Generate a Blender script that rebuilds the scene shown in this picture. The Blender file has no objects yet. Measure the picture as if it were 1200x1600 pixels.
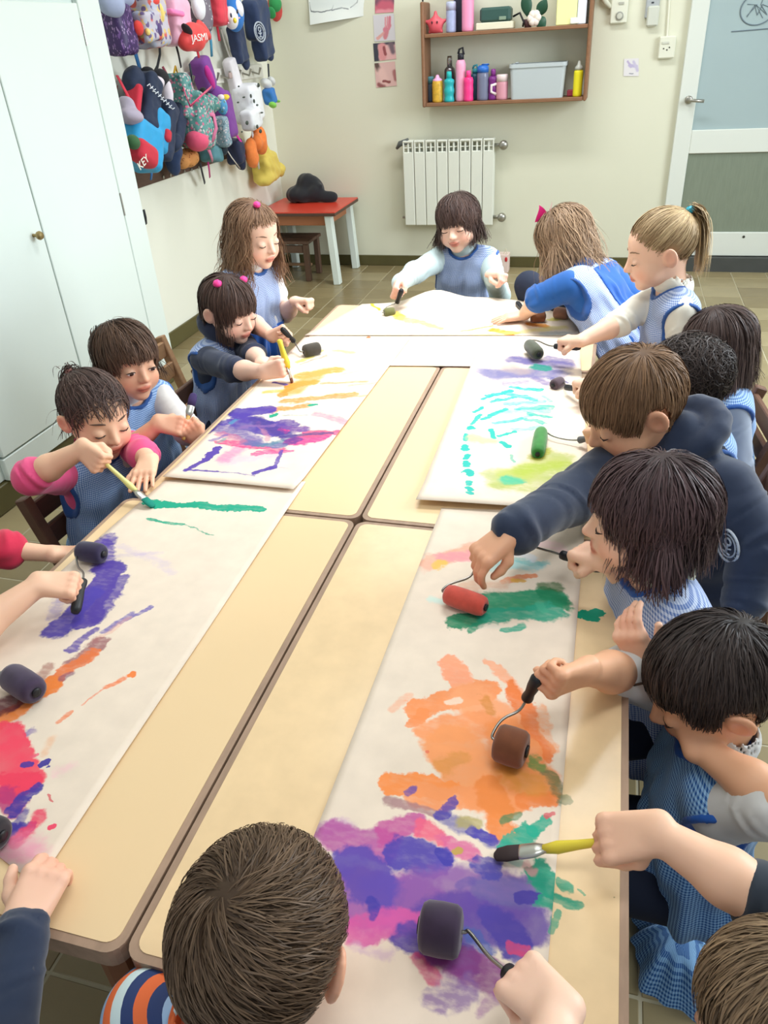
import bpy, math, random
import numpy as np
from mathutils import Vector, Matrix
random.seed(7); RNG = np.random.default_rng(7)
scn = bpy.context.scene
COL = scn.collection

# ------------------------------------------------------------------ camera, light, exposure
CAM = np.array([0.0, 0.0, 1.40])
CM = np.array([[0.9637352904733564, 0.2612411731633447, -0.05447329015650381],
               [0.09390055012338644, -0.5230436959680184, -0.8471174527741949],
               [-0.24979386818487098, 0.811281912501662, -0.5286063581389131]])
FPX = 1184.54
cd = bpy.data.cameras.new('camera'); cam = bpy.data.objects.new('camera', cd); COL.objects.link(cam)
cd.sensor_fit = 'VERTICAL'; cd.sensor_height = 36.0; cd.lens = FPX * 36 / 1600; cd.clip_start = 0.02
cam.matrix_world = Matrix([[CM[0][i], -CM[1][i], -CM[2][i], CAM[i]] for i in range(3)] + [[0, 0, 0, 1]])
scn.camera = cam

wd = bpy.data.worlds.new('daylight'); scn.world = wd; wd.use_nodes = True
bg = wd.node_tree.nodes['Background']; bg.inputs[0].default_value = (0.86, 0.94, 1.0, 1); bg.inputs[1].default_value = 0.56

def area(name, loc, target, sx, sy, power, color=(1, 1, 1), spread=180):
    l = bpy.data.lights.new(name, 'AREA'); l.shape = 'RECTANGLE'; l.size = sx; l.size_y = sy
    l.energy = power; l.color = color; l.spread = math.radians(spread)
    o = bpy.data.objects.new(name, l); COL.objects.link(o); o.location = loc
    o.rotation_euler = (Vector(target) - Vector(loc)).to_track_quat('-Z', 'Y').to_euler()
    return o
area('window_daylight', (2.50, 3.1, 1.85), (-0.45, 2.45, 0.45), 2.4, 1.5, 130, (0.86, 0.94, 1.0), 160)
area('ceiling_light_far', (-0.35, 2.55, 2.80), (-0.35, 2.45, 0), 1.2, 0.4, 24, (0.93, 0.97, 1.0), 95)
area('back_wall_fill', (-0.7, 4.3, 2.80), (-0.7, 4.45, 0), 1.6, 0.3, 28, (0.95, 0.98, 1.0), 150)  # added fill to brighten the back wall, not a known fixture
area('near_table_fill', (0.25, 0.55, 2.75), (0.2, 0.65, 0), 1.2, 0.3, 17, (0.94, 0.97, 1.0))  # invented fill lamp that lifts the dim near right table

scn.view_settings.view_transform = 'Standard'; scn.view_settings.look = 'None'
scn.view_settings.gamma = 1.0; scn.view_settings.exposure = -0.08; scn.view_settings.use_curve_mapping = False

# ------------------------------------------------------------------ helpers
def at(x, y, X=None, Y=None, Z=None, D=None):
    """the point of the room seen at photo pixel (x, y) on a plane of the room, or at a depth"""
    d = CM.T @ np.array([(x - 600) / FPX, (y - 800) / FPX, 1.0])
    t = (X - CAM[0]) / d[0] if X is not None else (Y - CAM[1]) / d[1] if Y is not None else (Z - CAM[2]) / d[2] if Z is not None else D
    return CAM + d * t
def srgb(c):
    r = []
    for v in c:
        v = v / 255.0
        r.append(v / 12.92 if v <= 0.04045 else ((v + 0.055) / 1.055) ** 2.4)
    return (*r, 1.0)
def V3(*a): return np.array(a, float)
def nrm(v):
    v = np.asarray(v, float); return v / (np.linalg.norm(v) + 1e-12)

def mat(name, rgb, rough=0.6, metal=0.0, noise=0.0, nscale=30.0, spec=0.4, bump=0.0, bscale=200.0, alpha=1.0, sheen=0.0, sss=0.0, trans=0.0, stretch=None):
    m = bpy.data.materials.new(name); m.use_nodes = True
    nt = m.node_tree; b = nt.nodes['Principled BSDF']
    b.inputs['Base Color'].default_value = srgb(rgb); b.inputs['Roughness'].default_value = rough
    b.inputs['Metallic'].default_value = metal; b.inputs['Specular IOR Level'].default_value = spec
    b.inputs['Alpha'].default_value = alpha; b.inputs['Sheen Weight'].default_value = sheen
    b.inputs['Transmission Weight'].default_value = trans
    if sss: b.inputs['Subsurface Weight'].default_value = sss; b.inputs['Subsurface Radius'].default_value = (0.02, 0.008, 0.004); b.inputs['Subsurface Scale'].default_value = 0.3
    tc = nt.nodes.new('ShaderNodeTexCoord')
    src = tc.outputs['Object']
    if stretch:
        mp = nt.nodes.new('ShaderNodeMapping'); mp.inputs['Scale'].default_value = stretch
        nt.links.new(src, mp.inputs[0]); src = mp.outputs[0]
    if noise:
        n = nt.nodes.new('ShaderNodeTexNoise'); n.inputs['Scale'].default_value = nscale; n.inputs['Detail'].default_value = 4
        nt.links.new(src, n.inputs['Vector'])
        mx = nt.nodes.new('ShaderNodeMix'); mx.data_type = 'RGBA'
        c = srgb(rgb); f = 1 - noise; g = 1 + noise
        mx.inputs[6].default_value = (c[0] * f, c[1] * f, c[2] * f, 1); mx.inputs[7].default_value = (min(c[0] * g, 1), min(c[1] * g, 1), min(c[2] * g, 1), 1)
        nt.links.new(n.outputs[0], mx.inputs[0]); nt.links.new(mx.outputs[2], b.inputs['Base Color'])
    if bump:
        n2 = nt.nodes.new('ShaderNodeTexNoise'); n2.inputs['Scale'].default_value = bscale; n2.inputs['Detail'].default_value = 3
        nt.links.new(src, n2.inputs['Vector'])
        bp = nt.nodes.new('ShaderNodeBump'); bp.inputs['Strength'].default_value = bump; bp.inputs['Distance'].default_value = 0.003
        nt.links.new(n2.outputs[0], bp.inputs['Height']); nt.links.new(bp.outputs[0], b.inputs['Normal'])
    return m
def attr_mat(name, attr, c0, c1, rough=0.5, spec=0.3, sheen=0.0, aniso=0.0):
    """mixes two colours by a float mesh attribute"""
    m = mat(name, c0, rough, spec=spec, sheen=sheen); nt = m.node_tree; b = nt.nodes['Principled BSDF']
    a = nt.nodes.new('ShaderNodeAttribute'); a.attribute_name = attr
    mx = nt.nodes.new('ShaderNodeMix'); mx.data_type = 'RGBA'; mx.inputs[6].default_value = srgb(c0); mx.inputs[7].default_value = srgb(c1)
    nt.links.new(a.outputs['Fac'], mx.inputs[0]); nt.links.new(mx.outputs[2], b.inputs['Base Color'])
    return m
def attr_col_mat(name, attr, rough=0.5, spec=0.3, sss=0.0):
    m = mat(name, (200, 150, 120), rough, spec=spec, sss=sss); nt = m.node_tree; b = nt.nodes['Principled BSDF']
    a = nt.nodes.new('ShaderNodeAttribute'); a.attribute_name = attr
    nt.links.new(a.outputs['Color'], b.inputs['Base Color'])
    return m

class MB:
    """collects shapes, links them as ONE mesh object"""
    def __init__(s): s.v = []; s.f = []; s.n = 0
    def add(s, v, f):
        v = np.asarray(v, float); s.v.append(v); s.f += [tuple(int(i) + s.n for i in q) for q in f]; s.n += len(v); return s
    def box(s, c, size, bev=0.004, R=None):
        h = np.asarray(size, float) / 2; b = min(bev, h.min() * 0.9)
        vs = []; idx = {}
        for sx in (-1, 1):
            for sy in (-1, 1):
                for sz in (-1, 1):
                    for ax in range(3):
                        p = np.array([sx * h[0], sy * h[1], sz * h[2]]); sg = (sx, sy, sz)
                        for k in range(3):
                            if k != ax: p[k] -= sg[k] * b
                        idx[(sx, sy, sz, ax)] = len(vs); vs.append(p)
        fs = []
        for ax in range(3):
            u, w = (ax + 1) % 3, (ax + 2) % 3
            for sg in (-1, 1):
                q = []
                for a, bb in ((-1, -1), (1, -1), (1, 1), (-1, 1)):
                    k = [0, 0, 0]; k[ax] = sg; k[u] = a; k[w] = bb; q.append(idx[(*k, ax)])
                fs.append(q if sg > 0 else q[::-1])
        for ax in range(3):
            u, w = (ax + 1) % 3, (ax + 2) % 3
            for a in (-1, 1):
                for bb in (-1, 1):
                    k0 = [0, 0, 0]; k1 = [0, 0, 0]; k0[ax] = -1; k1[ax] = 1
                    for k in (k0, k1): k[u] = a; k[w] = bb
                    q = [idx[(*k0, u)], idx[(*k1, u)], idx[(*k1, w)], idx[(*k0, w)]]
                    fs.append(q if a * bb > 0 else q[::-1])
        for sx in (-1, 1):
            for sy in (-1, 1):
                for sz in (-1, 1):
                    q = [idx[(sx, sy, sz, a)] for a in range(3)]
                    fs.append(q if sx * sy * sz > 0 else q[::-1])
        vs = np.array(vs)
        if R is not None: vs = vs @ np.asarray(R).T
        return s.add(vs + np.asarray(c, float), fs)
    def beam(s, a, b, w, t, up=(0, 0, 1), bev=0.003):
        """a square bar from a to b, width w across, thickness t along up"""
        a = np.asarray(a, float); b = np.asarray(b, float); z = nrm(b - a)
        x = np.cross(z, up); x = nrm(x) if np.linalg.norm(x) > 1e-6 else V3(1, 0, 0); y = np.cross(z, x)
        return s.box((a + b) / 2, (w, t, np.linalg.norm(b - a)), bev, np.array([x, y, z]).T)
    def tube(s, path, r, n=10, caps=True, flat=1.0, up=None):
        P = np.asarray(path, float); m = len(P); r = np.full(m, r) if np.isscalar(r) else np.asarray(r, float)
        T = np.gradient(P, axis=0); T /= np.linalg.norm(T, axis=1)[:, None] + 1e-12
        u = np.cross(T[0], up if up is not None else ((0, 0, 1) if abs(T[0][2]) < 0.9 else (1, 0, 0))); u = nrm(u)
        vs = []
        for i in range(m):
            u = nrm(u - T[i] * np.dot(u, T[i])); w = np.cross(T[i], u)
            for k in range(n):
                a = 2 * math.pi * k / n; vs.append(P[i] + r[i] * (u * math.cos(a) + w * math.sin(a) * flat))
        fs = [(i * n + k, i * n + (k + 1) % n, (i + 1) * n + (k + 1) % n, (i + 1) * n + k) for i in range(m - 1) for k in range(n)]
        if caps: fs += [tuple(range(n))[::-1], tuple((m - 1) * n + k for k in range(n))]
        return s.add(vs, fs)
    def lathe(s, prof, o, axis=(0, 0, 1), n=20, sx=1.0):
        """profile [(radius, height)...] turned about axis at o"""
        z = nrm(axis); x = nrm(np.cross((0, 1, 0) if abs(z[1]) < 0.9 else (1, 0, 0), z)); y = np.cross(z, x); o = np.asarray(o, float)
        vs = []; 
        for r, h in prof:
            for k in range(n):
                a = 2 * math.pi * k / n; vs.append(o + z * h + max(r, 1e-5) * (x * math.cos(a) * sx + y * math.sin(a)))
        m = len(prof)
        fs = [(i * n + k, i * n + (k + 1) % n, (i + 1) * n + (k + 1) % n, (i + 1) * n + k) for i in range(m - 1) for k in range(n)]
        fs += [tuple(range(n))[::-1], tuple((m - 1) * n + k for k in range(n))]
        return s.add(vs, fs)
    def prism(s, poly, o, u, v, t):
        """a flat outline (2d points on axes u, v from o) given thickness t along u x v"""
        u = np.asarray(u, float); v = np.asarray(v, float); w = nrm(np.cross(u, v)) * t; o = np.asarray(o, float)
        a = [o + u * p[0] + v * p[1] for p in poly]; n = len(a)
        fs = [tuple(range(n))[::-1], tuple(range(n, 2 * n))] + [(k, (k + 1) % n, n + (k + 1) % n, n + k) for k in range(n)]
        return s.add(a + [p + w for p in a], fs)
    def ell(s, c, r, R=None, nu=16, nv=10, fn=None):
        vs = []; fs = []
        for j in range(nv + 1):
            p = math.pi * j / nv
            for i in range(nu):
                a = 2 * math.pi * i / nu; d = np.array([math.sin(p) * math.cos(a), math.sin(p) * math.sin(a), math.cos(p)])
                vs.append(d * np.asarray(r) * (fn(d) if fn else 1.0))
        for j in range(nv):
            for i in range(nu): fs.append((j * nu + i, (j + 1) * nu + i, (j + 1) * nu + (i + 1) % nu, j * nu + (i + 1) % nu))
        vs = np.array(vs)
        if R is not None: vs = vs @ np.asarray(R).T
        return s.add(vs + np.asarray(c, float), fs)
    def grid(s, fn, nu, nv):
        vs = [fn(i / nu, j / nv) for j in range(nv + 1) for i in range(nu + 1)]
        fs = [(j * (nu + 1) + i, j * (nu + 1) + i + 1, (j + 1) * (nu + 1) + i + 1, (j + 1) * (nu + 1) + i) for j in range(nv) for i in range(nu)]
        return s.add(vs, fs)
    def slab(s, fn, nu, nv, t):
        """a sheet of thickness t (below fn)"""
        top = np.array([fn(i / nu, j / nv) for j in range(nv + 1) for i in range(nu + 1)]); bot = top - np.array([0, 0, t]); N = len(top)
        g = lambda i, j: j * (nu + 1) + i
        fs = []
        for j in range(nv):
            for i in range(nu):
                q = (g(i, j), g(i + 1, j), g(i + 1, j + 1), g(i, j + 1)); fs.append(q); fs.append(tuple(N + k for k in q[::-1]))
        rim = [g(i, 0) for i in range(nu + 1)] + [g(nu, j) for j in range(1, nv + 1)] + [g(i, nv) for i in range(nu - 1, -1, -1)] + [g(0, j) for j in range(nv - 1, 0, -1)]
        for a, b in zip(rim, rim[1:] + rim[:1]): fs.append((b, a, N + a, N + b))
        return s.add(np.vstack([top, bot]), fs)
    def build(s, name, m, parent=None, smooth=False, mod=None):
        return link(name, np.vstack(s.v), s.f, m, parent, smooth)

def link(name, v, f, m, parent=None, smooth=False, fattr=None, cattr=None, uv=None):
    me = bpy.data.meshes.new(name)
    v = np.asarray(v, np.float32)
    if isinstance(f, np.ndarray):
        n = len(f); w = f.shape[1]
        me.vertices.add(len(v)); me.vertices.foreach_set('co', v.ravel())
        me.loops.add(n * w); me.loops.foreach_set('vertex_index', f.astype(np.int32).ravel())
        me.polygons.add(n); me.polygons.foreach_set('loop_start', np.arange(0, n * w, w, dtype=np.int32))
        me.update(calc_edges=True)
    else:
        me.from_pydata(v.tolist(), [], f); me.update()
    me.polygons.foreach_set('use_smooth', np.full(len(me.polygons), bool(smooth)))
    for k, a in (fattr or {}).items():
        at_ = me.attributes.new(k, 'FLOAT', 'POINT'); at_.data.foreach_set('value', np.asarray(a, np.float32))
    for k, a in (cattr or {}).items():
        at_ = me.attributes.new(k, 'FLOAT_COLOR', 'POINT'); at_.data.foreach_set('color', np.asarray(a, np.float32).ravel())
    if uv is not None:
        L = np.empty(len(me.loops), np.int32); me.loops.foreach_get('vertex_index', L)
        u = me.uv_layers.new(name='cloth'); u.data.foreach_set('uv', np.asarray(uv, np.float32)[L].ravel())
    if m is not None: me.materials.append(m)
    o = bpy.data.objects.new(name, me); COL.objects.link(o)
    if parent is not None:
        o.parent = parent; o.matrix_parent_inverse = parent_inv(parent)
    return o
def parent_inv(p):
    def W(q):
        m = q.matrix_basis
        return m if q.parent is None else W(q.parent) @ q.matrix_parent_inverse @ m
    return W(p).inverted()
def tag(o, label=None, cat=None, group=None, kind=None):
    if label: o['label'] = label
    if cat: o['category'] = cat
    if group: o['group'] = group
    if kind: o['kind'] = kind
    return o
def thing(name, loc, label, cat, group=None):
    o = bpy.data.objects.new(name, None); COL.objects.link(o); o.location = [float(c) for c in loc]; o.empty_display_size = 0.05
    return tag(o, label, cat, group)
def structure(o): o['kind'] = 'structure'; return o

# ------------------------------------------------------------------ smooth solid modelling: distance fields polygonised with surface nets
BIG = 1e3
class Field:
    def __init__(s, lo, hi, h):
        s.h = h; s.lo = np.asarray(lo, np.float32) - 3 * h; n = np.ceil((np.asarray(hi) + 3 * h - s.lo) / h).astype(int) + 1
        s.n = n; s.d = np.full(n, BIG, np.float32)
    def win(s, lo, hi, pad):
        a = np.clip(np.floor((np.asarray(lo) - pad - s.lo) / s.h).astype(int), 0, s.n - 1); b = np.clip(np.ceil((np.asarray(hi) + pad - s.lo) / s.h).astype(int) + 1, 1, s.n)
        sl = tuple(slice(a[i], b[i]) for i in range(3))
        g = [(s.lo[i] + s.h * np.arange(a[i], b[i], dtype=np.float32)).astype(np.float32) for i in range(3)]
        X, Y, Z = g[0][:, None, None], g[1][None, :, None], g[2][None, None, :]
        return sl, X, Y, Z
    def put(s, sl, d, k):
        o = s.d[sl]
        if k > 0:
            hh = np.maximum(k - np.abs(o - d), 0) / k; s.d[sl] = np.minimum(o, d) - hh * hh * k * 0.25
        else: s.d[sl] = np.minimum(o, d)
    def cut(s, sl, d, k):
        """removes the solid d"""
        o = s.d[sl]; e = -d
        if k > 0:
            hh = np.maximum(k - np.abs(o - e), 0) / k; s.d[sl] = np.maximum(o, e) + hh * hh * k * 0.25
        else: s.d[sl] = np.maximum(o, e)
    def cone_d(s, X, Y, Z, a, b, ra, rb):
        a = np.asarray(a, np.float32); b = np.asarray(b, np.float32); ab = b - a; L = max(float(ab @ ab), 1e-9)
        x, y, z = X - a[0], Y - a[1], Z - a[2]
        t = np.clip((x * ab[0] + y * ab[1] + z * ab[2]) / L, 0, 1)
        return np.sqrt((x - t * ab[0]) ** 2 + (y - t * ab[1]) ** 2 + (z - t * ab[2]) ** 2) - (ra + (rb - ra) * t)
    def cone(s, a, b, ra, rb=None, k=0.01, sub=False):
        rb = ra if rb is None else rb; a = np.asarray(a, float); b = np.asarray(b, float); r = max(ra, rb)
        sl, X, Y, Z = s.win(np.minimum(a, b) - r, np.maximum(a, b) + r, k + 3 * s.h)
        d = s.cone_d(X, Y, Z, a, b, ra, rb); (s.cut if sub else s.put)(sl, d.astype(np.float32), k)
    def chain(s, pts, rs, k=0.01):
        for i in range(len(pts) - 1): s.cone(pts[i], pts[i + 1], rs[i], rs[i + 1], k)
    def ell(s, c, r, R=None, k=0.01, sub=False, grow=0.0):
        r = np.asarray(r, float) + grow; c = np.asarray(c, float); m = r.max()
        sl, X, Y, Z = s.win(c - m, c + m, k + 3 * s.h)
        x, y, z = X - c[0], Y - c[1], Z - c[2]
        if R is not None:
            R = np.asarray(R, np.float32); x, y, z = (R[0, 0] * x + R[1, 0] * y + R[2, 0] * z, R[0, 1] * x + R[1, 1] * y + R[2, 1] * z, R[0, 2] * x + R[1, 2] * y + R[2, 2] * z)
        k0 = np.sqrt((x / r[0]) ** 2 + (y / r[1]) ** 2 + (z / r[2]) ** 2) + 1e-9
        k1 = np.sqrt((x / r[0] ** 2) ** 2 + (y / r[1] ** 2) ** 2 + (z / r[2] ** 2) ** 2) + 1e-9
        (s.cut if sub else s.put)(sl, (k0 * (k0 - 1) / k1).astype(np.float32), k)
    def rbox(s, c, size, r, R=None, k=0.01, sub=False):
        hs = np.asarray(size, float) / 2; c = np.asarray(c, float); m = np.linalg.norm(hs)
        ext = (np.abs(np.asarray(R)) @ hs) if R is not None else hs
        sl, X, Y, Z = s.win(c - ext, c + ext, k + 3 * s.h)
        x, y, z = X - c[0], Y - c[1], Z - c[2]
        if R is not None:
            R = np.asarray(R, np.float32); x, y, z = (R[0, 0] * x + R[1, 0] * y + R[2, 0] * z, R[0, 1] * x + R[1, 1] * y + R[2, 1] * z, R[0, 2] * x + R[1, 2] * y + R[2, 2] * z)
        qx, qy, qz = np.abs(x) - hs[0] + r, np.abs(y) - hs[1] + r, np.abs(z) - hs[2] + r
        d = np.sqrt(np.maximum(qx, 0) ** 2 + np.maximum(qy, 0) ** 2 + np.maximum(qz, 0) ** 2) + np.minimum(np.maximum(np.maximum(qx, qy), qz), 0) - r
        (s.cut if sub else s.put)(sl, d.astype(np.float32), k)
    def plane(s, o, n):
        """keeps the side the normal points to"""
        n = nrm(n); sl, X, Y, Z = s.win(s.lo, s.lo + s.n * s.h, 0)
        d = (X - o[0]) * n[0] + (Y - o[1]) * n[1] + (Z - o[2]) * n[2]
        s.d[sl] = np.maximum(s.d[sl], (-d).astype(np.float32))
    def copy(s):
        c = Field.__new__(Field); c.h = s.h; c.lo = s.lo; c.n = s.n; c.d = s.d.copy(); return c
    def mesh(s, relax=1):
        d = s.d; ins = d < 0
        n = np.array(d.shape) - 1
        cnt = np.zeros(n, np.int8)
        for i in (0, 1):
            for j in (0, 1):
                for k in (0, 1): cnt += ins[i:i + n[0], j:j + n[1], k:k + n[2]]
        act = (cnt > 0) & (cnt < 8); idx = np.argwhere(act)
        if len(idx) == 0: return np.zeros((0, 3)), np.zeros((0, 4), int)
        vid = np.full(n, -1, np.int32); vid[act] = np.arange(len(idx))
        acc = np.zeros((len(idx), 3), np.float32); c = np.zeros(len(idx), np.float32)
        corners = [(i, j, k) for i in (0, 1) for j in (0, 1) for k in (0, 1)]
        val = {q: d[idx[:, 0] + q[0], idx[:, 1] + q[1], idx[:, 2] + q[2]] for q in corners}
        for q in corners:
            for ax in range(3):
                if q[ax] == 0:
                    p = list(q); p[ax] = 1; p = tuple(p); a, b = val[q], val[p]; m = (a < 0) != (b < 0)
                    t = np.where(m, a / np.where(m, a - b, 1), 0); t = np.clip(t, 0, 1)
                    for e in range(3): acc[:, e] += np.where(m, q[e] + (t if e == ax else 0), 0)
                    c += m
        v = (idx + acc / c[:, None]) * s.h + s.lo
        F = []
        for ax in range(3):
            sl0 = [slice(None)] * 3; sl1 = [slice(None)] * 3; sl0[ax] = slice(0, -1); sl1[ax] = slice(1, None)
            a, b = ins[tuple(sl0)], ins[tuple(sl1)]
            u, w = (ax + 1) % 3, (ax + 2) % 3
            e = np.argwhere(a != b); ok = (e[:, u] > 0) & (e[:, w] > 0) & (e[:, u] < n[u]) & (e[:, w] < n[w]); e = e[ok]
            fl = a[e[:, 0], e[:, 1], e[:, 2]]
            def cell(du, dw):
                q = e.copy(); q[:, u] += du; q[:, w] += dw; return vid[q[:, 0], q[:, 1], q[:, 2]]
            q = np.stack([cell(-1, -1), cell(0, -1), cell(0, 0), cell(-1, 0)], 1)
            q[~fl] = q[~fl][:, ::-1]; F.append(q)
        f = np.vstack(F); f = f[(f >= 0).all(1)]
        for _ in range(relax):
            s_ = np.zeros_like(v); w_ = np.zeros(len(v), np.float32)
            for a, b in ((0, 1), (1, 2), (2, 3), (3, 0)):
                for p, q in ((f[:, a], f[:, b]), (f[:, b], f[:, a])):
                    for e in range(3): s_[:, e] += np.bincount(p, v[q, e], len(v))
                    w_ += np.bincount(p, minlength=len(v))
            v = 0.5 * v + 0.5 * s_ / np.maximum(w_, 1)[:, None]
        return v, f
def vnormals(v, f):
    n = np.cross(v[f[:, 2]] - v[f[:, 0]], v[f[:, 3]] - v[f[:, 1]]); N = np.zeros_like(v)
    for k in range(4):
        for e in range(3): N[:, e] += np.bincount(f[:, k], n[:, e], len(v))
    return N / (np.linalg.norm(N, axis=1)[:, None] + 1e-12)
def folds(v, f, amp, freq, seed=0, along=None):
    """pushes cloth in and out along its normal in soft folds"""
    r = np.random.default_rng(seed); N = vnormals(v, f); a = np.zeros(len(v))
    for i in range(5):
        d = nrm(r.normal(size=3)); 
        if along is not None: d = nrm(d - np.asarray(along) * np.dot(d, along) * 0.85)
        ph = v @ d * freq * r.uniform(0.6, 1.5); wob = np.sin(v @ nrm(r.normal(size=3)) * freq * 0.35 + r.uniform(0, 6))
        a += np.sin(ph + 1.6 * wob + r.uniform(0, 6)) / 5
    return v + N * (a * amp)[:, None]
# ------------------------------------------------------------------ the room
XL, YB, XR, ZC, XW = -2.285, 5.44, 2.40, 2.85, -2.02      # left wall, back wall, right wall, ceiling, wardrobe front
M_wall = mat('cream_wall_paint', (222, 221, 200), 0.65, noise=0.035, nscale=1.7, bump=0.05, bscale=60)
M_wallL = mat('pale_wall_paint', (232, 232, 218), 0.6, noise=0.02, nscale=1.7, bump=0.05, bscale=60)
M_ceil = mat('ceiling_paint', (240, 240, 235), 0.8)
M_skirt = mat('olive_skirting_tile', (88, 82, 50), 0.35, noise=0.15, nscale=14)
M_grout = mat('floor_grout', (172, 164, 138), 0.8, noise=0.1, nscale=40)
M_tiles = [mat('floor_tile_' + n, c, 0.3, noise=0.16, nscale=9, spec=0.5) for n, c in (('olive', (138, 124, 90)), ('tan', (146, 131, 96)), ('brown', (130, 115, 82)), ('sand', (153, 139, 104)))]
M_white = mat('white_gloss_paint', (224, 234, 228), 0.35, noise=0.015, nscale=3)
M_dark = mat('dark_gap', (60, 58, 50), 0.8)
M_steel = mat('brushed_steel', (170, 168, 160), 0.35, 0.9)
M_brass = mat('dull_brass', (160, 140, 95), 0.4, 0.8)
M_black = mat('black_plastic', (22, 22, 25), 0.45)
M_wood = mat('brown_wood', (132, 82, 54), 0.5, noise=0.25, nscale=22, stretch=(1, 1, 6))
M_woodx = mat('shelf_wood', (138, 98, 70), 0.5, noise=0.22, nscale=14, stretch=(1, 5, 5))

f = structure(MB().box((0.05, 2.6, -0.0520), (4.8, 5.9, 0.10), 0.002).build('floor', M_grout))
TS = 0.205
cells = []
for i in range(24):
    for j in range(30):
        cx = XL + TS * (i + 0.5); cy = YB - TS * (j + 0.5)
        q = CM @ (V3(cx, cy, 0) - CAM); px, py = 600 + FPX * q[0] / q[2], 800 + FPX * q[1] / q[2]
        if q[2] < 0.3: continue
        inview = -40 < px < 1240 and -40 < py < 1640
        hid = (-0.95 < cx < 0.1 and cy < 2.3) or (cx < XW and cy < 3.35)
        cells.append((0 if (inview and not hid) else 1, -(1 / q[2] ** 2), cx, cy))
cells.sort(); tile_me = {}
rest = MB()
for n, (o_, _, cx, cy) in enumerate(cells):
    if cy < -0.3: continue
    if n < 300:
        k = RNG.integers(0, 4)
        if k not in tile_me:
            t = MB().box((0, 0, 0), (TS - 0.005, TS - 0.005, 0.012), 0.0012).build('floor_tile', M_tiles[k], f); tile_me[k] = t.data
        else:
            t = bpy.data.objects.new('floor_tile', tile_me[k]); COL.objects.link(t); t.parent = f
        t.location = (cx, cy, -0.0065 + RNG.uniform(-0.0004, 0.0004))
    else: rest.box((cx, cy, -0.0065), (TS - 0.006, TS - 0.006, 0.012), 0.0015)
tag(rest.build('distant_floor_tiles', M_tiles[0], f), kind='stuff')
structure(MB().box(((XL + XR) / 2, YB + 0.06, 1.40), (XR - XL + 0.4, 0.12, 2.95), 0.002).build('wall_back', M_wall))
structure(MB().box((XL - 0.06, 2.60, 1.40), (0.12, 5.8, 2.95), 0.002).build('wall_left', M_wallL))
w = MB(); w.box((XR + 0.06, 2.6, 0.43), (0.12, 5.8, 0.96), 0.002).box((XR + 0.06, 2.6, 2.76), (0.12, 5.8, 0.22), 0.002).box((XR + 0.06, 0.65, 1.78), (0.12, 1.9, 1.78), 0.002).box((XR + 0.06, 5.05, 1.78), (0.12, 0.9, 1.78), 0.002)
structure(w.build('wall_right', M_wall))
w = MB()
for y in (1.6, 3.1, 4.6): w.box((XR + 0.05, y, 1.78), (0.06, 0.06, 1.74), 0.004)
for z in (0.94, 2.62): w.box((XR + 0.05, 3.1, z), (0.06, 3.0, 0.06), 0.004)
structure(w.build('window_1', M_white))
structure(MB().box((0.05, 2.6, ZC + 0.06), (4.9, 5.9, 0.1), 0.002).build('ceiling', M_ceil))
structure(MB().box(((XL + 0.34) / 2, YB - 0.006, 0.036), (0.34 - XL, 0.012, 0.072), 0.003).build('baseboard_back', M_skirt))
structure(MB().box((XL + 0.006, 4.39, 0.045), (0.012, 2.08, 0.09), 0.003).build('baseboard_left', M_skirt))

# wardrobe built against the left wall
wr = thing('wardrobe', (XW, 1.9, 0), 'tall white built-in wardrobe with dull brass knob on the left wall', 'wardrobe')
YE = at(272, 560, X=XW)[1]                       # its far end
hinge0 = at(235, 520, X=XW)[1]; mid = at(127.5, 580, X=XW)[1]; ZT = at(60, 1, X=XW)[2]
y0 = mid - (hinge0 - mid)
b = MB(); Z0 = 0.10
b.box(((XL + XW) / 2 - 0.012, (YE + y0 - 0.1) / 2, (ZC + Z0) / 2), (XW - XL - 0.024, YE - y0 + 0.1, ZC - Z0 - 0.01), 0.003)
b.box((XW - 0.012, (YE + hinge0) / 2 + 0.003, (Z0 + ZC) / 2), (0.024, YE - hinge0 - 0.006, ZC - Z0 - 0.01), 0.003)
b.box((XW - 0.012, (hinge0 + y0) / 2, (ZT + ZC) / 2 + 0.004), (0.024, hinge0 - y0, ZC - ZT - 0.03), 0.003)
b.box((XW - 0.012, (hinge0 + y0) / 2, Z0 + 0.047), (0.024, hinge0 - y0, 0.086), 0.003)
b.build('carcass', M_white, wr)
for nm, (a, c) in (('door', (mid, hinge0)), ('door', (y0, mid))):
    d = MB().box((XW - 0.008, (a + c) / 2, (Z0 + 0.095 + ZT) / 2), (0.022, c - a - 0.007, ZT - Z0 - 0.095 - 0.006), 0.0025).build('door', M_white, wr)
    yy = c - 0.002 if c == hinge0 else a + 0.002
    for px, py in ((128, 50), (188, 320)):
        zz = at(px, py, X=XW)[2] if c == hinge0 else at(px, py, X=XW)[2]
        MB().tube([(XW + 0.004, yy, zz - 0.045), (XW + 0.004, yy, zz + 0.045)], 0.005, 8).build('hinge', M_steel, d)
    if c == mid:
        k = at(58, 368, X=XW + 0.02)
        MB().lathe([(0.006, -0.022), (0.006, 0.0), (0.014, 0.004), (0.016, 0.012), (0.012, 0.02), (0.002, 0.022)], k, (1, 0, 0), 14).build('knob', M_brass, d)
MB().box(((XL + XW) / 2, (YE + y0 - 0.1) / 2, 0.052), (XW - XL - 0.02, YE - y0 + 0.08, 0.1), 0.003).build('plinth', M_skirt, wr)

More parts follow.
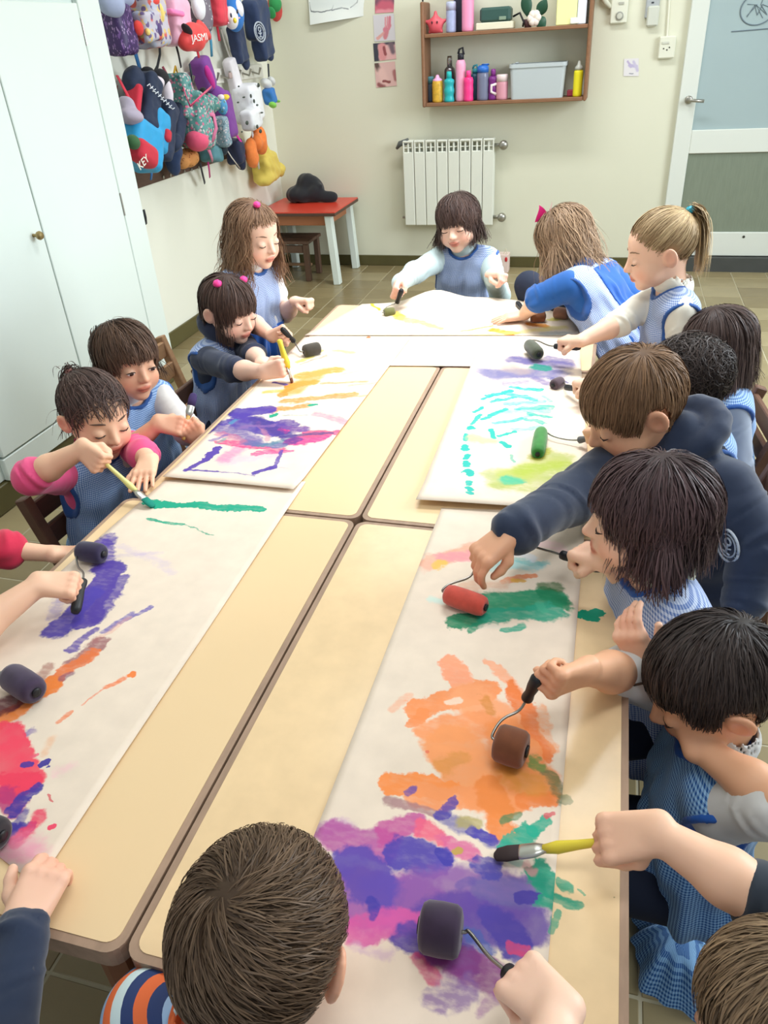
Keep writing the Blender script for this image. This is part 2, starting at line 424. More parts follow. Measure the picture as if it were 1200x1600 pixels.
# door in the back wall: one big frosted pane above a rail, one ribbed pane below
M_frost = mat('frosted_glass', (166, 184, 186), 0.22, noise=0.03, nscale=4, spec=0.5)
M_ribbed = mat('ribbed_glass', (128, 138, 122), 0.25, noise=0.12, nscale=60, stretch=(2, 1, 0.2), spec=0.5, bump=0.25, bscale=120)
M_thresh = mat('grey_stone_step', (72, 74, 72), 0.6, noise=0.2, nscale=12)
yd = YB - 0.012
P = lambda x, y: at(x, y, Y=yd - 0.02)
dl = P(1072.5, 67)[0]; ul = P(1096, 100)[0]; zb = P(1140, 400)[2]; r1 = P(1100, 203)[2]; r2 = P(1100, 240)[2]; l2 = P(1070, 280)[0]; rb = P(1150, 363)[2]
dr = dl + 0.86
door = MB()
door.box(((dl + ul) / 2, yd, (zb + 2.05) / 2), (ul - dl, 0.04, 2.05 - zb), 0.004).box((dr - 0.05, yd, (zb + 2.05) / 2), (0.1, 0.04, 2.05 - zb), 0.004)
door.box(((ul + dr - 0.1) / 2, yd, (r1 + r2) / 2), (dr - 0.1 - ul, 0.04, r1 - r2), 0.004).box(((ul + dr - 0.1) / 2, yd, (zb + rb) / 2), (dr - 0.1 - ul, 0.04, rb - zb), 0.004).box(((ul + dr - 0.1) / 2, yd, 2.0), (dr - 0.1 - ul, 0.04, 0.1), 0.004)
door = structure(door.build('door_1', mat('door_white', (222, 226, 218), 0.4, noise=0.02, nscale=4)))
MB().box(((ul + dr - 0.1) / 2, yd, (r1 + 1.95) / 2), (dr - 0.1 - ul, 0.012, 1.95 - r1), 0.001).build('upper_pane', M_frost, door)
MB().box(((ul + dr - 0.1) / 2, yd, (r2 + rb) / 2), (dr - 0.1 - ul, 0.012, r2 - rb), 0.001).build('lower_pane', M_ribbed, door)
h0, h1 = P(1076, 156), P(1099, 157)
h = MB().tube([h0 + V3(0, 0.0, 0), h0 + V3(0, -0.045, 0), h0 + V3(0.012, -0.05, 0), h1 + V3(0, -0.05, 0)], 0.009, 10)
h.lathe([(0.022, 0), (0.022, 0.008), (0.014, 0.012)], h0 + V3(0, 0.0, 0), (0, -1, 0), 16).build('handle', M_steel, door, True)
kx = P(1162, 370)
MB().lathe([(0.008, -0.004), (0.008, 0.003)], kx, (0, -1, 0), 10).build('bolt_hole', M_dark, door)
sc_ = P(1185, 14)                                # a drawn ring on the upper pane
ring = [V3(sc_[0] + 0.09 * math.cos(a), yd - 0.008, sc_[2] + 0.075 * math.sin(a)) for a in np.linspace(0, 2 * math.pi, 40)]
g_ = MB().tube(ring, 0.0035, 6)
for q in range(5): g_.tube([V3(sc_[0] + 0.07 * math.cos(q * 1.3) , yd - 0.008, sc_[2] + 0.05 * math.sin(q * 1.3)), V3(sc_[0] + 0.02 * math.cos(q), yd - 0.008, sc_[2] + 0.02), V3(sc_[0] + 0.06 * math.sin(q * 2.1), yd - 0.008, sc_[2] - 0.03)], 0.002, 5)
g_.tube([V3(sc_[0] - 0.12, yd - 0.008, sc_[2] - 0.1), V3(sc_[0] + 0.12, yd - 0.008, sc_[2] - 0.095)], 0.003, 5)
g_.build('drawn_ring', mat('grey_marker', (110, 125, 135), 0.6), door)
structure(MB().box((dl + 0.43, YB - 0.03, zb / 2 - 0.004), (0.95, 0.06, zb), 0.003).build('trim_1', M_thresh))
structure(MB().box((dr + 0.62, YB - 0.006, 0.036), (1.1, 0.012, 0.072), 0.003).build('baseboard_right', M_skirt))

# ------------------------------------------------------------------ tables
TZ = 0.56
def paint_material(name, base, strokes, z, rough=0.75, tint=0.03):
    """paper or laminate with brush and roller marks; every mark is a warped capsule in room coordinates"""
    m = mat(name, base, rough); nt = m.node_tree; N = nt.nodes; Lk = nt.links.new; b = N['Principled BSDF']
    b.inputs['Specular IOR Level'].default_value = 0.35
    tc = N.new('ShaderNodeTexCoord')
    def noise(scale, detail=3, sc=(1, 1, 1), off=(0, 0, 0)):
        mp = N.new('ShaderNodeMapping'); mp.inputs['Scale'].default_value = sc; mp.inputs['Location'].default_value = off; Lk(tc.outputs['Object'], mp.inputs[0])
        n = N.new('ShaderNodeTexNoise'); n.inputs['Scale'].default_value = scale; n.inputs['Detail'].default_value = detail; Lk(mp.outputs[0], n.inputs['Vector']); return n
    def vm(op, a, c=None, s=None):
        n = N.new('ShaderNodeVectorMath'); n.operation = op
        for i, q in ((0, a), (1, c)):
            if q is None: continue
            if isinstance(q, tuple): n.inputs[i].default_value = q
            else: Lk(q, n.inputs[i])
        if s is not None:
            if isinstance(s, float): n.inputs['Scale'].default_value = s
            else: Lk(s, n.inputs['Scale'])
        return n
    def ma(op, a, c=None, clamp=False):
        n = N.new('ShaderNodeMath'); n.operation = op; n.use_clamp = clamp
        for i, q in ((0, a), (1, c)):
            if q is None: continue
            if isinstance(q, (int, float)): n.inputs[i].default_value = q
            else: Lk(q, n.inputs[i])
        return n.outputs[0]
    flat = vm('MULTIPLY', tc.outputs['Object'], (1.0, 1.0, 0.0)).outputs[0]
    n1 = vm('SUBTRACT', noise(22, 3).outputs['Color'], (0.5, 0.5, 0.5)).outputs[0]; n2 = vm('SUBTRACT', noise(120, 4).outputs['Color'], (0.5, 0.5, 0.5)).outputs[0]
    w = vm('ADD', vm('SCALE', n1, s=0.042).outputs[0], vm('SCALE', n2, s=0.014).outputs[0]).outputs[0]
    w = vm('MULTIPLY', w, (1.0, 1.0, 0.0)).outputs[0]; p = vm('ADD', flat, w).outputs[0]; pf = vm('ADD', flat, vm('SCALE', w, s=0.55).outputs[0]).outputs[0]
    dry = noise(60, 6, (1, 2.2, 1)).outputs[0]; grain = noise(26, 6).outputs[0]
    mx = N.new('ShaderNodeMix'); mx.data_type = 'RGBA'; c = srgb(base); mx.inputs[6].default_value = tuple(v * (1 - tint) for v in c[:3]) + (1,); mx.inputs[7].default_value = tuple(min(1, v * (1 + tint)) for v in c[:3]) + (1,)
    Lk(noise(5, 4).outputs[0], mx.inputs[0]); col = mx.outputs[2]
    wet = None
    for st in strokes:
        x0, y0, x1, y1, r, rgb, al = st[:7]; soft = st[7] if len(st) > 7 else 0.25; dr_ = st[8] if len(st) > 8 else 0.25
        A_, B_ = at(x0, y0, Z=z), at(x1, y1, Z=z); mid_ = (A_ + B_) / 2; ppm = FPX / float(CM[2] @ (mid_ - CAM)); rad = r / ppm * 1.12
        ba = B_ - A_; ba[2] = 0; L2 = max(float(ba @ ba), 1e-7)
        src = p if rad > 0.009 else pf
        pa = vm('SUBTRACT', src, (float(A_[0]), float(A_[1]), 0.0)).outputs[0]
        if L2 > 1e-5:
            hn = N.new('ShaderNodeVectorMath'); hn.operation = 'DOT_PRODUCT'; Lk(pa, hn.inputs[0]); hn.inputs[1].default_value = tuple(float(v / L2) for v in ba)
            hh = ma('ADD', hn.outputs['Value'], 0.0, True)
            on = vm('SCALE', tuple(float(v) for v in ba), s=hh).outputs[0]; pa = vm('SUBTRACT', pa, on).outputs[0]
        d = N.new('ShaderNodeVectorMath'); d.operation = 'LENGTH'; Lk(pa, d.inputs[0])
        mr = N.new('ShaderNodeMapRange'); mr.interpolation_type = 'SMOOTHSTEP'
        mr.inputs['From Min'].default_value = rad * (1 + soft * 0.4); mr.inputs['From Max'].default_value = rad * (1 - soft); mr.inputs['To Min'].default_value = 0; mr.inputs['To Max'].default_value = al
        Lk(d.outputs['Value'], mr.inputs['Value'])
        k = mr.outputs[0]
        if dr_ > 0:
            q = N.new('ShaderNodeMapRange'); q.inputs['From Min'].default_value = 0.30; q.inputs['From Max'].default_value = 0.56; q.inputs['To Min'].default_value = 1 - dr_; q.inputs['To Max'].default_value = 1.0
            Lk(dry if rad < 0.03 else grain, q.inputs['Value']); k = ma('MULTIPLY', k, q.outputs[0])
        x = N.new('ShaderNodeMix'); x.data_type = 'RGBA'; Lk(k, x.inputs[0]); Lk(col, x.inputs[6]); x.inputs[7].default_value = srgb(rgb); col = x.outputs[2]
    if strokes:
        hs = N.new('ShaderNodeHueSaturation'); vr = N.new('ShaderNodeMapRange'); vr.inputs['To Min'].default_value = 0.88; vr.inputs['To Max'].default_value = 1.10; Lk(grain, vr.inputs['Value']); Lk(vr.outputs[0], hs.inputs['Value']); Lk(col, hs.inputs['Color']); col = hs.outputs[0]
    Lk(col, b.inputs['Base Color']); return m

LAM = (234, 204, 160)
TEAL, TURQ, GRN, PUR, NAVY, ORG, PNK, MAG = (18, 160, 128), (80, 204, 192), (25, 140, 98), (82, 60, 158), (62, 52, 152), (242, 138, 62), (240, 70, 110), (186, 76, 148)
edge_strokes = [(908, 957, 938, 958, 9, (14, 150, 118), 1, .1, 0), (915, 964, 930, 966, 6, (14, 150, 118), 1, .1, 0), (868, 1400, 905, 1412, 9, (24, 150, 120), .95), (880, 1378, 893, 1384, 8, (30, 155, 125), .9), (872, 1425, 862, 1452, 5, (30, 155, 125), .8), (866, 1242, 886, 1250, 7, (90, 115, 70), .7), (908, 1388, 914, 1394, 2, TEAL, .7), (958, 1400, 959, 1402, 2, (120, 110, 60), .6)]
M_lam = paint_material('cream_laminate', LAM, [], TZ, 0.22, 0.035)
M_lamR = paint_material('cream_laminate_with_spilt_paint', LAM, edge_strokes, TZ, 0.22, 0.035)
M_band = mat('worn_wood_edge', (164, 136, 114), 0.55, noise=0.3, nscale=18, stretch=(4, 1, 4))
M_tleg = mat('table_leg_wood', (120, 74, 48), 0.5, noise=0.25, nscale=20, stretch=(4, 4, 1))
def rrect(w, d, r, n=5):
    o = []
    for cx, cy, a0 in ((w / 2 - r, d / 2 - r, 0), (-w / 2 + r, d / 2 - r, 90), (-w / 2 + r, -d / 2 + r, 180), (w / 2 - r, -d / 2 + r, 270)):
        o += [(cx + r * math.cos(math.radians(a0 + 90 * k / n)), cy + r * math.sin(math.radians(a0 + 90 * k / n))) for k in range(n + 1)]
    return o
def table(x0, x1, y0, y1, label, lam, r=0.022):
    cx, cy, w, d = (x0 + x1) / 2, (y0 + y1) / 2, x1 - x0, y1 - y0
    t = thing('work_table', (cx, cy, 0), label, 'table', 'low tables pushed together')
    MB().prism(rrect(w - 0.02, d - 0.02, r - 0.006), (cx, cy, TZ - 0.016), (1, 0, 0), (0, 1, 0), 0.016).build('tabletop', lam, t)
    e = MB(); o = rrect(w, d, r); i_ = rrect(w - 0.0196, d - 0.0196, r - 0.0058); n = len(o)
    vs = [(cx + p[0], cy + p[1], TZ - 0.001) for p in o] + [(cx + p[0], cy + p[1], TZ - 0.0008) for p in i_] + [(cx + p[0], cy + p[1], TZ - 0.03) for p in o] + [(cx + p[0], cy + p[1], TZ - 0.03) for p in i_]
    fs = []
    for k in range(n):
        j = (k + 1) % n; fs += [(k, j, n + j, n + k), (j, k, 2 * n + k, 2 * n + j), (n + k, n + j, 3 * n + j, 3 * n + k), (3 * n + k, 3 * n + j, 2 * n + j, 2 * n + k)]
    e.add(vs, fs).build('edge_band', M_band, t)
    MB().box((cx, cy, TZ - 0.06), (w - 0.10, d - 0.10, 0.07), 0.003).build('apron', M_tleg, t)
    for sx in (-1, 1):
        for sy in (-1, 1):
            lx, ly = cx + sx * (w / 2 - 0.05), cy + sy * (d / 2 - 0.05)
            MB().tube([(lx, ly, TZ - 0.03), (lx, ly, 0.3), (lx + sx * 0.008, ly + sy * 0.008, 0.0)], [0.03, 0.028, 0.02], 8).build('leg', M_tleg, t)
    return t
table(-0.985, -0.4455, 0.345, 1.248, 'cream laminate table nearest on the left, mostly under the purple painting', M_lam)
table(-0.4415, 0.094, 0.345, 1.248, 'cream laminate table nearest on the right, with orange and purple painting', M_lamR)
table(-0.965, -0.4435, 1.253, 2.116, 'cream laminate table second in the left row, under the pink and orange painting', M_lam)
table(-0.4390, 0.094, 1.253, 2.116, 'cream laminate table second in the right row, under the turquoise painting', M_lam)
table(-0.958, 0.0, 2.122, 2.69, 'crosswise cream laminate table at the far end, under white paper', M_lam)

# ------------------------------------------------------------------ paper sheets
PZ = TZ + 0.002
PAPER = (232, 215, 196)
s1 = [(228, 786, 300, 790, 8, TEAL, 1, .12, .0), (290, 790, 408, 797, 8, TEAL, 1, .12, .12), (228, 812, 285, 820, 3, TEAL, .95, .2, .3), (285, 820, 333, 837, 1.3, TEAL, .8, .3, .5),
      (190, 852, 270, 892, 9, (190, 170, 215), .3, .8, .6), (180, 870, 250, 865, 5, (170, 150, 205), .3, .8, .6),
      (172, 842, 160, 885, 13, PUR, .85, .3, .4), (128, 858, 165, 850, 13, PUR, .9, .2, .2), (168, 890, 135, 965, 22, PUR, .97, .15, .1), (142, 930, 92, 985, 20, (78, 62, 168), .95, .2, .15), (188, 905, 150, 965, 13, PUR, .9, .25, .3), (100, 930, 80, 965, 9, (130, 115, 190), .5, .6, .6),
      (205, 958, 165, 985, 5, (98, 84, 172), .8, .4, .5), (235, 948, 190, 972, 4, (88, 74, 170), .8, .3, .5), (150, 985, 112, 1015, 9, PUR, .85, .3, .4), (200, 965, 150, 1003, 5, (225, 170, 150), .5, .5, .5),
      (165, 1000, 112, 1036, 12, (150, 88, 96), .85, .3, .3), (140, 1022, 66, 1078, 13, (228, 118, 62), .95, .25, .2), (80, 1070, 4, 1128, 18, (238, 130, 55), .97, .2, .1), (75, 1045, 30, 1100, 9, (150, 70, 60), .6, .5, .4), (40, 1085, -5, 1112, 20, (105, 40, 55), .9, .35, .2), (100, 1060, 110, 1055, 7, (130, 80, 110), .7, .5, .3),
      (204, 1056, 205, 1057, 6, (240, 125, 50), .95, .2, 0), (192, 1062, 168, 1074, 6, (235, 120, 60), .9, .4, .3), (165, 1076, 130, 1102, 2, (235, 130, 90), .7, .5, .4), (108, 1112, 95, 1126, 4, (235, 120, 60), .8, .4, .3), (80, 1155, 70, 1175, 8, (235, 170, 120), .5, .8, .5),
      (52, 1140, 44, 1146, 9, (120, 95, 165), .75, .5, .3), (8, 1150, 28, 1225, 30, (240, 62, 92), .97, .15, .1), (5, 1215, 40, 1225, 16, (240, 62, 92), .97, .2, .1), (4, 1240, 26, 1260, 18, (185, 50, 115), .9, .3, .2),
      (70, 1194, 66, 1195, 9, NAVY, .97, .1, 0), (44, 1193, 38, 1195, 6, NAVY, .95, .2, .1), (48, 1238, 26, 1262, 13, (66, 52, 152), .97, .2, .25), (10, 1295, 36, 1300, 16, (66, 50, 155), .97, .15, .15), (40, 1270, 25, 1290, 8, (66, 52, 152), .8, .3, .4),
      (62, 1280, 32, 1312, 14, (235, 62, 100), .9, .4, .3), (84, 1291, 78, 1294, 5, (240, 60, 100), .95, .15, 0), (15, 1325, 50, 1335, 26, (240, 150, 180), .75, .8, .3), (110, 1202, 90, 1206, 12, (245, 190, 200), .5, .9, .5), (78, 1244, 84, 1252, 1.6, (215, 80, 90), .8, .2, 0), (58, 1176, 50, 1180, 3, (235, 90, 120), .8, .3, 0)]
s2 = [(470, 588, 528, 578, 12, (248, 168, 84), .9, .4, .3), (500, 582, 455, 612, 16, (250, 170, 92), .85, .5, .3), (448, 628, 548, 617, 9, (246, 158, 84), .88, .35, .35), (545, 603, 586, 598, 3.2, (240, 160, 130), .6, .4, .5), (480, 634, 430, 642, 8, (246, 148, 70), .85, .4, .3), (530, 586, 560, 580, 3, (245, 175, 150), .5, .5, .5), (500, 623, 575, 618, 4, (245, 165, 120), .7, .5, .5), (458, 602, 440, 618, 7, (235, 150, 60), .9, .3, .2), (410, 640, 440, 636, 4, (245, 150, 70), .8, .3, .3),
      (352, 722, 425, 712, 16, (250, 196, 215), .6, .7, .3), (352, 716, 390, 692, 13, (245, 150, 188), .75, .6, .3), (462, 690, 500, 684, 15, (242, 84, 146), .92, .25, .15), (480, 680, 526, 676, 9, (242, 96, 136), .9, .3, .2), (345, 690, 440, 704, 8, (238, 74, 134), .85, .4, .4), (400, 708, 455, 706, 5, (236, 92, 150), .8, .4, .4),
      (372, 645, 420, 640, 15, PUR, .97, .2, .1), (380, 660, 432, 672, 22, (84, 62, 156), .95, .2, .15), (330, 668, 378, 650, 8, PUR, .92, .3, .3), (316, 684, 336, 668, 4.5, PUR, .9, .3, .3), (350, 670, 400, 690, 14, (108, 90, 160), .8, .4, .3), (430, 672, 472, 672, 13, (120, 80, 152), .9, .35, .3), (385, 692, 445, 696, 9, (104, 108, 160), .85, .4, .3), (440, 683, 518, 677, 4, (112, 82, 132), .9, .3, .3), (342, 676, 380, 690, 8, (205, 120, 150), .6, .5, .4), (345, 690, 352, 686, 5, (60, 160, 160), .6, .6, .3), (360, 660, 366, 657, 5, (90, 160, 190), .6, .6, .3), (440, 673, 448, 675, 5, (240, 70, 140), .9, .2, 0), (404, 660, 420, 688, 4, (200, 130, 160), .6, .5, .3),
      (341, 702, 318, 720, 7, (96, 74, 166), .97, .15, 0), (318, 720, 290, 736, 5, (96, 74, 166), .97, .2, .1), (288, 735, 340, 738, 3, (96, 74, 166), .9, .3, .3), (340, 738, 398, 744, 2, (96, 74, 166), .6, .4, .6), (398, 740, 428, 730, 5, (92, 70, 165), .95, .2, .1), (428, 730, 440, 705, 3, (100, 78, 165), .85, .3, .2), (450, 732, 436, 730, 1.5, (180, 160, 190), .5, .5, .5),
      (484, 634, 492, 633, 3.5, TEAL, .9, .2, 0), (424, 650, 430, 648, 4.5, TEAL, .9, .2, 0), (442, 650, 482, 649, 1.2, (80, 110, 110), .6, .3, .3), (428, 598, 448, 602, 3.5, (100, 80, 160), .9, .3, .2), (418, 612, 436, 612, 7, (242, 192, 90), .8, .5, .3),
      (466, 566, 502, 549, 6, (218, 200, 70), .75, .5, .4), (526, 548, 552, 552, 6, (242, 234, 130), .7, .6, .3), (470, 570, 508, 556, 2.5, (150, 132, 110), .6, .4, .4)]
s3 = [(768, 584, 868, 584, 19, (150, 146, 182), .95, .5, .25), (800, 562, 884, 572, 14, (134, 126, 172), .9, .5, .3), (795, 575, 815, 580, 15, (205, 186, 180), .6, .6, .3), (838, 574, 852, 575, 11, (60, 150, 138), .9, .35, .1), (860, 592, 886, 598, 5, (108, 106, 160), .8, .4, .4), (750, 580, 775, 592, 8, (165, 160, 190), .6, .5, .4),
      (764, 618, 795, 612, 5, TURQ, .95, .2, .2), (785, 615, 835, 624, 6, TURQ, .85, .3, .4), (795, 632, 850, 628, 6, (120, 214, 206), .75, .3, .5), (780, 645, 850, 642, 8, (150, 216, 216), .7, .5, .5), (755, 655, 790, 640, 4, TURQ, .95, .2, .2), (822, 655, 850, 662, 5, TURQ, .8, .3, .4), (752, 648, 738, 662, 3, TURQ, .95, .2, .1), (790, 660, 830, 650, 4, (110, 206, 210), .6, .4, .5), (850, 620, 862, 628, 3, TURQ, .6, .3, .4),
      (737, 667, 736, 670, 5.5, TURQ, 1, .1, 0), (729, 680, 728, 688, 3.5, TURQ, 1, .1, 0), (726, 698, 726, 703, 6, TURQ, 1, .1, 0), (724, 722, 726, 728, 5, TURQ, 1, .1, 0), (727, 736, 736, 740, 6, TURQ, 1, .1, 0), (734, 754, 735, 758, 4.5, TURQ, 1, .2, .1), (734, 773, 737, 775, 4.5, TURQ, .95, .2, .1),
      (768, 672, 773, 684, 3.5, TURQ, 1, .1, 0), (782, 681, 805, 675, 3.2, TURQ, .95, .2, .1), (786, 692, 794, 698, 4.5, TURQ, 1, .1, 0), (800, 710, 803, 722, 2, (110, 200, 180), .7, .3, .3), (740, 685, 770, 690, 10, (232, 236, 180), .7, .6, .2),
      (790, 748, 868, 722, 24, (212, 218, 130), .8, .6, .3), (775, 740, 850, 752, 18, (205, 214, 130), .7, .6, .4), (838, 715, 852, 705, 11, (188, 190, 40), .8, .5, .2), (790, 750, 806, 752, 12, (105, 206, 172), .85, .4, .15), (870, 712, 885, 715, 12, (215, 222, 150), .7, .6, .3), (760, 740, 780, 760, 9, (215, 218, 170), .6, .6, .4)]
s4 = [(668, 880, 745, 858, 17, (242, 168, 140), .85, .4, .25), (690, 872, 760, 866, 14, (240, 152, 162), .85, .4, .25), (682, 884, 694, 880, 9, (245, 192, 84), .9, .4, .1), (660, 890, 672, 872, 10, (235, 190, 170), .5, .7, .5), (826, 842, 880, 862, 13, (246, 204, 208), .7, .6, .4),
      (765, 885, 835, 882, 13, (160, 208, 208), .8, .5, .35), (770, 872, 850, 880, 7, (120, 190, 190), .7, .5, .4), (800, 865, 830, 872, 8, (215, 222, 232), .7, .6, .3), (786, 908, 832, 898, 6, (228, 138, 92), .95, .35, .2), (800, 906, 815, 908, 4, (225, 170, 70), .9, .4, .1), (725, 918, 785, 912, 13, (226, 186, 158), .8, .5, .35), (672, 938, 690, 940, 7, (190, 225, 215), .7, .6, .3),
      (752, 942, 868, 938, 23, (28, 146, 104), .97, .2, .08), (712, 972, 748, 968, 14, (18, 130, 90), .97, .2, .1), (760, 962, 868, 956, 19, (34, 158, 128), .95, .25, .15), (846, 925, 884, 945, 15, (22, 136, 92), .95, .25, .12), (790, 986, 815, 980, 7, (44, 162, 134), .9, .3, .3), (845, 915, 870, 920, 12, (62, 112, 62), .8, .5, .3), (735, 985, 750, 975, 8, (24, 140, 105), .9, .3, .3), (755, 978, 778, 980, 6, (225, 220, 205), .6, .5, .3), (845, 945, 850, 955, 7, (70, 175, 140), .7, .4, .2),
      (704, 1036, 722, 1070, 17, (246, 158, 118), .95, .2, .12), (770, 1038, 812, 1090, 12, (246, 172, 134), .92, .3, .2), (648, 1108, 760, 1078, 17, (242, 146, 86), .97, .15, .1), (735, 1095, 790, 1130, 34, (246, 162, 110), .95, .25, .15), (612, 1108, 636, 1090, 7, (240, 168, 130), .6, .5, .6), (645, 1130, 665, 1110, 10, (242, 142, 80), .95, .2, .2), (680, 1140, 745, 1130, 26, (242, 152, 96), .95, .2, .2), (752, 1090, 765, 1110, 10, (215, 138, 60), .8, .5, .3),
      (708, 1170, 770, 1240, 44, (242, 154, 94), .97, .2, .12), (790, 1150, 830, 1220, 40, (238, 142, 76), .95, .25, .15), (800, 1080, 858, 1180, 13, (236, 124, 58), .95, .25, .15), (612, 1226, 700, 1232, 20, (246, 142, 68), .97, .15, .12), (660, 1245, 800, 1255, 24, (242, 150, 92), .95, .2, .15), (765, 1230, 785, 1295, 22, (236, 134, 62), .95, .25, .1), (690, 1195, 715, 1185, 16, (222, 146, 70), .8, .5, .2), (820, 1255, 860, 1245, 16, (236, 130, 62), .95, .25, .2), (800, 1210, 830, 1225, 22, (215, 140, 50), .7, .6, .2), (840, 1110, 868, 1170, 9, (238, 160, 110), .7, .5, .5), (700, 1098, 712, 1095, 6, (238, 220, 200), .8, .4, .2), (668, 1176, 669, 1177, 3, (230, 110, 80), .8, .2, 0),
      (606, 1250, 690, 1275, 8, (165, 120, 125), .85, .4, .3), (690, 1275, 790, 1325, 10, (118, 112, 165), .85, .4, .3), (640, 1240, 648, 1236, 7, (88, 72, 160), .85, .3, .4), (692, 1272, 708, 1258, 10, (78, 64, 160), .9, .25, .35), (722, 1285, 745, 1288, 9, (175, 160, 90), .8, .5, .2),
      (492, 1300, 540, 1290, 16, (196, 150, 196), .7, .6, .4), (520, 1305, 600, 1325, 26, (178, 82, 156), .92, .3, .15), (600, 1300, 650, 1290, 18, (192, 78, 150), .92, .3, .15), (660, 1300, 690, 1305, 15, (232, 96, 128), .92, .35, .15), (700, 1315, 730, 1335, 16, (215, 100, 150), .9, .4, .2),
      (560, 1400, 640, 1410, 50, (150, 76, 160), .95, .25, .1), (555, 1350, 600, 1400, 36, (88, 68, 166), .95, .2, .1), (620, 1330, 680, 1345, 26, (78, 62, 165), .97, .2, .1), (660, 1400, 790, 1400, 48, (136, 84, 160), .92, .35, .15), (690, 1440, 820, 1440, 40, (94, 64, 156), .95, .3, .12), (760, 1385, 830, 1390, 26, (104, 92, 156), .9, .4, .2), (780, 1440, 806, 1475, 26, (74, 58, 156), .95, .25, .15), (812, 1400, 838, 1400, 10, (66, 52, 150), .95, .2, .1), (560, 1455, 640, 1440, 24, (206, 84, 156), .9, .3, .15), (640, 1470, 720, 1500, 26, (84, 62, 156), .95, .25, .15), (690, 1500, 770, 1530, 26, (135, 58, 130), .92, .35, .2), (650, 1500, 680, 1530, 10, (205, 70, 120), .8, .4, .3), (690, 1560, 720, 1545, 22, (130, 92, 158), .75, .4, .75), (750, 1575, 770, 1560, 14, (160, 100, 160), .6, .5, .7), (800, 1480, 820, 1485, 9, (205, 66, 116), .9, .3, .3), (560, 1480, 610, 1500, 12, (200, 165, 195), .55, .7, .6), (738, 1465, 760, 1490, 12, (70, 92, 165), .85, .4, .2),
      (735, 1298, 768, 1310, 9, (70, 60, 165), .92, .2, .3), (684, 1330, 698, 1345, 9, (62, 54, 160), .92, .2, .3), (742, 1350, 770, 1358, 14, (74, 68, 162), .92, .25, .35), (720, 1388, 735, 1380, 9, (100, 80, 160), .7, .4, .3), (708, 1330, 716, 1328, 5, (190, 160, 70), .9, .3, .1), (575, 1410, 580, 1430, 9, (62, 54, 160), .9, .3, .3),
      (785, 1322, 832, 1298, 12, (24, 164, 136), .95, .2, .15), (832, 1298, 858, 1282, 9, (30, 168, 140), .95, .2, .2), (830, 1188, 846, 1200, 11, (92, 140, 70), .85, .4, .35), (855, 1215, 884, 1248, 11, (88, 112, 72), .8, .4, .45), (790, 1282, 810, 1276, 7, (70, 128, 84), .85, .3, .3), (868, 1270, 858, 1275, 4, (215, 70, 90), .8, .3, .2), (796, 1340, 808, 1345, 8, (90, 160, 150), .6, .5, .3), (835, 1362, 868, 1388, 19, (18, 148, 118), .97, .2, .12), (850, 1405, 875, 1425, 13, (20, 150, 120), .95, .25, .2), (868, 1400, 905, 1412, 9, (24, 150, 120), .95), (872, 1425, 862, 1452, 5, (30, 155, 125), .8), (820, 1350, 830, 1362, 7, (215, 130, 140), .6, .5, .3)]
s5 = [(560, 541, 574, 527, 3.6, (240, 116, 66), .95, .2, .1), (470, 552, 500, 545, 5, (225, 210, 110), .5, .5, .3), (790, 560, 870, 552, 10, (215, 190, 170), .6, .6, .3)]
s6 = [(606, 490, 628, 500, 8, (236, 208, 116), .9, .4, .2), (625, 500, 690, 513, 6, (242, 220, 150), .75, .5, .3), (578, 472, 594, 486, 2, (236, 228, 70), .9, .3, .1), (722, 518, 768, 510, 2, (196, 188, 110), .85, .3, .3), (770, 516, 802, 521, 8, (238, 178, 66), .9, .4, .2), (795, 522, 800, 525, 6, (214, 140, 40), .9, .4, .1), (828, 506, 852, 511, 8, (208, 146, 66), .9, .4, .2), (735, 527, 880, 512, 8, (250, 236, 160), .6, .6, .3), (862, 500, 880, 498, 8, (246, 240, 150), .8, .5, .2), (856, 522, 882, 522, 11, (196, 202, 202), .7, .6, .3)]
s3 += [(800, 606, 840, 610, 5, TURQ, .9, .2, .3), (770, 628, 800, 622, 5, TURQ, .9, .2, .3), (810, 640, 862, 636, 6, TURQ, .8, .3, .4), (775, 662, 812, 654, 5, (110, 210, 206), .8, .3, .4), (830, 648, 858, 652, 5, TURQ, .8, .3, .3), (752, 624, 772, 618, 3, TURQ, .95, .2, .2), (742, 644, 752, 636, 3, TURQ, .95, .2, .1), (806, 672, 850, 668, 5, (150, 216, 216), .7, .4, .4), (730, 712, 727, 716, 4, TURQ, 1, .1, 0), (733, 764, 736, 768, 4, TURQ, 1, .1, 0), (790, 600, 822, 598, 8, (150, 146, 186), .6, .5, .4), (858, 560, 890, 566, 9, (120, 112, 165), .7, .5, .4), (835, 592, 865, 602, 8, (130, 120, 172), .7, .5, .4), (815, 735, 880, 728, 16, (190, 206, 90), .7, .6, .4), (775, 760, 830, 765, 12, (196, 206, 110), .6, .6, .4), (860, 745, 890, 735, 14, (206, 216, 140), .6, .6, .4)]
s2 += [(500, 648, 540, 660, 10, (250, 120, 160), .6, .5, .4), (505, 600, 570, 596, 4, (240, 150, 90), .7, .4, .4), (466, 602, 490, 598, 11, (246, 160, 70), .9, .4, .2), (400, 655, 460, 690, 12, (70, 54, 140), .8, .4, .3), (330, 690, 352, 680, 4, (120, 100, 170), .7, .4, .4), (410, 696, 440, 690, 6, (60, 130, 150), .6, .5, .3), (440, 660, 466, 664, 8, (100, 70, 150), .85, .4, .3), (380, 668, 430, 664, 5, (150, 110, 170), .6, .4, .5)]
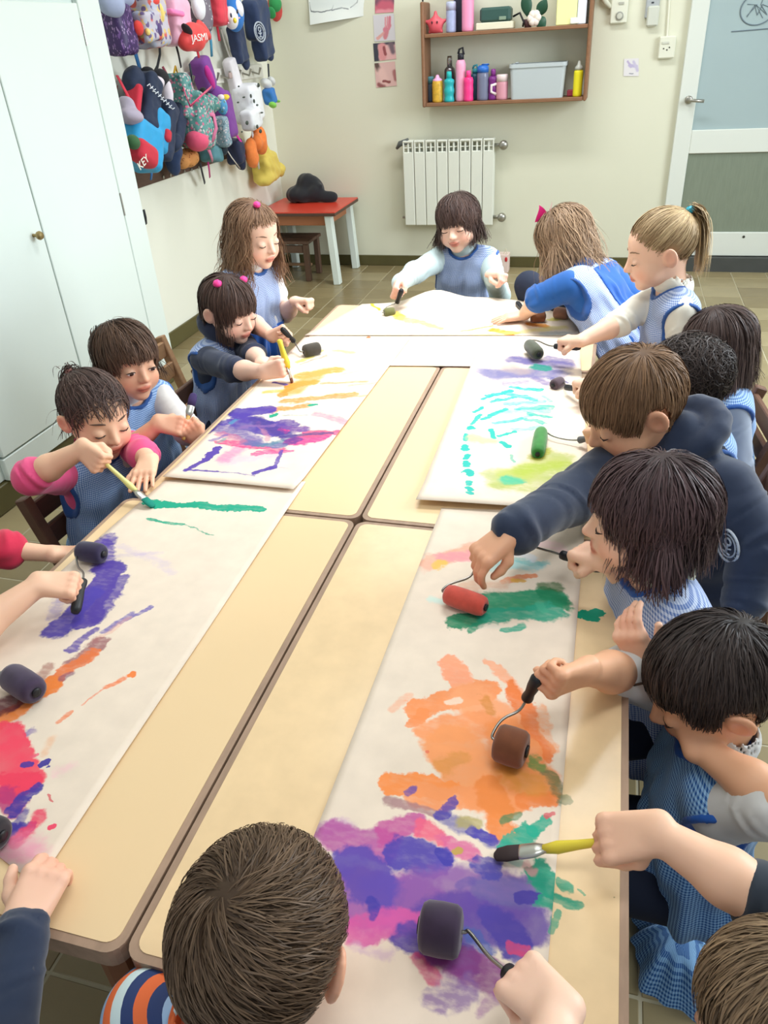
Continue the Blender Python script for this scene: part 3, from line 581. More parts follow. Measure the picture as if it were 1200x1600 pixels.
def deep(strokes, sat, val, rad):
    out = []
    for q in strokes:
        m_ = sum(q[5]) / 3; c = tuple(int(max(6, min(255, (m_ + (v - m_) * sat) * val))) for v in q[5]); out.append(q[:4] + (q[4] * rad, c, min(1, q[6] * 1.1)) + q[7:])
    return out
s3 = deep(s3, 1.35, .82, 1.12); s6 = deep(s6, 1.4, .86, 1.1); s2 = deep(s2, 1.1, .92, 1.05); s5 = deep(s5, 1.2, .9, 1.0)
def sheet(label, tl, tr, br, bl, z, strokes, name='paper_sheet', lift=None, nu=26, nv=34, rough=0.7, cuts=()):
    C4 = [at(*q, Z=z) if len(q) == 2 else np.asarray(q, float) for q in (tl, tr, br, bl)]
    ph = RNG.uniform(0, 6, 4)
    def fn(u, v):
        p = (1 - v) * ((1 - u) * C4[3] + u * C4[2]) + v * ((1 - u) * C4[0] + u * C4[1]); p = p.copy()
        p[2] = z + 0.0009 * (math.sin(5 * u + 7 * v + ph[0]) * math.sin(4 * v + ph[1]) + 1) + (lift(u, v) if lift else 0); return p
    o = MB().slab(fn, nu, nv, 0.0008).build(name, None, None, True)
    o.data.materials.clear(); cuts = list(cuts) + [9e9]; lo = -9e9
    for i, hi in enumerate(cuts):                                    # long sheets: one material per stretch, same noise, so the joins do not show
        mine = [q for q in strokes if max(q[1], q[3]) + 2.2 * q[4] + 12 > lo and min(q[1], q[3]) - 2.2 * q[4] - 12 < hi]
        o.data.materials.append(paint_material('painted_paper', PAPER, mine, z, rough)); lo = hi
    if len(cuts) > 1:
        for pl in o.data.polygons:
            q = CM @ (np.array(pl.center) - CAM); pl.material_index = sum((800 + FPX * q[1] / q[2] > c) if q[2] > .05 else 1 for c in cuts[:-1])
    return tag(o, label, 'paper', 'sheets of painting paper on the tables')
sheet('paper with purple, orange and teal marks on the near left table', (258, 750), (478, 753), (58, 1385), (-0.985, 0.52, PZ), PZ, s1, lift=lambda u, v: 0.0012 * max(0, u - 0.9) * 10 * (0.5 + 0.5 * math.sin(9 * v)))
sheet('white crosswise paper with one orange dab on the far table', (0 * 0 + 486, 522), (902, 524), (904, 574), (452, 571), PZ, s5)
sheet('paper with purple, pink and orange painting on the second left table', (476, 527), (640, 530), (459, 768), (255, 748), PZ + 0.003, s2, lift=lambda u, v: 0.006 * max(0, 0.06 - v) / 0.06)
sheet('paper with turquoise dabs and yellow-green wash on the second right table', (753, 528), (905, 535), (925, 803), (650, 786), PZ + 0.006, s3, lift=lambda u, v: 0.008 * max(0, 0.08 - v) / 0.08)
sheet('long paper with green, orange and violet painting on the near right table', (690, 794), (916, 800), (838, 1720), (330, 1720), PZ, s4, nv=90, cuts=(1010, 1240, 1400))
sheet('white paper with yellow smears and a raised fold at the far edge', (566, 475), (894, 468), (905, 524), (476, 524), PZ + 0.003, s6,
      lift=lambda u, v: 0.045 * math.exp(-((u - 0.36) / 0.13) ** 2) * max(0, v - 0.25) / 0.75 + 0.012 * math.exp(-((u - 0.6) / 0.1) ** 2) * v * v)
# ------------------------------------------------------------------ back wall: radiator, shelf, pictures, switches
M_rad = mat('radiator_enamel', (226, 228, 216), 0.35)
PB = lambda x, y, o=0.0: at(x, y, Y=YB - o)
def field_obj(name, fld, m, parent=None, relax=1, amp=0, freq=40, seed=0, along=None, **k):
    v, q = fld.mesh(relax)
    if amp: v = folds(v, q, amp, freq, seed, along)
    return link(name, v, q, m, parent, True, **k)
a_, b_ = PB(628, 220, 0.09), PB(770, 352, 0.09)
rt = thing('radiator', ((a_[0] + b_[0]) / 2, YB, b_[2]), 'white sectional wall radiator below the wooden shelf', 'radiator')
n = 8; sw = (b_[0] - a_[0]) / n; zt, zb_ = a_[2], b_[2]
for i in range(n):
    x = a_[0] + sw * (i + 0.5)
    s = MB().box((x, YB - 0.085, (zt + zb_) / 2 - 0.035), (sw - 0.004, 0.012, zt - zb_ - 0.07), 0.004)
    s.box((x, YB - 0.055, (zt + zb_) / 2), (0.012, 0.06, zt - zb_ - 0.02), 0.003).box((x, YB - 0.03, (zt + zb_) / 2 - 0.02), (sw - 0.006, 0.01, zt - zb_ - 0.08), 0.003)
    for q in (-1, 1): s.box((x + q * sw * 0.40, YB - 0.085, zt - 0.04), (0.010, 0.012, 0.075), 0.003)
    s.box((x, YB - 0.06, zt - 0.008), (sw - 0.004, 0.065, 0.016), 0.006).box((x, YB - 0.07, zt - 0.045), (sw - 0.01, 0.02, 0.008), 0.003)
    s.build('section', M_rad, rt)
for z, s in ((zt - 0.045, 1), (zb_ + 0.045, 1)):
    v = MB().tube([(b_[0] - 0.01, YB - 0.05, z), (b_[0] + 0.04, YB - 0.05, z), (b_[0] + 0.06, YB - 0.03, z), (b_[0] + 0.06, YB, z)], 0.011, 10)
    v.lathe([(0.026, -0.012), (0.03, 0), (0.026, 0.012), (0.012, 0.02)], (b_[0] + 0.055, YB - 0.065, z), (0.3, -1, 0), 16); v.build('valve', M_steel, rt, True)
MB().tube([(a_[0] + 0.04, YB - 0.07, zt - 0.005), (a_[0] - 0.02, YB - 0.07, zt - 0.02), (a_[0] - 0.045, YB - 0.065, zt - 0.05)], [0.02, 0.018, 0.008], 10).build('bleed_cap', mat('grey_plastic', (92, 96, 94), 0.5), rt, True)
for z in (zb_ + 0.1,):
    MB().tube([(a_[0] + 0.01, YB - 0.03, z - 0.06), (a_[0] - 0.03, YB - 0.02, z - 0.06)], 0.008, 8).build('plug', M_steel, rt)

# shelf
SD = 0.19
sl, sr = PB(656, 7, SD)[0], PB(927, 10, SD)[0]; zb1 = PB(661, 168, SD)[2]; zm = PB(664, 56, SD)[2]
zb2 = PB(914, 158, SD)[2]; zb1 = (zb1 + zb2) / 2; zm = (zm + PB(919, 41, SD)[2]) / 2
sh = thing('wall_shelf', ((sl + sr) / 2, YB, zb1), 'brown wooden two-board shelf on the cream wall above the radiator', 'shelf')
yc = YB - SD / 2
ztl = PB(656, 3, SD)[2]
MB().box((sl + 0.01, yc, (zb1 + ztl) / 2), (0.02, SD, ztl - zb1), 0.006).build('side_panel', M_woodx, sh)
MB().box((sr - 0.01, yc, (zb1 + ztl + 0.1) / 2), (0.02, SD, ztl + 0.1 - zb1), 0.006).build('side_panel', M_woodx, sh)
MB().box(((sl + sr) / 2, yc, zm), (sr - sl - 0.042, SD - 0.01, 0.02), 0.003).build('board', M_woodx, sh)
MB().box(((sl + sr) / 2, yc, zb1 + 0.012), (sr - sl - 0.042, SD - 0.01, 0.02), 0.003).build('board', M_woodx, sh)
MB().lathe([(0.004, 0), (0.006, 0.012), (0.003, 0.02)], (sl + 0.01, yc - 0.06, ztl), (0, 0, 1), 8).build('peg', M_black, sh)
T0, T1 = zm + 0.0105, zb1 + 0.0225               # top faces of the two boards
def on(x, top, d=0.10):
    """x position on a board for photo column x, d metres off the wall"""
    lo = at(x, 50 if top else 158, Y=YB - d); return lo[0]
mcache = {}
def M(rgb, rough=0.4, **k):
    key = (rgb, rough, tuple(k.items()))
    if key not in mcache: mcache[key] = mat('paint_%d_%d_%d' % rgb, rgb, rough, **k)
    return mcache[key]
def bottle(name, x, top, d, h, r, body, cap, label, kind, waist=0, cat='bottle', neck=0.45):
    z = T0 if top else T1; X = on(x, top, d); y = YB - d; o = (X, y, z)
    t = thing(name, o, label, cat, 'drinking bottles on the shelf' if cat == 'bottle' else None)
    hb = h * 0.72
    prof = [(r * 0.9, 0), (r, 0.006)] + [(r * (1 - waist * (0.5 - 0.5 * math.cos(2 * math.pi * 2 * k / 10))), 0.006 + (hb - 0.012) * k / 10) for k in range(1, 10)] + [(r, hb - 0.008), (r * 0.93, hb), (r * neck, hb + h * 0.06)]
    MB().lathe(prof, o, n=18).build('body', body, t, True)
    z1 = hb + h * 0.05
    if kind == 'loop':
        c = MB().lathe([(r * 0.62, z1), (r * 0.62, z1 + h * 0.1), (r * 0.45, z1 + h * 0.13)], o, n=14); c.tube([(X - r * 0.5, y, z + z1 + h * 0.12), (X - r * 0.3, y, z + h * 0.97), (X + r * 0.35, y, z + h), (X + r * 0.6, y, z + z1 + h * 0.1)], r * 0.22, 8)
    elif kind == 'flip':
        c = MB().lathe([(r * 0.98, z1 - h * 0.02), (r * 0.98, z1 + h * 0.12), (r * 0.6, z1 + h * 0.17)], o, n=16).box((X + r * 0.4, y, z + h * 0.95), (r * 1.3, r * 0.5, h * 0.05), 0.004)
    elif kind == 'spout':
        c = MB().lathe([(r * 0.9, z1 - h * 0.02), (r * 0.86, z1 + h * 0.06), (r * 0.4, z1 + h * 0.12), (r * 0.3, z1 + h * 0.2), (r * 0.15, h)], o, n=16)
    elif kind == 'screw': c = MB().lathe([(r * 0.5, z1), (r * 0.5, z1 + h * 0.16), (r * 0.42, h)], o, n=16)
    else: c = MB().lathe([(r * 0.99, z1 - h * 0.05), (r * 0.99, h * 0.95), (r * 0.9, h)], o, n=16)
    c.build('cap', cap, t, True); return t
# upper board
t = thing('star_toy', (on(682, 1), YB - 0.12, T0), 'pink-red rubber star-shaped toy at the left end of the upper board', 'toy')
fl = Field((on(682, 1) - 0.09, YB - 0.18, T0 - 0.01), (on(682, 1) + 0.09, YB - 0.06, T0 + 0.13), 0.004)
c0 = V3(on(682, 1), YB - 0.12, T0 + 0.045); fl.ell(c0, (0.045, 0.032, 0.044), k=0.01)
for a in range(5):
    q = math.radians(90 + 72 * a); fl.cone(c0 + V3(math.cos(q) * 0.03, 0, math.sin(q) * 0.03), c0 + V3(math.cos(q) * 0.062, 0, max(math.sin(q) * 0.062, -0.036)), 0.017, 0.009, 0.012)
field_obj('body', fl, M((222, 92, 104), 0.45), t)
e = MB()
for s in (-1, 1): e.ell(c0 + V3(s * 0.016, -0.034, 0.012), (0.005, 0.004, 0.007), nu=8, nv=6)
e.build('eyes', M((70, 30, 40)), t, True)
bottle('drinking_tumbler', 705, 1, 0.12, 0.155, 0.03, M((168, 178, 214), noise=0.25, nscale=40), M((190, 196, 224)), 'lilac tumbler with orange pattern next to the pink star toy', 'cup', cat='tumbler', neck=0.95)
x = on(723, 1, 0.06); t = thing('book_folder', (x, YB - 0.05, T0), 'dark navy binder standing behind the pink bottle on the upper board', 'binder')
MB().box((x, YB - 0.045, T0 + 0.13), (0.10, 0.05, 0.26), 0.006).build('body', M((46, 48, 66), 0.6), t); MB().box((x - 0.058, YB - 0.045, T0 + 0.11), (0.012, 0.05, 0.22), 0.002).build('paper_block', M((196, 190, 176), 0.8), t)
bottle('pink_flask', 731, 1, 0.135, 0.26, 0.036, M((240, 152, 190)), M((244, 170, 204)), 'pale pink metal flask on the upper board', 'lid', neck=0.8)
x = on(775, 1); t = thing('storage_case', (x, YB - 0.1, T0 + 0.035), 'dark green plastic case lying on top of a cream box', 'case')
bx = MB().box((x - 0.003, YB - 0.1, T0 + 0.0195), (0.215, 0.13, 0.037), 0.004).build('paper_box', M((226, 220, 196), 0.7)); tag(bx, 'flat cream cardboard box under the dark green case', 'box')
MB().box((x, YB - 0.1, T0 + 0.075), (0.18, 0.12, 0.074), 0.012).build('body', M((50, 82, 76), 0.5), t); MB().box((x + 0.045, YB - 0.163, T0 + 0.055), (0.04, 0.008, 0.018), 0.002).build('clasp', M((130, 150, 130), 0.5), t)
cab = [V3(x + 0.10, YB - 0.1, T0 + 0.06), V3(x + 0.14, YB - 0.12, T0 + 0.075), V3(x + 0.165, YB - 0.13, T0 + 0.03), V3(x + 0.16, YB - 0.12, T0 + 0.007)]
tag(MB().tube(cab, 0.006, 8).build('black_cable', M_black, None, True), 'short black cable end curling beside the cream box', 'cable')
x = on(830, 1); t = thing('artificial_plant', (x, YB - 0.11, T0), 'small plant with dark green leaves and a cream flower on the upper board', 'plant')
MB().lathe([(0.02, 0), (0.026, 0.04), (0.024, 0.042)], (x - 0.02, YB - 0.11, T0), n=14).build('pot', M((84, 58, 60), 0.6), t, True)
gm = M((36, 78, 58), 0.45)
for ang, ln, tilt, o in ((100, 0.13, 0.2, -0.02), (60, 0.10, 0.8, 0.035), (-50, 0.085, 1.5, 0.035)):
    a = math.radians(ang); d = V3(math.cos(a), -0.3 * tilt, math.sin(a)); d = nrm(d); sd = nrm(np.cross(d, (0, 1, 0.2))); base = V3(x + o, YB - 0.12, T0 + 0.05)
    def lf(u, v): return base + d * ln * v + sd * (u - 0.5) * 0.065 * math.sin(math.pi * min(1, v * 0.96 + 0.02)) + V3(0, -0.012, 0) * (1 - (2 * u - 1) ** 2) * math.sin(math.pi * v)
    MB().grid(lf, 6, 10).build('leaf', gm, t, True)
fm = MB()
for q in range(6):
    a = q * math.pi / 3; fm.ell(V3(x + 0.018 + 0.02 * math.cos(a), YB - 0.135, T0 + 0.045 + 0.02 * math.sin(a)), (0.022, 0.015, 0.022), nu=10, nv=8)
fm.build('flower', M((240, 228, 216), 0.6), t, True)
x = on(893, 1); bk = MB().box((x - 0.03, YB - 0.1, T0 + 0.15), (0.115, 0.15, 0.30), 0.004).build('yellow_binder', M((238, 236, 168), 0.6)); tag(bk, 'pale yellow binder standing on the upper board', 'binder')
bk = MB().box((on(915, 1, 0.1) - 0.025, YB - 0.1, T0 + 0.15), (0.05, 0.15, 0.30), 0.004).build('white_binder', M((232, 236, 244), 0.6)); tag(bk, 'white binder standing against the right side of the shelf', 'binder')
bk = MB().box((on(897, 1, 0.16), YB - 0.175, T0 + 0.018), (0.05, 0.02, 0.03), 0.004).build('paper_note', M((240, 238, 226), 0.7)); tag(bk, 'small white card leaning at the foot of the yellow binder', 'card')
# lower board
bottle('sippy_cup', 684, 0, 0.13, 0.150, 0.034, M((222, 170, 60), noise=0.5, nscale=60), M((244, 176, 214)), 'yellow patterned sippy cup with pink spout on the lower board', 'spout', neck=0.9)
bottle('steel_flask', 703, 0, 0.07, 0.245, 0.033, M((120, 116, 118), 0.25, metal=0.8), M((180, 178, 176), 0.25, metal=0.8), 'tall grey steel flask behind the teal bottle', 'screw', neck=0.5)
bottle('teal_bottle', 702, 0, 0.14, 0.165, 0.033, M((44, 176, 182), 0.3), M((40, 186, 184)), 'teal bottle with bulging rings on the lower board', 'screw', 0.16)
bottle('tall_pink_flask', 720, 0, 0.125, 0.285, 0.031, M((238, 166, 196)), M((40, 40, 48)), 'tall pink flask with black loop cap on the lower board', 'loop', neck=0.7)
bottle('hot_pink_bottle', 732, 0, 0.15, 0.165, 0.030, M((250, 62, 140)), M((250, 74, 150)), 'short hot pink bottle in front of the tall pink flask', 'screw', 0.05, neck=0.8)
bottle('dark_blue_bottle', 742, 0, 0.07, 0.19, 0.028, M((46, 84, 104)), M((60, 150, 160)), 'dark blue bottle behind the hot pink bottle', 'loop')
bottle('clear_grey_bottle', 754, 0, 0.125, 0.20, 0.036, M((118, 122, 146), 0.2), M((48, 112, 200)), 'grey see-through bottle with blue flip cap on the lower board', 'flip', neck=0.9)
bottle('purple_bottle', 770, 0, 0.12, 0.165, 0.030, M((124, 46, 128), 0.3), M((136, 54, 138)), 'purple bottle with narrow waist next to the blue-capped bottle', 'screw', 0.1, neck=0.6)
t = bottle('pink_mug', 784, 0, 0.13, 0.135, 0.036, M((214, 150, 164)), M((236, 214, 214)), 'dusty pink cup with white handle beside the grey bin', 'cup', cat='mug', neck=0.95)
X = on(784, 0, 0.13); MB().tube([(X - 0.03, YB - 0.14, T1 + 0.085), (X - 0.062, YB - 0.145, T1 + 0.08), (X - 0.064, YB - 0.145, T1 + 0.045), (X - 0.033, YB - 0.14, T1 + 0.03)], 0.009, 8).build('handle', M((240, 226, 226)), t, True)
bottle('green_flask', 673, 0, 0.08, 0.14, 0.022, M((70, 84, 100)), M((90, 150, 160)), 'slim dark bottle at the left end of the lower board', 'cup', neck=0.9)
x0, x1 = on(797, 0, 0.15), on(880, 0, 0.15); t = thing('storage_bin', ((x0 + x1) / 2, YB - 0.1, T1), 'light grey plastic storage bin on the lower board', 'bin')
b = MB(); cx = (x0 + x1) / 2; w = x1 - x0; H = 0.185
o = rrect(w * 0.96, 0.15, 0.02); o2 = rrect(w * 1.06, 0.175, 0.022); o3 = rrect(w * 1.02, 0.165, 0.02); i3 = rrect(w * 0.92, 0.14, 0.018); nn = len(o); vs = []; fs = []
for ring_, z in ((o, 0), (o3, H - 0.02), (o2, H - 0.02), (o2, H), (o3, H), (i3, 0.006)): vs += [(cx + p[0], YB - 0.098 + p[1], T1 + z) for p in ring_]
for r_ in range(5):
    for k in range(nn): j = (k + 1) % nn; fs.append((r_ * nn + k, r_ * nn + j, (r_ + 1) * nn + j, (r_ + 1) * nn + k))
fs += [tuple(range(nn))[::-1], tuple(range(5 * nn, 6 * nn))]
b.add(vs, fs).build('body', M((186, 194, 196), 0.45), t, False)
MB().box((x0 + 0.03, YB - 0.10, T1 + H + 0.004), (0.02, 0.05, 0.008), 0.003).build('clip', M((170, 178, 180), 0.5), t)
x = on(890, 0, 0.1); tag(MB().box((x + 0.005, YB - 0.1, T1 + 0.018), (0.045, 0.05, 0.034), 0.004).build('red_box', M((150, 50, 66), 0.6)), 'little dark red box to the right of the grey bin', 'box')
t = bottle('glue_bottle', 901, 0, 0.13, 0.185, 0.027, M((240, 226, 40)), M((190, 190, 180)), 'yellow squeeze bottle with grey nozzle at the right end of the lower board', 'spout', cat='glue', neck=0.5)

# pictures on the wall
def pic_mat(name, base, strokes, z):
    """flat print: blobs in room coordinates on the wall"""
    m = mat(name, base, 0.6); nt = m.node_tree; N = nt.nodes; Lk = nt.links.new
    tc = N.new('ShaderNodeTexCoord'); ns = N.new('ShaderNodeTexNoise'); ns.inputs['Scale'].default_value = 30; Lk(tc.outputs['Object'], ns.inputs['Vector'])
    ad = N.new('ShaderNodeVectorMath'); ad.operation = 'MULTIPLY_ADD'; Lk(ns.outputs['Color'], ad.inputs[0]); ad.inputs[1].default_value = (0.012, 0, 0.012); Lk(tc.outputs['Object'], ad.inputs[2])
    ml = N.new('ShaderNodeVectorMath'); ml.operation = 'MULTIPLY_ADD'; Lk(ad.outputs[0], ml.inputs[0]); ml.inputs[1].default_value = (1, 0, 1); ml.inputs[2].default_value = (-0.006, 0, -0.006)
    r = N.new('ShaderNodeRGB'); r.outputs[0].default_value = srgb(base); col = r.outputs[0]
    for (x0, y0, x1, y1, rp, c, soft) in strokes:
        A_ = at(x0, y0, Y=YB - z); B_ = at(x1, y1, Y=YB - z); ppm = FPX / float(CM[2] @ (A_ - CAM)); A_[1] = B_[1] = 0; ba = B_ - A_; L2 = max(float(ba @ ba), 1e-7)
        pa = N.new('ShaderNodeVectorMath'); pa.operation = 'SUBTRACT'; Lk(ml.outputs[0], pa.inputs[0]); pa.inputs[1].default_value = tuple(map(float, A_))
        dt = N.new('ShaderNodeVectorMath'); dt.operation = 'DOT_PRODUCT'; Lk(pa.outputs[0], dt.inputs[0]); dt.inputs[1].default_value = tuple(float(v / L2) for v in ba)
        cl = N.new('ShaderNodeClamp'); Lk(dt.outputs['Value'], cl.inputs[0])
        sc = N.new('ShaderNodeVectorMath'); sc.operation = 'SCALE'; sc.inputs[0].default_value = tuple(map(float, ba)); Lk(cl.outputs[0], sc.inputs['Scale'])
        sb = N.new('ShaderNodeVectorMath'); sb.operation = 'SUBTRACT'; Lk(pa.outputs[0], sb.inputs[0]); Lk(sc.outputs[0], sb.inputs[1])
        ln = N.new('ShaderNodeVectorMath'); ln.operation = 'LENGTH'; Lk(sb.outputs[0], ln.inputs[0])
        mr = N.new('ShaderNodeMapRange'); mr.interpolation_type = 'SMOOTHSTEP'; R_ = rp / ppm; mr.inputs['From Min'].default_value = R_ * (1 + soft); mr.inputs['From Max'].default_value = R_ * (1 - soft); Lk(ln.outputs['Value'], mr.inputs['Value'])
        x = N.new('ShaderNodeMix'); x.data_type = 'RGBA'; Lk(mr.outputs[0], x.inputs[0]); Lk(col, x.inputs[6]); x.inputs[7].default_value = srgb(c); col = x.outputs[2]
    Lk(col, N['Principled BSDF'].inputs['Base Color']); return m
def wall_sheet(name, corners, m, label, cat, group=None, off=0.003, lift=None):
    C4 = [PB(x, y, off) for x, y in corners]       # tl tr br bl
    def fn(u, v):
        p = (1 - v) * ((1 - u) * C4[3] + u * C4[2]) + v * ((1 - u) * C4[0] + u * C4[1]); return p - V3(0, (lift(u, v) if lift else 0), 0)
    g = MB(); g.grid(fn, 10, 10); g2 = MB(); g2.grid(lambda u, v: fn(u, v) + V3(0, 0.0012, 0), 10, 10)
    g.add(g2.v[0], [q[::-1] for q in g2.f])
    return tag(g.build(name, m, None, True), label, cat, group)
skin_p = (222, 166, 160)
wall_sheet('photo_print', [(586, -22), (617, -24), (615, 19), (586, 21)], pic_mat('mouth_print', (206, 112, 128), [(590, 4, 612, 2, 5, (110, 80, 96), .5), (598, 12, 606, 12, 10, (198, 96, 116), .4), (590, 20, 612, 19, 4, (226, 150, 160), .6)], .003), 'photo print of an open mouth, topmost of the strip', 'photo', 'body part photos in a vertical strip')
wall_sheet('photo_print', [(583, 24), (615, 21), (618, 63), (585, 65)], pic_mat('hand_print', (214, 210, 216), [(590, 60, 602, 50, 2.2, skin_p, .4), (602, 58, 605, 46, 3.4, (206, 130, 140), .4), (601, 46, 609, 40, 3, (212, 130, 146), .4), (608, 44, 609, 28, 2.2, (214, 130, 146), .3), (605, 42, 605, 27, 1.3, (220, 150, 160), .3), (602, 42, 602, 28, 1.0, (220, 150, 160), .3)], .003), 'photo print of raised hands, second from the top of the strip', 'photo', 'body part photos in a vertical strip')
wall_sheet('photo_print', [(583, 68), (617, 65), (619, 92), (585, 96)], pic_mat('ear_print', (224, 176, 176), [(586, 70, 588, 94, 5, (62, 64, 76), .4), (590, 66, 614, 66, 3.4, (72, 70, 84), .5), (611, 70, 614, 80, 4, (120, 100, 110), .6), (597, 74, 598, 88, 6, (220, 150, 152), .3), (600, 74, 602, 84, 2.2, (150, 80, 84), .4)], .003), 'photo print of an ear and dark hair, third from the top of the strip', 'photo', 'body part photos in a vertical strip')
wall_sheet('photo_print', [(585, 99), (617, 96), (620, 134), (588, 137)], pic_mat('nose_print', (222, 182, 178), [(588, 100, 592, 108, 4, (96, 76, 70), .5), (596, 112, 602, 126, 6, (230, 190, 184), .6), (599, 127, 609, 128, 1.8, (140, 74, 74), .5), (592, 132, 600, 136, 3, (150, 90, 90), .6), (616, 112, 618, 124, 3, (170, 110, 110), .6)], .003), 'photo print of a nose, bottom one of the strip', 'photo', 'body part photos in a vertical strip')
wall_sheet('drawing_sheet', [(478, -40), (590, -42), (586, 22), (487, 39)], pic_mat('drawn_sheet', (234, 238, 234), [(487, 18, 505, 19, 0.8, (70, 74, 84), .3), (505, 19, 520, 15, 0.8, (70, 74, 84), .3), (520, 15, 522, 8, 0.6, (80, 84, 94), .3), (520, 16, 535, 12, 0.9, (70, 74, 84), .3), (535, 12, 545, 14, 0.7, (70, 74, 84), .3), (548, 12, 558, 4, 0.8, (80, 84, 94), .3), (558, 4, 559, -8, 0.7, (80, 84, 94), .3), (487, 18, 485, 4, 0.7, (80, 84, 94), .3), (492, 5, 550, 0, 9, (222, 228, 226), .8)], .004), 'big white paper with a pencil drawing, curling at its lower edge', 'drawing', None, 0.004, lambda u, v: 0.03 * (1 - v) ** 2 * (1 - u) + 0.012 * math.sin(5 * u) * (1 - v))
wall_sheet('printed_card', [(975, 92), (998, 91), (998, 119), (974, 119)], pic_mat('violet_card', (226, 222, 224), [(981, 96, 986, 104, 1.6, (186, 172, 204), .5), (984, 102, 994, 104, 2.2, (186, 176, 208), .6), (990, 96, 996, 110, 2, (196, 188, 212), .6), (983, 115, 989, 115, 0.7, (150, 150, 160), .4)], .003), 'small pale card with violet print beside the door', 'card')
# plates
def plate(name, x0, y0, x1, y1, d, m, label, cat):
    a, b = PB(x0, y0, d), PB(x1, y1, d); t = thing(name, ((a[0] + b[0]) / 2, YB, (a[2] + b[2]) / 2), label, cat)
    MB().box(((a[0] + b[0]) / 2, YB - d / 2, (a[2] + b[2]) / 2), (abs(b[0] - a[0]), d, abs(a[2] - b[2])), 0.006).build('cover', m, t); return t
M_pl = mat('ivory_plastic', (226, 226, 208), 0.4)
t = plate('bell_unit', 957, -20, 979, 36, 0.03, M_pl, 'ivory wall unit with a round dial near the shelf', 'switch')
q = PB(968, 25, 0.031); MB().lathe([(0.022, 0), (0.022, 0.004), (0.016, 0.006)], q, (0, -1, 0), 20).build('dial_ring', M((150, 150, 140)), t); MB().lathe([(0.015, 0), (0.015, 0.008), (0.010, 0.009)], q, (0, -1, 0), 16).build('dial', M((200, 200, 186)), t)
q = PB(971, 5, 0.033); MB().box(q, (0.03, 0.004, 0.012), 0.001).build('rocker', M((180, 180, 168)), t)
t = plate('remote_control', 1013, -30, 1028, 28, 0.025, mat('grey_remote', (176, 180, 182), 0.4), 'grey remote control in a wall holder above the socket', 'remote control')
a = PB(1019, 35, 0.035); MB().box((a[0], YB - 0.018, a[2] + 0.03), (0.066, 0.036, 0.10), 0.008).build('holder', M((206, 208, 196)), t)
for k, (x, y) in enumerate(((1018, 15), (1018, 19), (1020, 4))): MB().box(PB(x, y, 0.0265), (0.014, 0.003, 0.008), 0.001).build('button', M((60, 64, 70)), t)
t = plate('wall_socket', 1031, 57, 1053, 91, 0.03, M_pl, 'white wall socket with a thin cable running up, left of the door', 'socket')
for x, y in ((1037, 76), (1042, 78), (1046, 74)): MB().lathe([(0.004, 0), (0.004, 0.002)], PB(x, y, 0.03), (0, -1, 0), 8).build('pin_hole', M_dark, t)
MB().box(PB(1040, 67, 0.032), (0.04, 0.004, 0.012), 0.001).build('rocker', M((205, 206, 192)), t)
MB().tube([PB(1042, 57, 0.006), PB(1045, 12, 0.006), PB(1047, -30, 0.006)], 0.006, 8).build('cable_duct', M((226, 224, 204)), t)
tag(MB().tube([PB(940, -8, 0.02), PB(947, 4, 0.035), PB(953, 10, 0.02), PB(958, 12, 0.012)], [0.02, 0.016, 0.012, 0.008], 8).build('tape_strip', M((206, 204, 184), 0.5), None, True), 'strip of pale tape hanging between shelf and dial unit', 'tape')

# ------------------------------------------------------------------ red table, jacket, stool in the back corner
RZ = at(460, 331.5, Y=at(525, 446, Z=0)[1])[2]
rf = at(523, 331.5, Z=RZ); rbk = at(559, 308, Z=RZ); xl = XL + 0.02
t = thing('red_table', ((xl + rf[0]) / 2, (rf[1] + rbk[1]) / 2, 0), 'red-topped table with white legs in the back corner', 'table')
yb_ = min(rbk[1], YB - 0.02)
MB().box(((xl + rf[0]) / 2, (rf[1] + yb_) / 2, RZ - 0.004), (rf[0] - xl - 0.004, yb_ - rf[1] - 0.004, 0.008), 0.001).build('red_laminate', mat('red_laminate', (214, 66, 48), 0.3, noise=0.05, nscale=6), t)
MB().box(((xl + rf[0]) / 2, (rf[1] + yb_) / 2, RZ - 0.0165), (rf[0] - xl, yb_ - rf[1], 0.019), 0.002).build('edge_band', mat('dark_edge', (84, 60, 48), 0.5), t)
MB().box(((xl + rf[0]) / 2, (rf[1] + yb_) / 2, RZ - 0.06), (rf[0] - xl - 0.14, yb_ - rf[1] - 0.12, 0.07), 0.003).build('apron', M((176, 112, 74), 0.5), t)
for x, y in ((rf[0] - 0.06, rf[1] + 0.045), (rf[0] - 0.06, yb_ - 0.05), (xl + 0.05, rf[1] + 0.045), (xl + 0.05, yb_ - 0.05)):
    MB().beam((x, y, RZ - 0.026), (x + 0.025 * (1 if x > -2 else 0.3), y, 0), 0.055, 0.045).build('leg', M_white, t)
jm = mat('black_jacket_cloth', (30, 32, 38), 0.85, sheen=0.2)
c0 = at(487, 300, Z=RZ + 0.06); sx = 1 / 228.0
fl = Field((c0[0] - 0.25, c0[1] - 0.16, RZ - 0.005), (c0[0] + 0.26, c0[1] + 0.16, RZ + 0.22), 0.006)
for dx, dy, dz, r in ((-0.06, 0, 0.05, (0.115, 0.10, 0.055)), (-0.03, 0.02, 0.105, (0.085, 0.07, 0.075)), (0.05, -0.01, 0.075, (0.05, 0.06, 0.045)), (-0.12, -0.02, 0.05, (0.05, 0.06, 0.045))): fl.ell(V3(c0[0] + dx, c0[1] + dy, RZ + dz), r, k=0.03)
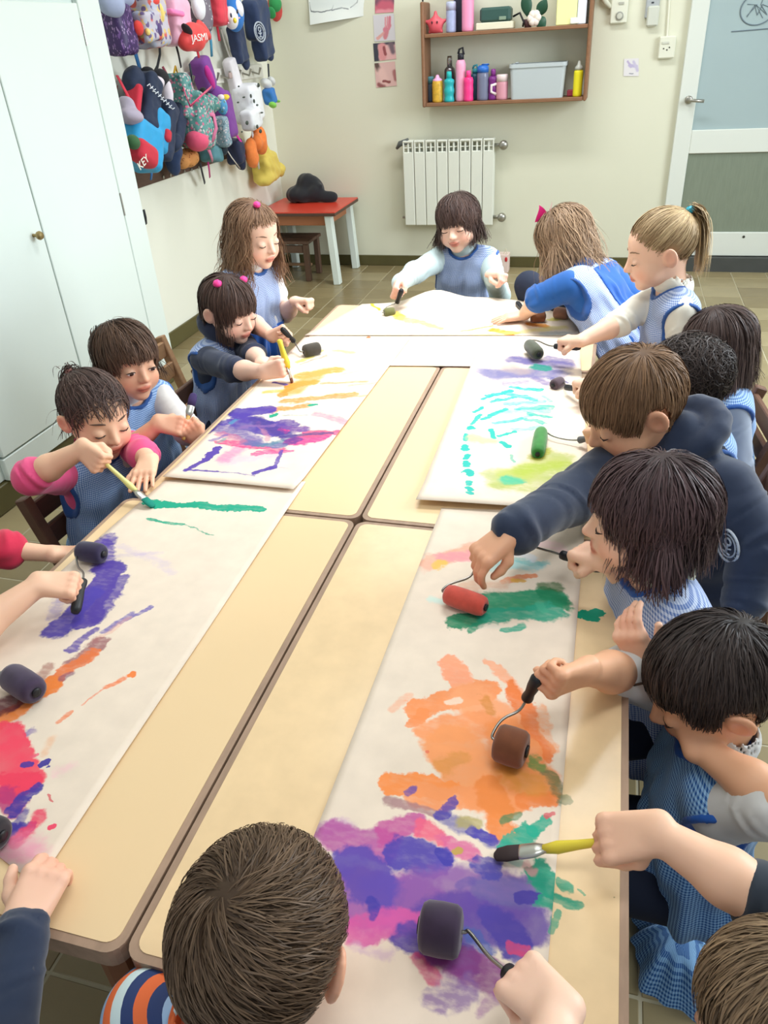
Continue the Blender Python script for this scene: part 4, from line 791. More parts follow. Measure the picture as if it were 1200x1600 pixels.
fl.chain([V3(c0[0] + 0.02, c0[1] - 0.03, RZ + 0.05), V3(c0[0] + 0.10, c0[1] - 0.03, RZ + 0.035), V3(c0[0] + 0.17, c0[1] - 0.03, RZ + 0.03)], (0.042, 0.033, 0.028), 0.02)
fl.cone(V3(c0[0] + 0.03, c0[1] - 0.01, RZ + 0.12), V3(c0[0] + 0.085, c0[1] - 0.04, RZ + 0.105), 0.02, 0.012, 0.02); fl.plane((0, 0, RZ + 0.002), (0, 0, 1))
tag(field_obj('bundled_jacket', fl, jm, None, 1, 0.010, 55, 3), 'bundled black jacket lying on the red table', 'jacket')
sf = at(483, 440, Z=0); sx0, sx1 = sf[0] - 0.30, sf[0] + 0.015; sy = sf[1]; SZ = 0.26
t = thing('wooden_stool', ((sx0 + sx1) / 2, sy + 0.13, 0), 'low dark wooden stool under the red table', 'stool')
M_dk = mat('dark_stool_wood', (96, 72, 58), 0.55, noise=0.25, nscale=16, stretch=(5, 1, 1))
for k in range(3): MB().box(((sx0 + sx1) / 2, sy + 0.035 + 0.09 * k, SZ), (sx1 - sx0 + 0.02, 0.084, 0.022), 0.004).build('seat_slat', M_dk, t)
for x in (sx0 + 0.02, sx1 - 0.02):
    for y in (sy + 0.02, sy + 0.23): MB().beam((x, y, SZ - 0.012), (x, y, 0), 0.036, 0.036).build('leg', M_dk, t)
MB().box(((sx0 + sx1) / 2, sy + 0.015, SZ - 0.045), (sx1 - sx0 - 0.08, 0.018, 0.05), 0.003).build('apron', M_dk, t)
MB().box(((sx0 + sx1) / 2, sy + 0.125, 0.085), (sx1 - sx0 - 0.06, 0.03, 0.016), 0.003).build('stretcher', M((150, 118, 90), 0.6), t)
# paper bag on the floor behind the laughing child
pb = at(782, 420, Z=0); t = thing('gift_bag', pb, 'pale pink paper bag with red print on the floor by the back wall', 'bag')
pb[1] = min(pb[1], YB - 0.12); g = MB(); g.box((pb[0], pb[1], 0.06), (0.13, 0.09, 0.12), 0.003); g.build('body', M((226, 204, 196), 0.7, noise=0.1, nscale=20), t)
hd = MB().tube([(pb[0] + 0.03, pb[1] - 0.03, 0.12), (pb[0] + 0.045, pb[1] - 0.03, 0.16), (pb[0] + 0.055, pb[1] - 0.03, 0.12)], 0.004, 6).build('handle', M((224, 214, 190)), t)
for x, z, r in ((0.05, 0.09, 0.016), (0.0, 0.045, 0.014)): MB().ell((pb[0] + x, pb[1] - 0.046, z), (r * 0.6, 0.004, r), nu=10, nv=6).build('red_print', M((196, 44, 52)), t, True)

# ------------------------------------------------------------------ chairs
M_ch = mat('dark_chair_wood', (98, 68, 52), 0.5, noise=0.22, nscale=18, stretch=(1, 1, 5)); M_ch2 = mat('honey_chair_wood', (156, 118, 84), 0.5, noise=0.2, nscale=18, stretch=(1, 1, 5))
def chair(seat, yaw, label, m, top=0.58, sz=0.28, w=0.29, d=0.28, rake=0.07):
    """seat: floor point under the seat's middle; yaw: the way a child on it faces"""
    fy = V3(math.cos(yaw), math.sin(yaw), 0); sx = V3(math.sin(yaw), -math.cos(yaw), 0); s = V3(seat[0], seat[1], 0)
    t = thing('child_chair', s, label, 'chair', 'small wooden chairs')
    Pp = lambda a, b, z: s + sx * a + fy * b + V3(0, 0, z)
    MB().box(Pp(0, 0, sz), (w, d, 0.018), 0.006, np.array([sx, fy, (0, 0, 1)]).T).build('seat', m, t)
    for q in (-1, 1):
        MB().beam(Pp(q * (w / 2 - 0.018), d / 2 - 0.02, sz - 0.01), Pp(q * (w / 2 - 0.012), d / 2, 0), 0.03, 0.03, fy).build('leg', m, t)
        pst = MB(); pst.beam(Pp(q * (w / 2 - 0.012), -d / 2 - 0.03, 0), Pp(q * (w / 2 - 0.012), -d / 2 + 0.0, sz), 0.028, 0.036, fy); pst.beam(Pp(q * (w / 2 - 0.012), -d / 2, sz), Pp(q * (w / 2 - 0.012), -d / 2 - rake, top), 0.028, 0.034, fy)
        pst.build('back_post', m, t)
        MB().beam(Pp(q * (w / 2 - 0.014), -d / 2, 0.13), Pp(q * (w / 2 - 0.014), d / 2 - 0.01, 0.13), 0.014, 0.022).build('stretcher', m, t)
    for z in (top - 0.045, (top + sz) / 2 + 0.005):
        b_ = -d / 2 - rake * (z - sz) / (top - sz)
        MB().beam(Pp(-w / 2 + 0.02, b_, z), Pp(w / 2 - 0.02, b_, z), 0.016, 0.058, (0, 0, 1)).build('slat', m, t)
    return t
# ------------------------------------------------------------------ coat rack with bags on the left wall
rb0, rb1 = at(214, 288, X=XL + 0.03), at(360, 247, X=XL + 0.03)
t = thing('coat_rack', (XL, (rb0[1] + rb1[1]) / 2, rb0[2]), 'coat rack of boards with hooks on the left wall, full of bags', 'coat rack')
zr = (rb0[2] + rb1[2]) / 2; M_rack = mat('dark_rack_wood', (84, 62, 50), 0.55, noise=0.25, nscale=16, stretch=(4, 1, 4)); M_rw = mat('white_rack_board', (232, 230, 220), 0.5)
ya, yb2 = 3.2, rb1[1] + 0.06
MB().box((XL + 0.014, (ya + yb2) / 2, zr + 0.035), (0.026, yb2 - ya, 0.09), 0.003).build('lower_board', M_rack, t)
ZH1, ZH2 = 1.27, 1.72
for z in (ZH1, ZH2): MB().box((XL + 0.012, (ya + 5.3) / 2, z), (0.022, 5.3 - ya, 0.075), 0.003).build('hook_board', M_rw, t)
for z, off in ((ZH1, 0.0), (ZH2, 0.05)):
    for k in range(14):
        y = ya + 0.12 + 0.15 * k + off
        if y > 5.27: continue
        MB().tube([(XL + 0.02, y, z), (XL + 0.07, y, z - 0.015), (XL + 0.085, y, z + 0.02)], [0.006, 0.006, 0.008], 7).build('hook', M_steel, t)
for k in range(6):
    q = at(255 + k * 11, 277 - k * 3, X=XL + 0.028); MB().lathe([(0.008, 0), (0.008, 0.004)], q, (1, 0, 0), 8).build('screw', M_steel, t)
def frame_of(px, py, w_px, h_px, xo):
    """place on the left wall: middle, half-width along the wall, half-height, for a photo box"""
    c = at(px, py, X=XL + xo); dep = float(CM[2] @ (c - CAM)); s = dep / FPX
    return c, s
def cloth(rgb, rough=0.85, **k):
    k.setdefault('sheen', 0.1); k.setdefault('bump', 0.5); k.setdefault('bscale', 45); k.setdefault('noise', 0.12); k.setdefault('nscale', 18); return M(rgb, rough, **k)
def pattern(name, base, spots, scale=45, size=.32, stretch=(1, 1, 1), rough=.85):
    """printed cloth: cells of a few colours scattered on a base colour"""
    m = mat(name, base, rough); nt = m.node_tree; N = nt.nodes; Lk = nt.links.new; tc = N.new('ShaderNodeTexCoord'); mp = N.new('ShaderNodeMapping'); mp.inputs['Scale'].default_value = stretch; Lk(tc.outputs['Object'], mp.inputs[0])
    c = N.new('ShaderNodeRGB'); c.outputs[0].default_value = srgb(base); col = c.outputs[0]
    for i, sp in enumerate(spots):
        v = N.new('ShaderNodeTexVoronoi'); v.inputs['Scale'].default_value = scale * (1 + .37 * i); nz = N.new('ShaderNodeTexNoise'); nz.inputs['Scale'].default_value = scale * 1.4
        ad = N.new('ShaderNodeVectorMath'); ad.operation = 'MULTIPLY_ADD'; Lk(mp.outputs[0], nz.inputs['Vector']); Lk(nz.outputs['Color'], ad.inputs[0]); ad.inputs[1].default_value = (.012,) * 3; Lk(mp.outputs[0], ad.inputs[2]); Lk(ad.outputs[0], v.inputs['Vector'])
        r = N.new('ShaderNodeMapRange'); r.inputs['From Min'].default_value = size + .05; r.inputs['From Max'].default_value = size - .03; Lk(v.outputs['Distance'], r.inputs['Value'])
        x = N.new('ShaderNodeMix'); x.data_type = 'RGBA'; Lk(r.outputs[0], x.inputs[0]); Lk(col, x.inputs[6]); x.inputs[7].default_value = srgb(sp); col = x.outputs[2]
    Lk(col, N['Principled BSDF'].inputs['Base Color']); return m
def strap(parent, m, pts, w=0.012, th=0.35, name='strap'):
    P_ = [at(x, y, X=XL + xo) for x, y, xo in pts]; return MB().tube(P_, w, 8, True, th, (1, 0, 0)).build(name, m, parent, True)
G = 'school bags on the coat rack'
def bag(name, label, parts, m, cat='backpack', h=0.0065, amp=0.0055, seed=1, group=G):
    """parts: (px, py, off wall, (r along wall, r off wall, r up), tilt deg, kind)"""
    pr = []; lo = V3(9, 9, 9); hi = -lo
    for (px, py, xo, r, tilt, kind) in parts:
        c = at(px, py, X=XL + xo); a = math.radians(tilt); R = np.array([[0, 1, 0], [math.cos(a), 0, math.sin(a)], [-math.sin(a), 0, math.cos(a)]])  # local x: along the wall, y: off the wall, z: up
        pr.append((c, r, R, kind)); m_ = max(r); lo = np.minimum(lo, c - m_); hi = np.maximum(hi, c + m_)
    fl = Field(lo, hi, h)
    for c, r, R, kind in pr:
        if kind == 'e': fl.ell(c, r, R, 0.02)
        elif kind == 'b': fl.rbox(c, V3(*r) * 2, min(r) * 0.5, R, 0.012)
        elif kind == 'cut': fl.ell(c, r, R, 0.008, True)
    fl.plane((XL + 0.018, 0, 0), (1, 0, 0))
    c = pr[0][0]; t = thing(name, c, label, cat, group)
    v, q = fl.mesh(1); v = folds(v, q, amp * 1.3, 34, seed); v = folds(v, q, amp * .7, 95, seed + 1); link('body', v, q, m, t, True); return t
def add_part(t, name, m, parts, h=0.006, amp=0.0015, seed=2):
    lo = V3(9, 9, 9); hi = -lo; pr = []
    for (px, py, xo, r, tilt, kind) in parts:
        c = at(px, py, X=XL + xo); a = math.radians(tilt); R = np.array([[0, 1, 0], [math.cos(a), 0, math.sin(a)], [-math.sin(a), 0, math.cos(a)]])
        pr.append((c, r, R, kind)); lo = np.minimum(lo, c - max(r)); hi = np.maximum(hi, c + max(r))
    fl = Field(lo, hi, h)
    for c, r, R, kind in pr:
        (fl.ell(c, r, R, 0.01) if kind == 'e' else fl.rbox(c, V3(*r) * 2, min(r) * 0.75, R, 0.01))
    return field_obj(name, fl, m, t, 1, amp, 45, seed)
def wall_text(txt, px, py, xo, size, m, parent, name='lettering', tilt=0, yaw=0):
    cu = bpy.data.curves.new(name, 'FONT'); cu.body = txt; cu.size = size; cu.extrude = 0.0012; cu.align_x = 'CENTER'; cu.align_y = 'CENTER'
    tmp = bpy.data.objects.new(name, cu); COL.objects.link(tmp); dg = bpy.context.evaluated_depsgraph_get()
    me = bpy.data.meshes.new_from_object(tmp.evaluated_get(dg)); bpy.data.objects.remove(tmp); bpy.data.curves.remove(cu)
    o = bpy.data.objects.new(name, me); COL.objects.link(o); me.materials.clear(); me.materials.append(m); o['kind'] = 'stuff'
    c = at(px, py, X=XL + xo)
    R = Matrix(((0, 0, 1), (1, 0, 0), (0, 1, 0))).to_4x4()
    o.parent = parent; o.matrix_parent_inverse = parent_inv(parent); o.matrix_basis = Matrix.Translation(Vector(c)) @ Matrix.Rotation(math.radians(yaw), 4, 'Z') @ R @ Matrix.Rotation(math.radians(tilt), 4, 'Z')
    return o
# --- upper row
bag('drawstring_pouch', 'purple sequinned pouch at the left end of the upper row', [(184, 46, 0.12, (0.065, 0.06, 0.10), 0, 'b'), (184, 22, 0.10, (0.06, 0.06, 0.06), 0, 'e')], pattern('sequin_cloth', (62, 40, 92), [(120, 86, 150), (160, 130, 180)], 70, .26, (1, 1, .45), .45), 'pouch', amp=0.006, seed=4)
bag('folded_sunhat', 'pale blue-grey sunhat hanging above the purple pouch', [(174, 4, 0.16, (0.075, 0.05, 0.055), 10, 'e'), (190, -4, 0.14, (0.06, 0.05, 0.04), 0, 'e')], cloth((160, 170, 200)), 'hat')
t = bag('printed_backpack', 'red, yellow and violet printed backpack in the upper row', [(231, 26, 0.12, (0.09, 0.07, 0.125), -4, 'b'), (231, 42, 0.17, (0.075, 0.04, 0.06), -4, 'b')], pattern('printed_cloth', (190, 184, 196), [(206, 96, 84), (216, 190, 120), (110, 92, 138), (178, 186, 206)], 17, .34), seed=5)
add_part(t, 'red_panel', cloth((214, 62, 56)), [(216, 44, 0.185, (0.03, 0.02, 0.03), 20, 'e')]); add_part(t, 'red_panel', cloth((214, 62, 56)), [(237, 3, 0.17, (0.055, 0.03, 0.02), -5, 'e')]); add_part(t, 'violet_panel', cloth((88, 70, 120)), [(246, 46, 0.195, (0.026, 0.02, 0.038), 0, 'e')]); add_part(t, 'yellow_panel', cloth((232, 206, 120)), [(247, 20, 0.17, (0.022, 0.03, 0.05), 0, 'e')]); add_part(t, 'yellow_badge', cloth((232, 206, 120)), [(231, 50, 0.205, (0.016, 0.012, 0.016), 0, 'e')])
t = bag('pink_backpack', 'glossy pale pink backpack in the upper row', [(270, 34, 0.13, (0.08, 0.07, 0.10), 6, 'b'), (270, 8, 0.13, (0.075, 0.07, 0.06), 0, 'e')], cloth((234, 178, 202), 0.4), amp=0.006, seed=6)
add_part(t, 'zip_band', cloth((246, 130, 186), 0.5), [(272, 20, 0.185, (0.066, 0.025, 0.012), 6, 'b')])
t = bag('grey_spotted_backpack', 'grey backpack with a white rounded panel behind the red cap', [(304, 14, 0.10, (0.075, 0.07, 0.11), 0, 'b')], pattern('spotted_grey_cloth', (116, 108, 120), [(190, 186, 192)], 40, .22), seed=7)
add_part(t, 'white_panel', cloth((226, 228, 236)), [(310, 10, 0.165, (0.05, 0.03, 0.06), 0, 'e')]); add_part(t, 'red_edge', cloth((220, 70, 110)), [(288, 34, 0.14, (0.012, 0.03, 0.06), 0, 'e')])
t = bag('baseball_hat', 'red cap with white letters hanging in the upper row', [(303, 58, 0.21, (0.085, 0.05, 0.062), 14, 'e'), (319, 47, 0.215, (0.072, 0.02, 0.02), 36, 'e'), (312, 54, 0.21, (0.06, 0.04, 0.035), 30, 'e'), (292, 64, 0.20, (0.06, 0.045, 0.045), 0, 'e')], cloth((226, 70, 70), 0.6), 'cap', amp=0.001, group=None)
add_part(t, 'black_band', cloth((46, 36, 42)), [(292, 46, 0.228, (0.04, 0.024, 0.012), 38, 'e')])
wall_text('JASMI', 312, 59, 0.268, 0.042, M((240, 236, 232)), t, tilt=4, yaw=-24)
strap(t, cloth((206, 50, 66)), [(308, 75, 0.2), (309, 82, 0.2), (311, 90, 0.2)], 0.011)
t = bag('red_bag', 'plain red bag between the grey backpack and the penguin bag', [(336, 12, 0.11, (0.06, 0.06, 0.085), 0, 'b')], cloth((216, 66, 82)), seed=8)
strap(t, cloth((204, 46, 66)), [(338, 33, 0.1), (341, 50, 0.1), (343, 64, 0.1)], 0.013)
t = bag('penguin_backpack', 'blue backpack with white bird face and yellow beak', [(364, 18, 0.13, (0.065, 0.06, 0.10), -8, 'e')], cloth((52, 122, 200)), amp=0.001, seed=9)
add_part(t, 'white_face', cloth((236, 234, 238)), [(361, 28, 0.165, (0.042, 0.04, 0.055), -8, 'e'), (371, 14, 0.165, (0.03, 0.035, 0.05), -12, 'e')])
for x, y in ((361, 24), (371, 18)):
    add_part(t, 'eye', M((36, 40, 60), 0.3), [(x, y, 0.206, (0.0075, 0.005, 0.012), 0, 'e')], 0.0025, 0)
add_part(t, 'beak', M((234, 212, 60)), [(367, 32, 0.212, (0.012, 0.01, 0.014), 0, 'e')], 0.003, 0)
for x, y in ((357, 36), (374, 28)): add_part(t, 'cheek', M((246, 180, 200)), [(x, y, 0.202, (0.009, 0.004, 0.005), 0, 'e')], 0.0025, 0)
t = bag('navy_drawstring_bag', 'navy drawstring bag with a pale round emblem', [(402, 30, 0.15, (0.10, 0.05, 0.10), -6, 'b'), (410, 62, 0.14, (0.085, 0.045, 0.10), -12, 'b'), (393, 0, 0.13, (0.05, 0.05, 0.08), 0, 'e'), (420, 80, 0.12, (0.035, 0.03, 0.06), -30, 'e')], cloth((42, 58, 92), 0.7), 'bag', amp=0.006, seed=10)
q = at(406, 50, X=XL + 0.20)
def emblem(parent, c, ax, up, r, n=4):
    """a pale round crest: ring, inner ring and a few strokes"""
    ax = nrm(ax); s = nrm(np.cross(up, ax)); u = np.cross(ax, s); e = MB()
    cm = M((176, 184, 196), 0.6)
    for rr, w in ((r, r * 0.09), (r * 0.72, r * 0.06)): e.tube([c + s * rr * math.cos(a) + u * rr * math.sin(a) for a in np.linspace(0, 2 * math.pi, 26)], w, 6)
    for k in range(14):
        a = k * 2 * math.pi / 14; e.box(c + (s * math.cos(a) + u * math.sin(a)) * r * 0.86, (r * 0.10, r * 0.10, r * 0.04), 0.0004, np.array([s, u, ax]).T)
    e.tube([c - u * r * .5, c + u * r * .05], r * .08, 6); e.tube([c - u * r * .5 - s * r * .32, c - u * r * .5 + s * r * .32], r * .06, 6)   # a little tree: trunk, ground, round crown
    e.tube([c + u * r * .27 + s * r * .24 * math.cos(a) + u * r * .22 * math.sin(a) for a in np.linspace(0, 2 * math.pi, 14)], r * .07, 6)
    for q in (-1, 1): e.tube([c - u * r * .25, c + s * r * q * .34 - u * r * .08], r * .05, 6)
    return e.build('round_emblem', cm, parent, True)
emblem(t, q, (1, -0.25, 0.08), (0, 0, 1), 0.05)
t = bag('navy_cloth_bag', 'slim navy cloth bag hanging under the bird backpack', [(372, 68, 0.10, (0.06, 0.035, 0.10), -14, 'b'), (382, 92, 0.09, (0.03, 0.025, 0.06), -10, 'e')], cloth((40, 54, 86), 0.7), 'bag', amp=0.006, seed=11)
strap(t, M((190, 188, 180)), [(345, 46, 0.1), (352, 70, 0.08), (359, 90, 0.06), (368, 100, 0.05)], 0.005, 1, 'cord')
t = bag('green_red_bag', 'green and red patterned bag nearest the room corner', [(432, 12, 0.10, (0.06, 0.05, 0.085), 0, 'e')], cloth((206, 76, 72)), seed=12)
[add_part(t, 'green_panel', cloth((52, 150, 84)), [q]) for q in ((430, 6, 0.13, (0.045, 0.04, 0.045), 0, 'e'), (441, 14, 0.125, (0.018, 0.035, 0.05), 10, 'e'), (424, 20, 0.13, (0.012, 0.03, 0.035), -20, 'e'))]
strap(t, cloth((204, 60, 66)), [(442, 26, 0.08), (447, 31, 0.07), (450, 35, 0.06)], 0.008)
bag('white_pouch', 'white cloth pouch peeping out between the navy bag and the green bag', [(408, 4, 0.09, (0.04, 0.03, 0.07), 0, 'e')], cloth((230, 232, 238)), 'pouch', seed=13)
# loose straps of the upper row
for pts, c, lb in (([(206, 60, 0.1), (213, 88, 0.08), (220, 112, 0.07)], (40, 104, 160), 'broad blue strap hanging below the printed backpack'), ([(249, 62, 0.09), (250, 85, 0.08), (246, 104, 0.07), (242, 112, 0.07)], (36, 38, 42), 'black strap hanging below the pink backpack'), ([(275, 70, 0.1), (279, 85, 0.08), (283, 105, 0.07)], (34, 36, 40), 'black strap hanging left below the red cap'), ([(328, 52, 0.1), (330, 70, 0.08), (331, 88, 0.07)], (60, 140, 176), 'light blue strap hanging right of the red cap'), ([(296, 100, 0.08), (299, 115, 0.07), (301, 132, 0.07)], (40, 46, 60), 'dark strap end above the purple hooded bag')):
    P_ = [at(x, y, X=XL + xo) for x, y, xo in pts]; tag(MB().tube(P_, 0.016 if c[2] > 150 else 0.011, 8, True, 0.3, (1, 0, 0)).build('hanging_strap', cloth(c), None, True), lb, 'strap', 'loose bag straps on the coat rack')
# --- lower row
t = bag('blue_red_backpack', 'bright blue and red open backpack behind the wardrobe edge', [(216, 226, 0.16, (0.11, 0.08, 0.10), 28, 'b'), (238, 205, 0.15, (0.06, 0.07, 0.10), 30, 'b')], cloth((40, 158, 214), 0.6), amp=0.005, seed=14)
add_part(t, 'red_pocket', cloth((200, 48, 66)), [(224, 240, 0.225, (0.075, 0.045, 0.05), 28, 'b')]); add_part(t, 'red_corner', cloth((200, 48, 66)), [(255, 212, 0.20, (0.022, 0.04, 0.03), 30, 'b')]); add_part(t, 'green_patch', cloth((58, 100, 62)), [(208, 222, 0.245, (0.035, 0.03, 0.03), 30, 'e')])
add_part(t, 'red_flap', cloth((206, 50, 70)), [(207, 170, 0.14, (0.018, 0.04, 0.11), 33, 'b')]); strap(t, cloth((208, 50, 72)), [(183, 118, 0.10), (200, 150, 0.14), (222, 190, 0.2)], 0.011)
strap(t, cloth((50, 110, 170)), [(236, 262, 0.15), (237, 272, 0.13), (236, 280, 0.12)], 0.014)
wall_text('KEY', 224, 254, 0.285, 0.045, M((230, 226, 214)), t, tilt=24, yaw=-10)
bag('grey_sunhat', 'grey and lilac cap tucked above the blue and red backpack', [(204, 182, 0.19, (0.055, 0.05, 0.03), 15, 'e'), (197, 166, 0.17, (0.03, 0.04, 0.04), 0, 'e')], cloth((176, 166, 184)), 'cap', seed=15)
t = bag('navy_jacket', 'navy jacket with white print hanging by its hood', [(207, 128, 0.12, (0.042, 0.05, 0.075), 36, 'e'), (228, 160, 0.15, (0.055, 0.06, 0.13), 36, 'b'), (256, 205, 0.16, (0.045, 0.05, 0.14), 36, 'b'), (275, 190, 0.13, (0.035, 0.045, 0.12), 36, 'b'), (272, 224, 0.16, (0.03, 0.04, 0.05), 36, 'e')], cloth((36, 48, 74), 0.8), 'jacket', amp=0.006, seed=16, group=None)
for k in range(9):
    x, y = 230 + k * 4.2, 134 + k * 4.2; P_ = [at(x + dx, y + dy, X=XL + 0.212) for dx, dy in ((0, 0), (4, -3 + (k % 3) * 2), (6, 3), (9, 1))]
    MB().tube(P_, 0.0022, 5).build('white_print', M((214, 220, 228)), t)
bag('dark_blue_trousers', 'dark blue cloth hanging under the jacket hem', [(268, 250, 0.10, (0.04, 0.04, 0.08), -14, 'e'), (272, 236, 0.12, (0.045, 0.04, 0.05), 0, 'e')], cloth((38, 56, 92)), 'clothes', amp=0.006, seed=17)
bag('black_pouch', 'small fluffy black pouch hung between jacket and flowered backpack', [(250, 124, 0.12, (0.045, 0.045, 0.045), 0, 'e'), (231, 116, 0.11, (0.035, 0.04, 0.035), 0, 'e')], cloth((30, 30, 34)), 'pouch', amp=0.006, seed=18)
bag('white_toy', 'small white and pink soft toy squeezed beside the flowered backpack', [(246, 130, 0.15, (0.032, 0.03, 0.03), 0, 'e'), (262, 150, 0.15, (0.03, 0.035, 0.07), 15, 'e')], cloth((222, 212, 220)), 'toy', seed=19)
t = bag('flowered_backpack', 'open teal flowered backpack with pink lining', [(306, 190, 0.17, (0.09, 0.08, 0.13), 14, 'b'), (281, 150, 0.14, (0.045, 0.06, 0.10), 8, 'b'), (325, 162, 0.18, (0.06, 0.07, 0.05), 16, 'e'), (300, 150, 0.25, (0.045, 0.07, 0.06), 0, 'cut')], pattern('flowered_cloth', (96, 150, 146), [(64, 112, 110), (206, 110, 140), (196, 190, 190)], 34, .30), amp=0.006, seed=20)
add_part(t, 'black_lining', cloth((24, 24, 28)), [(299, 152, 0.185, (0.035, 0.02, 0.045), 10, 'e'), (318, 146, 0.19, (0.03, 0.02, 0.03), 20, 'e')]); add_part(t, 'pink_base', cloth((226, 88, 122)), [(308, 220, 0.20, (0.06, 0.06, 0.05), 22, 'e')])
strap(t, cloth((228, 84, 128)), [(284, 127, 0.16), (290, 148, 0.22), (297, 166, 0.26), (312, 152, 0.27), (330, 136, 0.25)], 0.008)
strap(t, cloth((214, 120, 156)), [(324, 178, 0.24), (334, 180, 0.26), (338, 200, 0.26), (332, 220, 0.25)], 0.012); strap(t, cloth((214, 120, 156)), [(322, 226, 0.2), (328, 238, 0.18), (332, 250, 0.15)], 0.014)
strap(t, cloth((190, 92, 110)), [(254, 104, 0.08), (264, 122, 0.10), (274, 134, 0.12)], 0.006, 1); strap(t, cloth((232, 186, 60)), [(271, 120, 0.1), (274, 104, 0.08), (280, 122, 0.1)], 0.006, 1)
t = bag('purple_hooded_bag', 'purple and magenta hooded bag with rainbow patch', [(338, 152, 0.11, (0.05, 0.06, 0.06), 0, 'e'), (348, 180, 0.12, (0.055, 0.06, 0.12), -8, 'b'), (318, 115, 0.09, (0.05, 0.05, 0.08), -22, 'b')], cloth((124, 66, 148)), amp=0.003, seed=21)
add_part(t, 'magenta_lining', cloth((190, 42, 140)), [(327, 120, 0.13, (0.026, 0.02, 0.07), -30, 'e')]); add_part(t, 'blue_patch', pattern('rainbow_print', (86, 152, 196), [(196, 210, 220), (90, 130, 120)], 40, .3), [(347, 166, 0.18, (0.03, 0.03, 0.045), -8, 'e')]); add_part(t, 'yellow_patch', cloth((240, 206, 70)), [(352, 152, 0.185, (0.022, 0.025, 0.012), -30, 'e')]); add_part(t, 'white_patch', cloth((226, 216, 226)), [(345, 152, 0.185, (0.02, 0.02, 0.014), -20, 'e')])
bag('teal_print_pouch', 'teal and grey patterned pouch below the rainbow patch', [(346, 205, 0.17, (0.035, 0.045, 0.075), -4, 'b')], pattern('speckled_cloth', (132, 156, 168), [(90, 110, 124), (206, 196, 200)], 50, .3), 'pouch', seed=22)
t = bag('white_backpack', 'white backpack with small tree prints', [(388, 162, 0.12, (0.085, 0.075, 0.105), -6, 'b'), (393, 186, 0.175, (0.078, 0.045, 0.055), -6, 'b')], cloth((232, 234, 238), 0.6), amp=0.002, seed=23)
for k, (x, y) in enumerate(((373, 135), (404, 133), (381, 152), (397, 158), (372, 160), (386, 192), (378, 206), (402, 198), (409, 176), (392, 150), (402, 164), (407, 205))):
    yy = 0.235 if y > 172 else 0.198
    add_part(t, 'print_mark', M((66, 74, 66), 0.8), [(x, y, yy, (0.008 + 0.005 * (k % 3), 0.006, 0.005 + 0.007 * (k % 2)), 0, 'e')], 0.003, 0)
strap(t, cloth((226, 226, 228)), [(394, 207, 0.15), (400, 235, 0.12), (405, 263, 0.10)], 0.013)
t = bag('white_tote', 'thin white tote bag behind the tree-print backpack', [(364, 118, 0.07, (0.05, 0.03, 0.09), -14, 'b')], cloth((222, 218, 222)), 'bag', seed=24); add_part(t, 'brown_label', M((170, 150, 146), 0.8), [(360, 118, 0.105, (0.02, 0.006, 0.016), 0, 'b')], 0.004, 0)
tag(MB().tube([at(421, 140, X=XL + .09), at(420, 118, X=XL + .06), at(419, 100, X=XL + .075)], .006, 7).build('hanging_strap', cloth((70, 74, 80)), None, True), 'thin grey loop above the small blue pouch in the corner', 'strap', 'loose bag straps on the coat rack')
t = bag('blue_bottle_pouch', 'small blue pouch with green trim nearest the corner', [(421, 150, 0.10, (0.04, 0.04, 0.05), -12, 'b')], cloth((58, 122, 194)), 'pouch', seed=25); add_part(t, 'green_trim', cloth((140, 210, 90)), [(426, 164, 0.125, (0.032, 0.025, 0.018), 20, 'e'), (434, 158, 0.12, (0.02, 0.02, 0.008), 20, 'e')])
bag('clear_bag', 'crumpled clear plastic bag above the small blue pouch', [(416, 130, 0.09, (0.045, 0.035, 0.028), 20, 'e'), (424, 127, 0.09, (0.035, 0.025, 0.02), 40, 'e')], M((222, 224, 224), 0.25), 'bag', amp=0.008, seed=26)
bag('orange_soft_toy', 'fluffy orange toy hanging under the jacket sleeve', [(296, 246, 0.12, (0.06, 0.05, 0.045), -6, 'e'), (284, 252, 0.12, (0.035, 0.04, 0.035), 0, 'e')], pattern('leopard_plush', (208, 144, 84), [(160, 98, 54)], 60, .28), 'toy', amp=0.009, seed=27)
t = bag('teal_lunch_bag', 'teal and dark lunch bag under the flowered backpack', [(330, 240, 0.11, (0.065, 0.05, 0.045), 10, 'b')], cloth((84, 132, 142), noise=0.2, nscale=30), 'bag', seed=28); add_part(t, 'dark_side', cloth((40, 50, 60)), [(348, 234, 0.15, (0.03, 0.03, 0.03), 20, 'e')])
t = bag('navy_triangle_bag', 'navy cloth bag with magenta edge hanging under the purple bag', [(368, 236, 0.11, (0.045, 0.05, 0.07), -10, 'b'), (376, 252, 0.10, (0.025, 0.035, 0.05), -10, 'e')], cloth((38, 44, 70)), 'bag', seed=29)
strap(t, cloth((196, 40, 140)), [(366, 206, 0.15), (377, 222, 0.155), (383, 246, 0.14)], 0.010); strap(t, M((212, 208, 200)), [(353, 232, 0.15), (362, 246, 0.17), (375, 263, 0.13)], 0.003, 1, 'cord'); strap(t, M((212, 208, 200)), [(381, 218, 0.12), (384, 240, 0.10), (385, 264, 0.08)], 0.004, 1, 'cord')
t = bag('yellow_cloth_bag', 'big yellow cloth bag at the right end of the rack', [(416, 262, 0.10, (0.10, 0.06, 0.085), -8, 'b'), (408, 238, 0.09, (0.065, 0.05, 0.08), -8, 'e'), (434, 266, 0.09, (0.06, 0.05, 0.045), -12, 'e'), (414, 278, 0.10, (0.09, 0.065, 0.05), -8, 'e')], cloth((216, 194, 92), 0.8), 'bag', amp=0.009, seed=30)
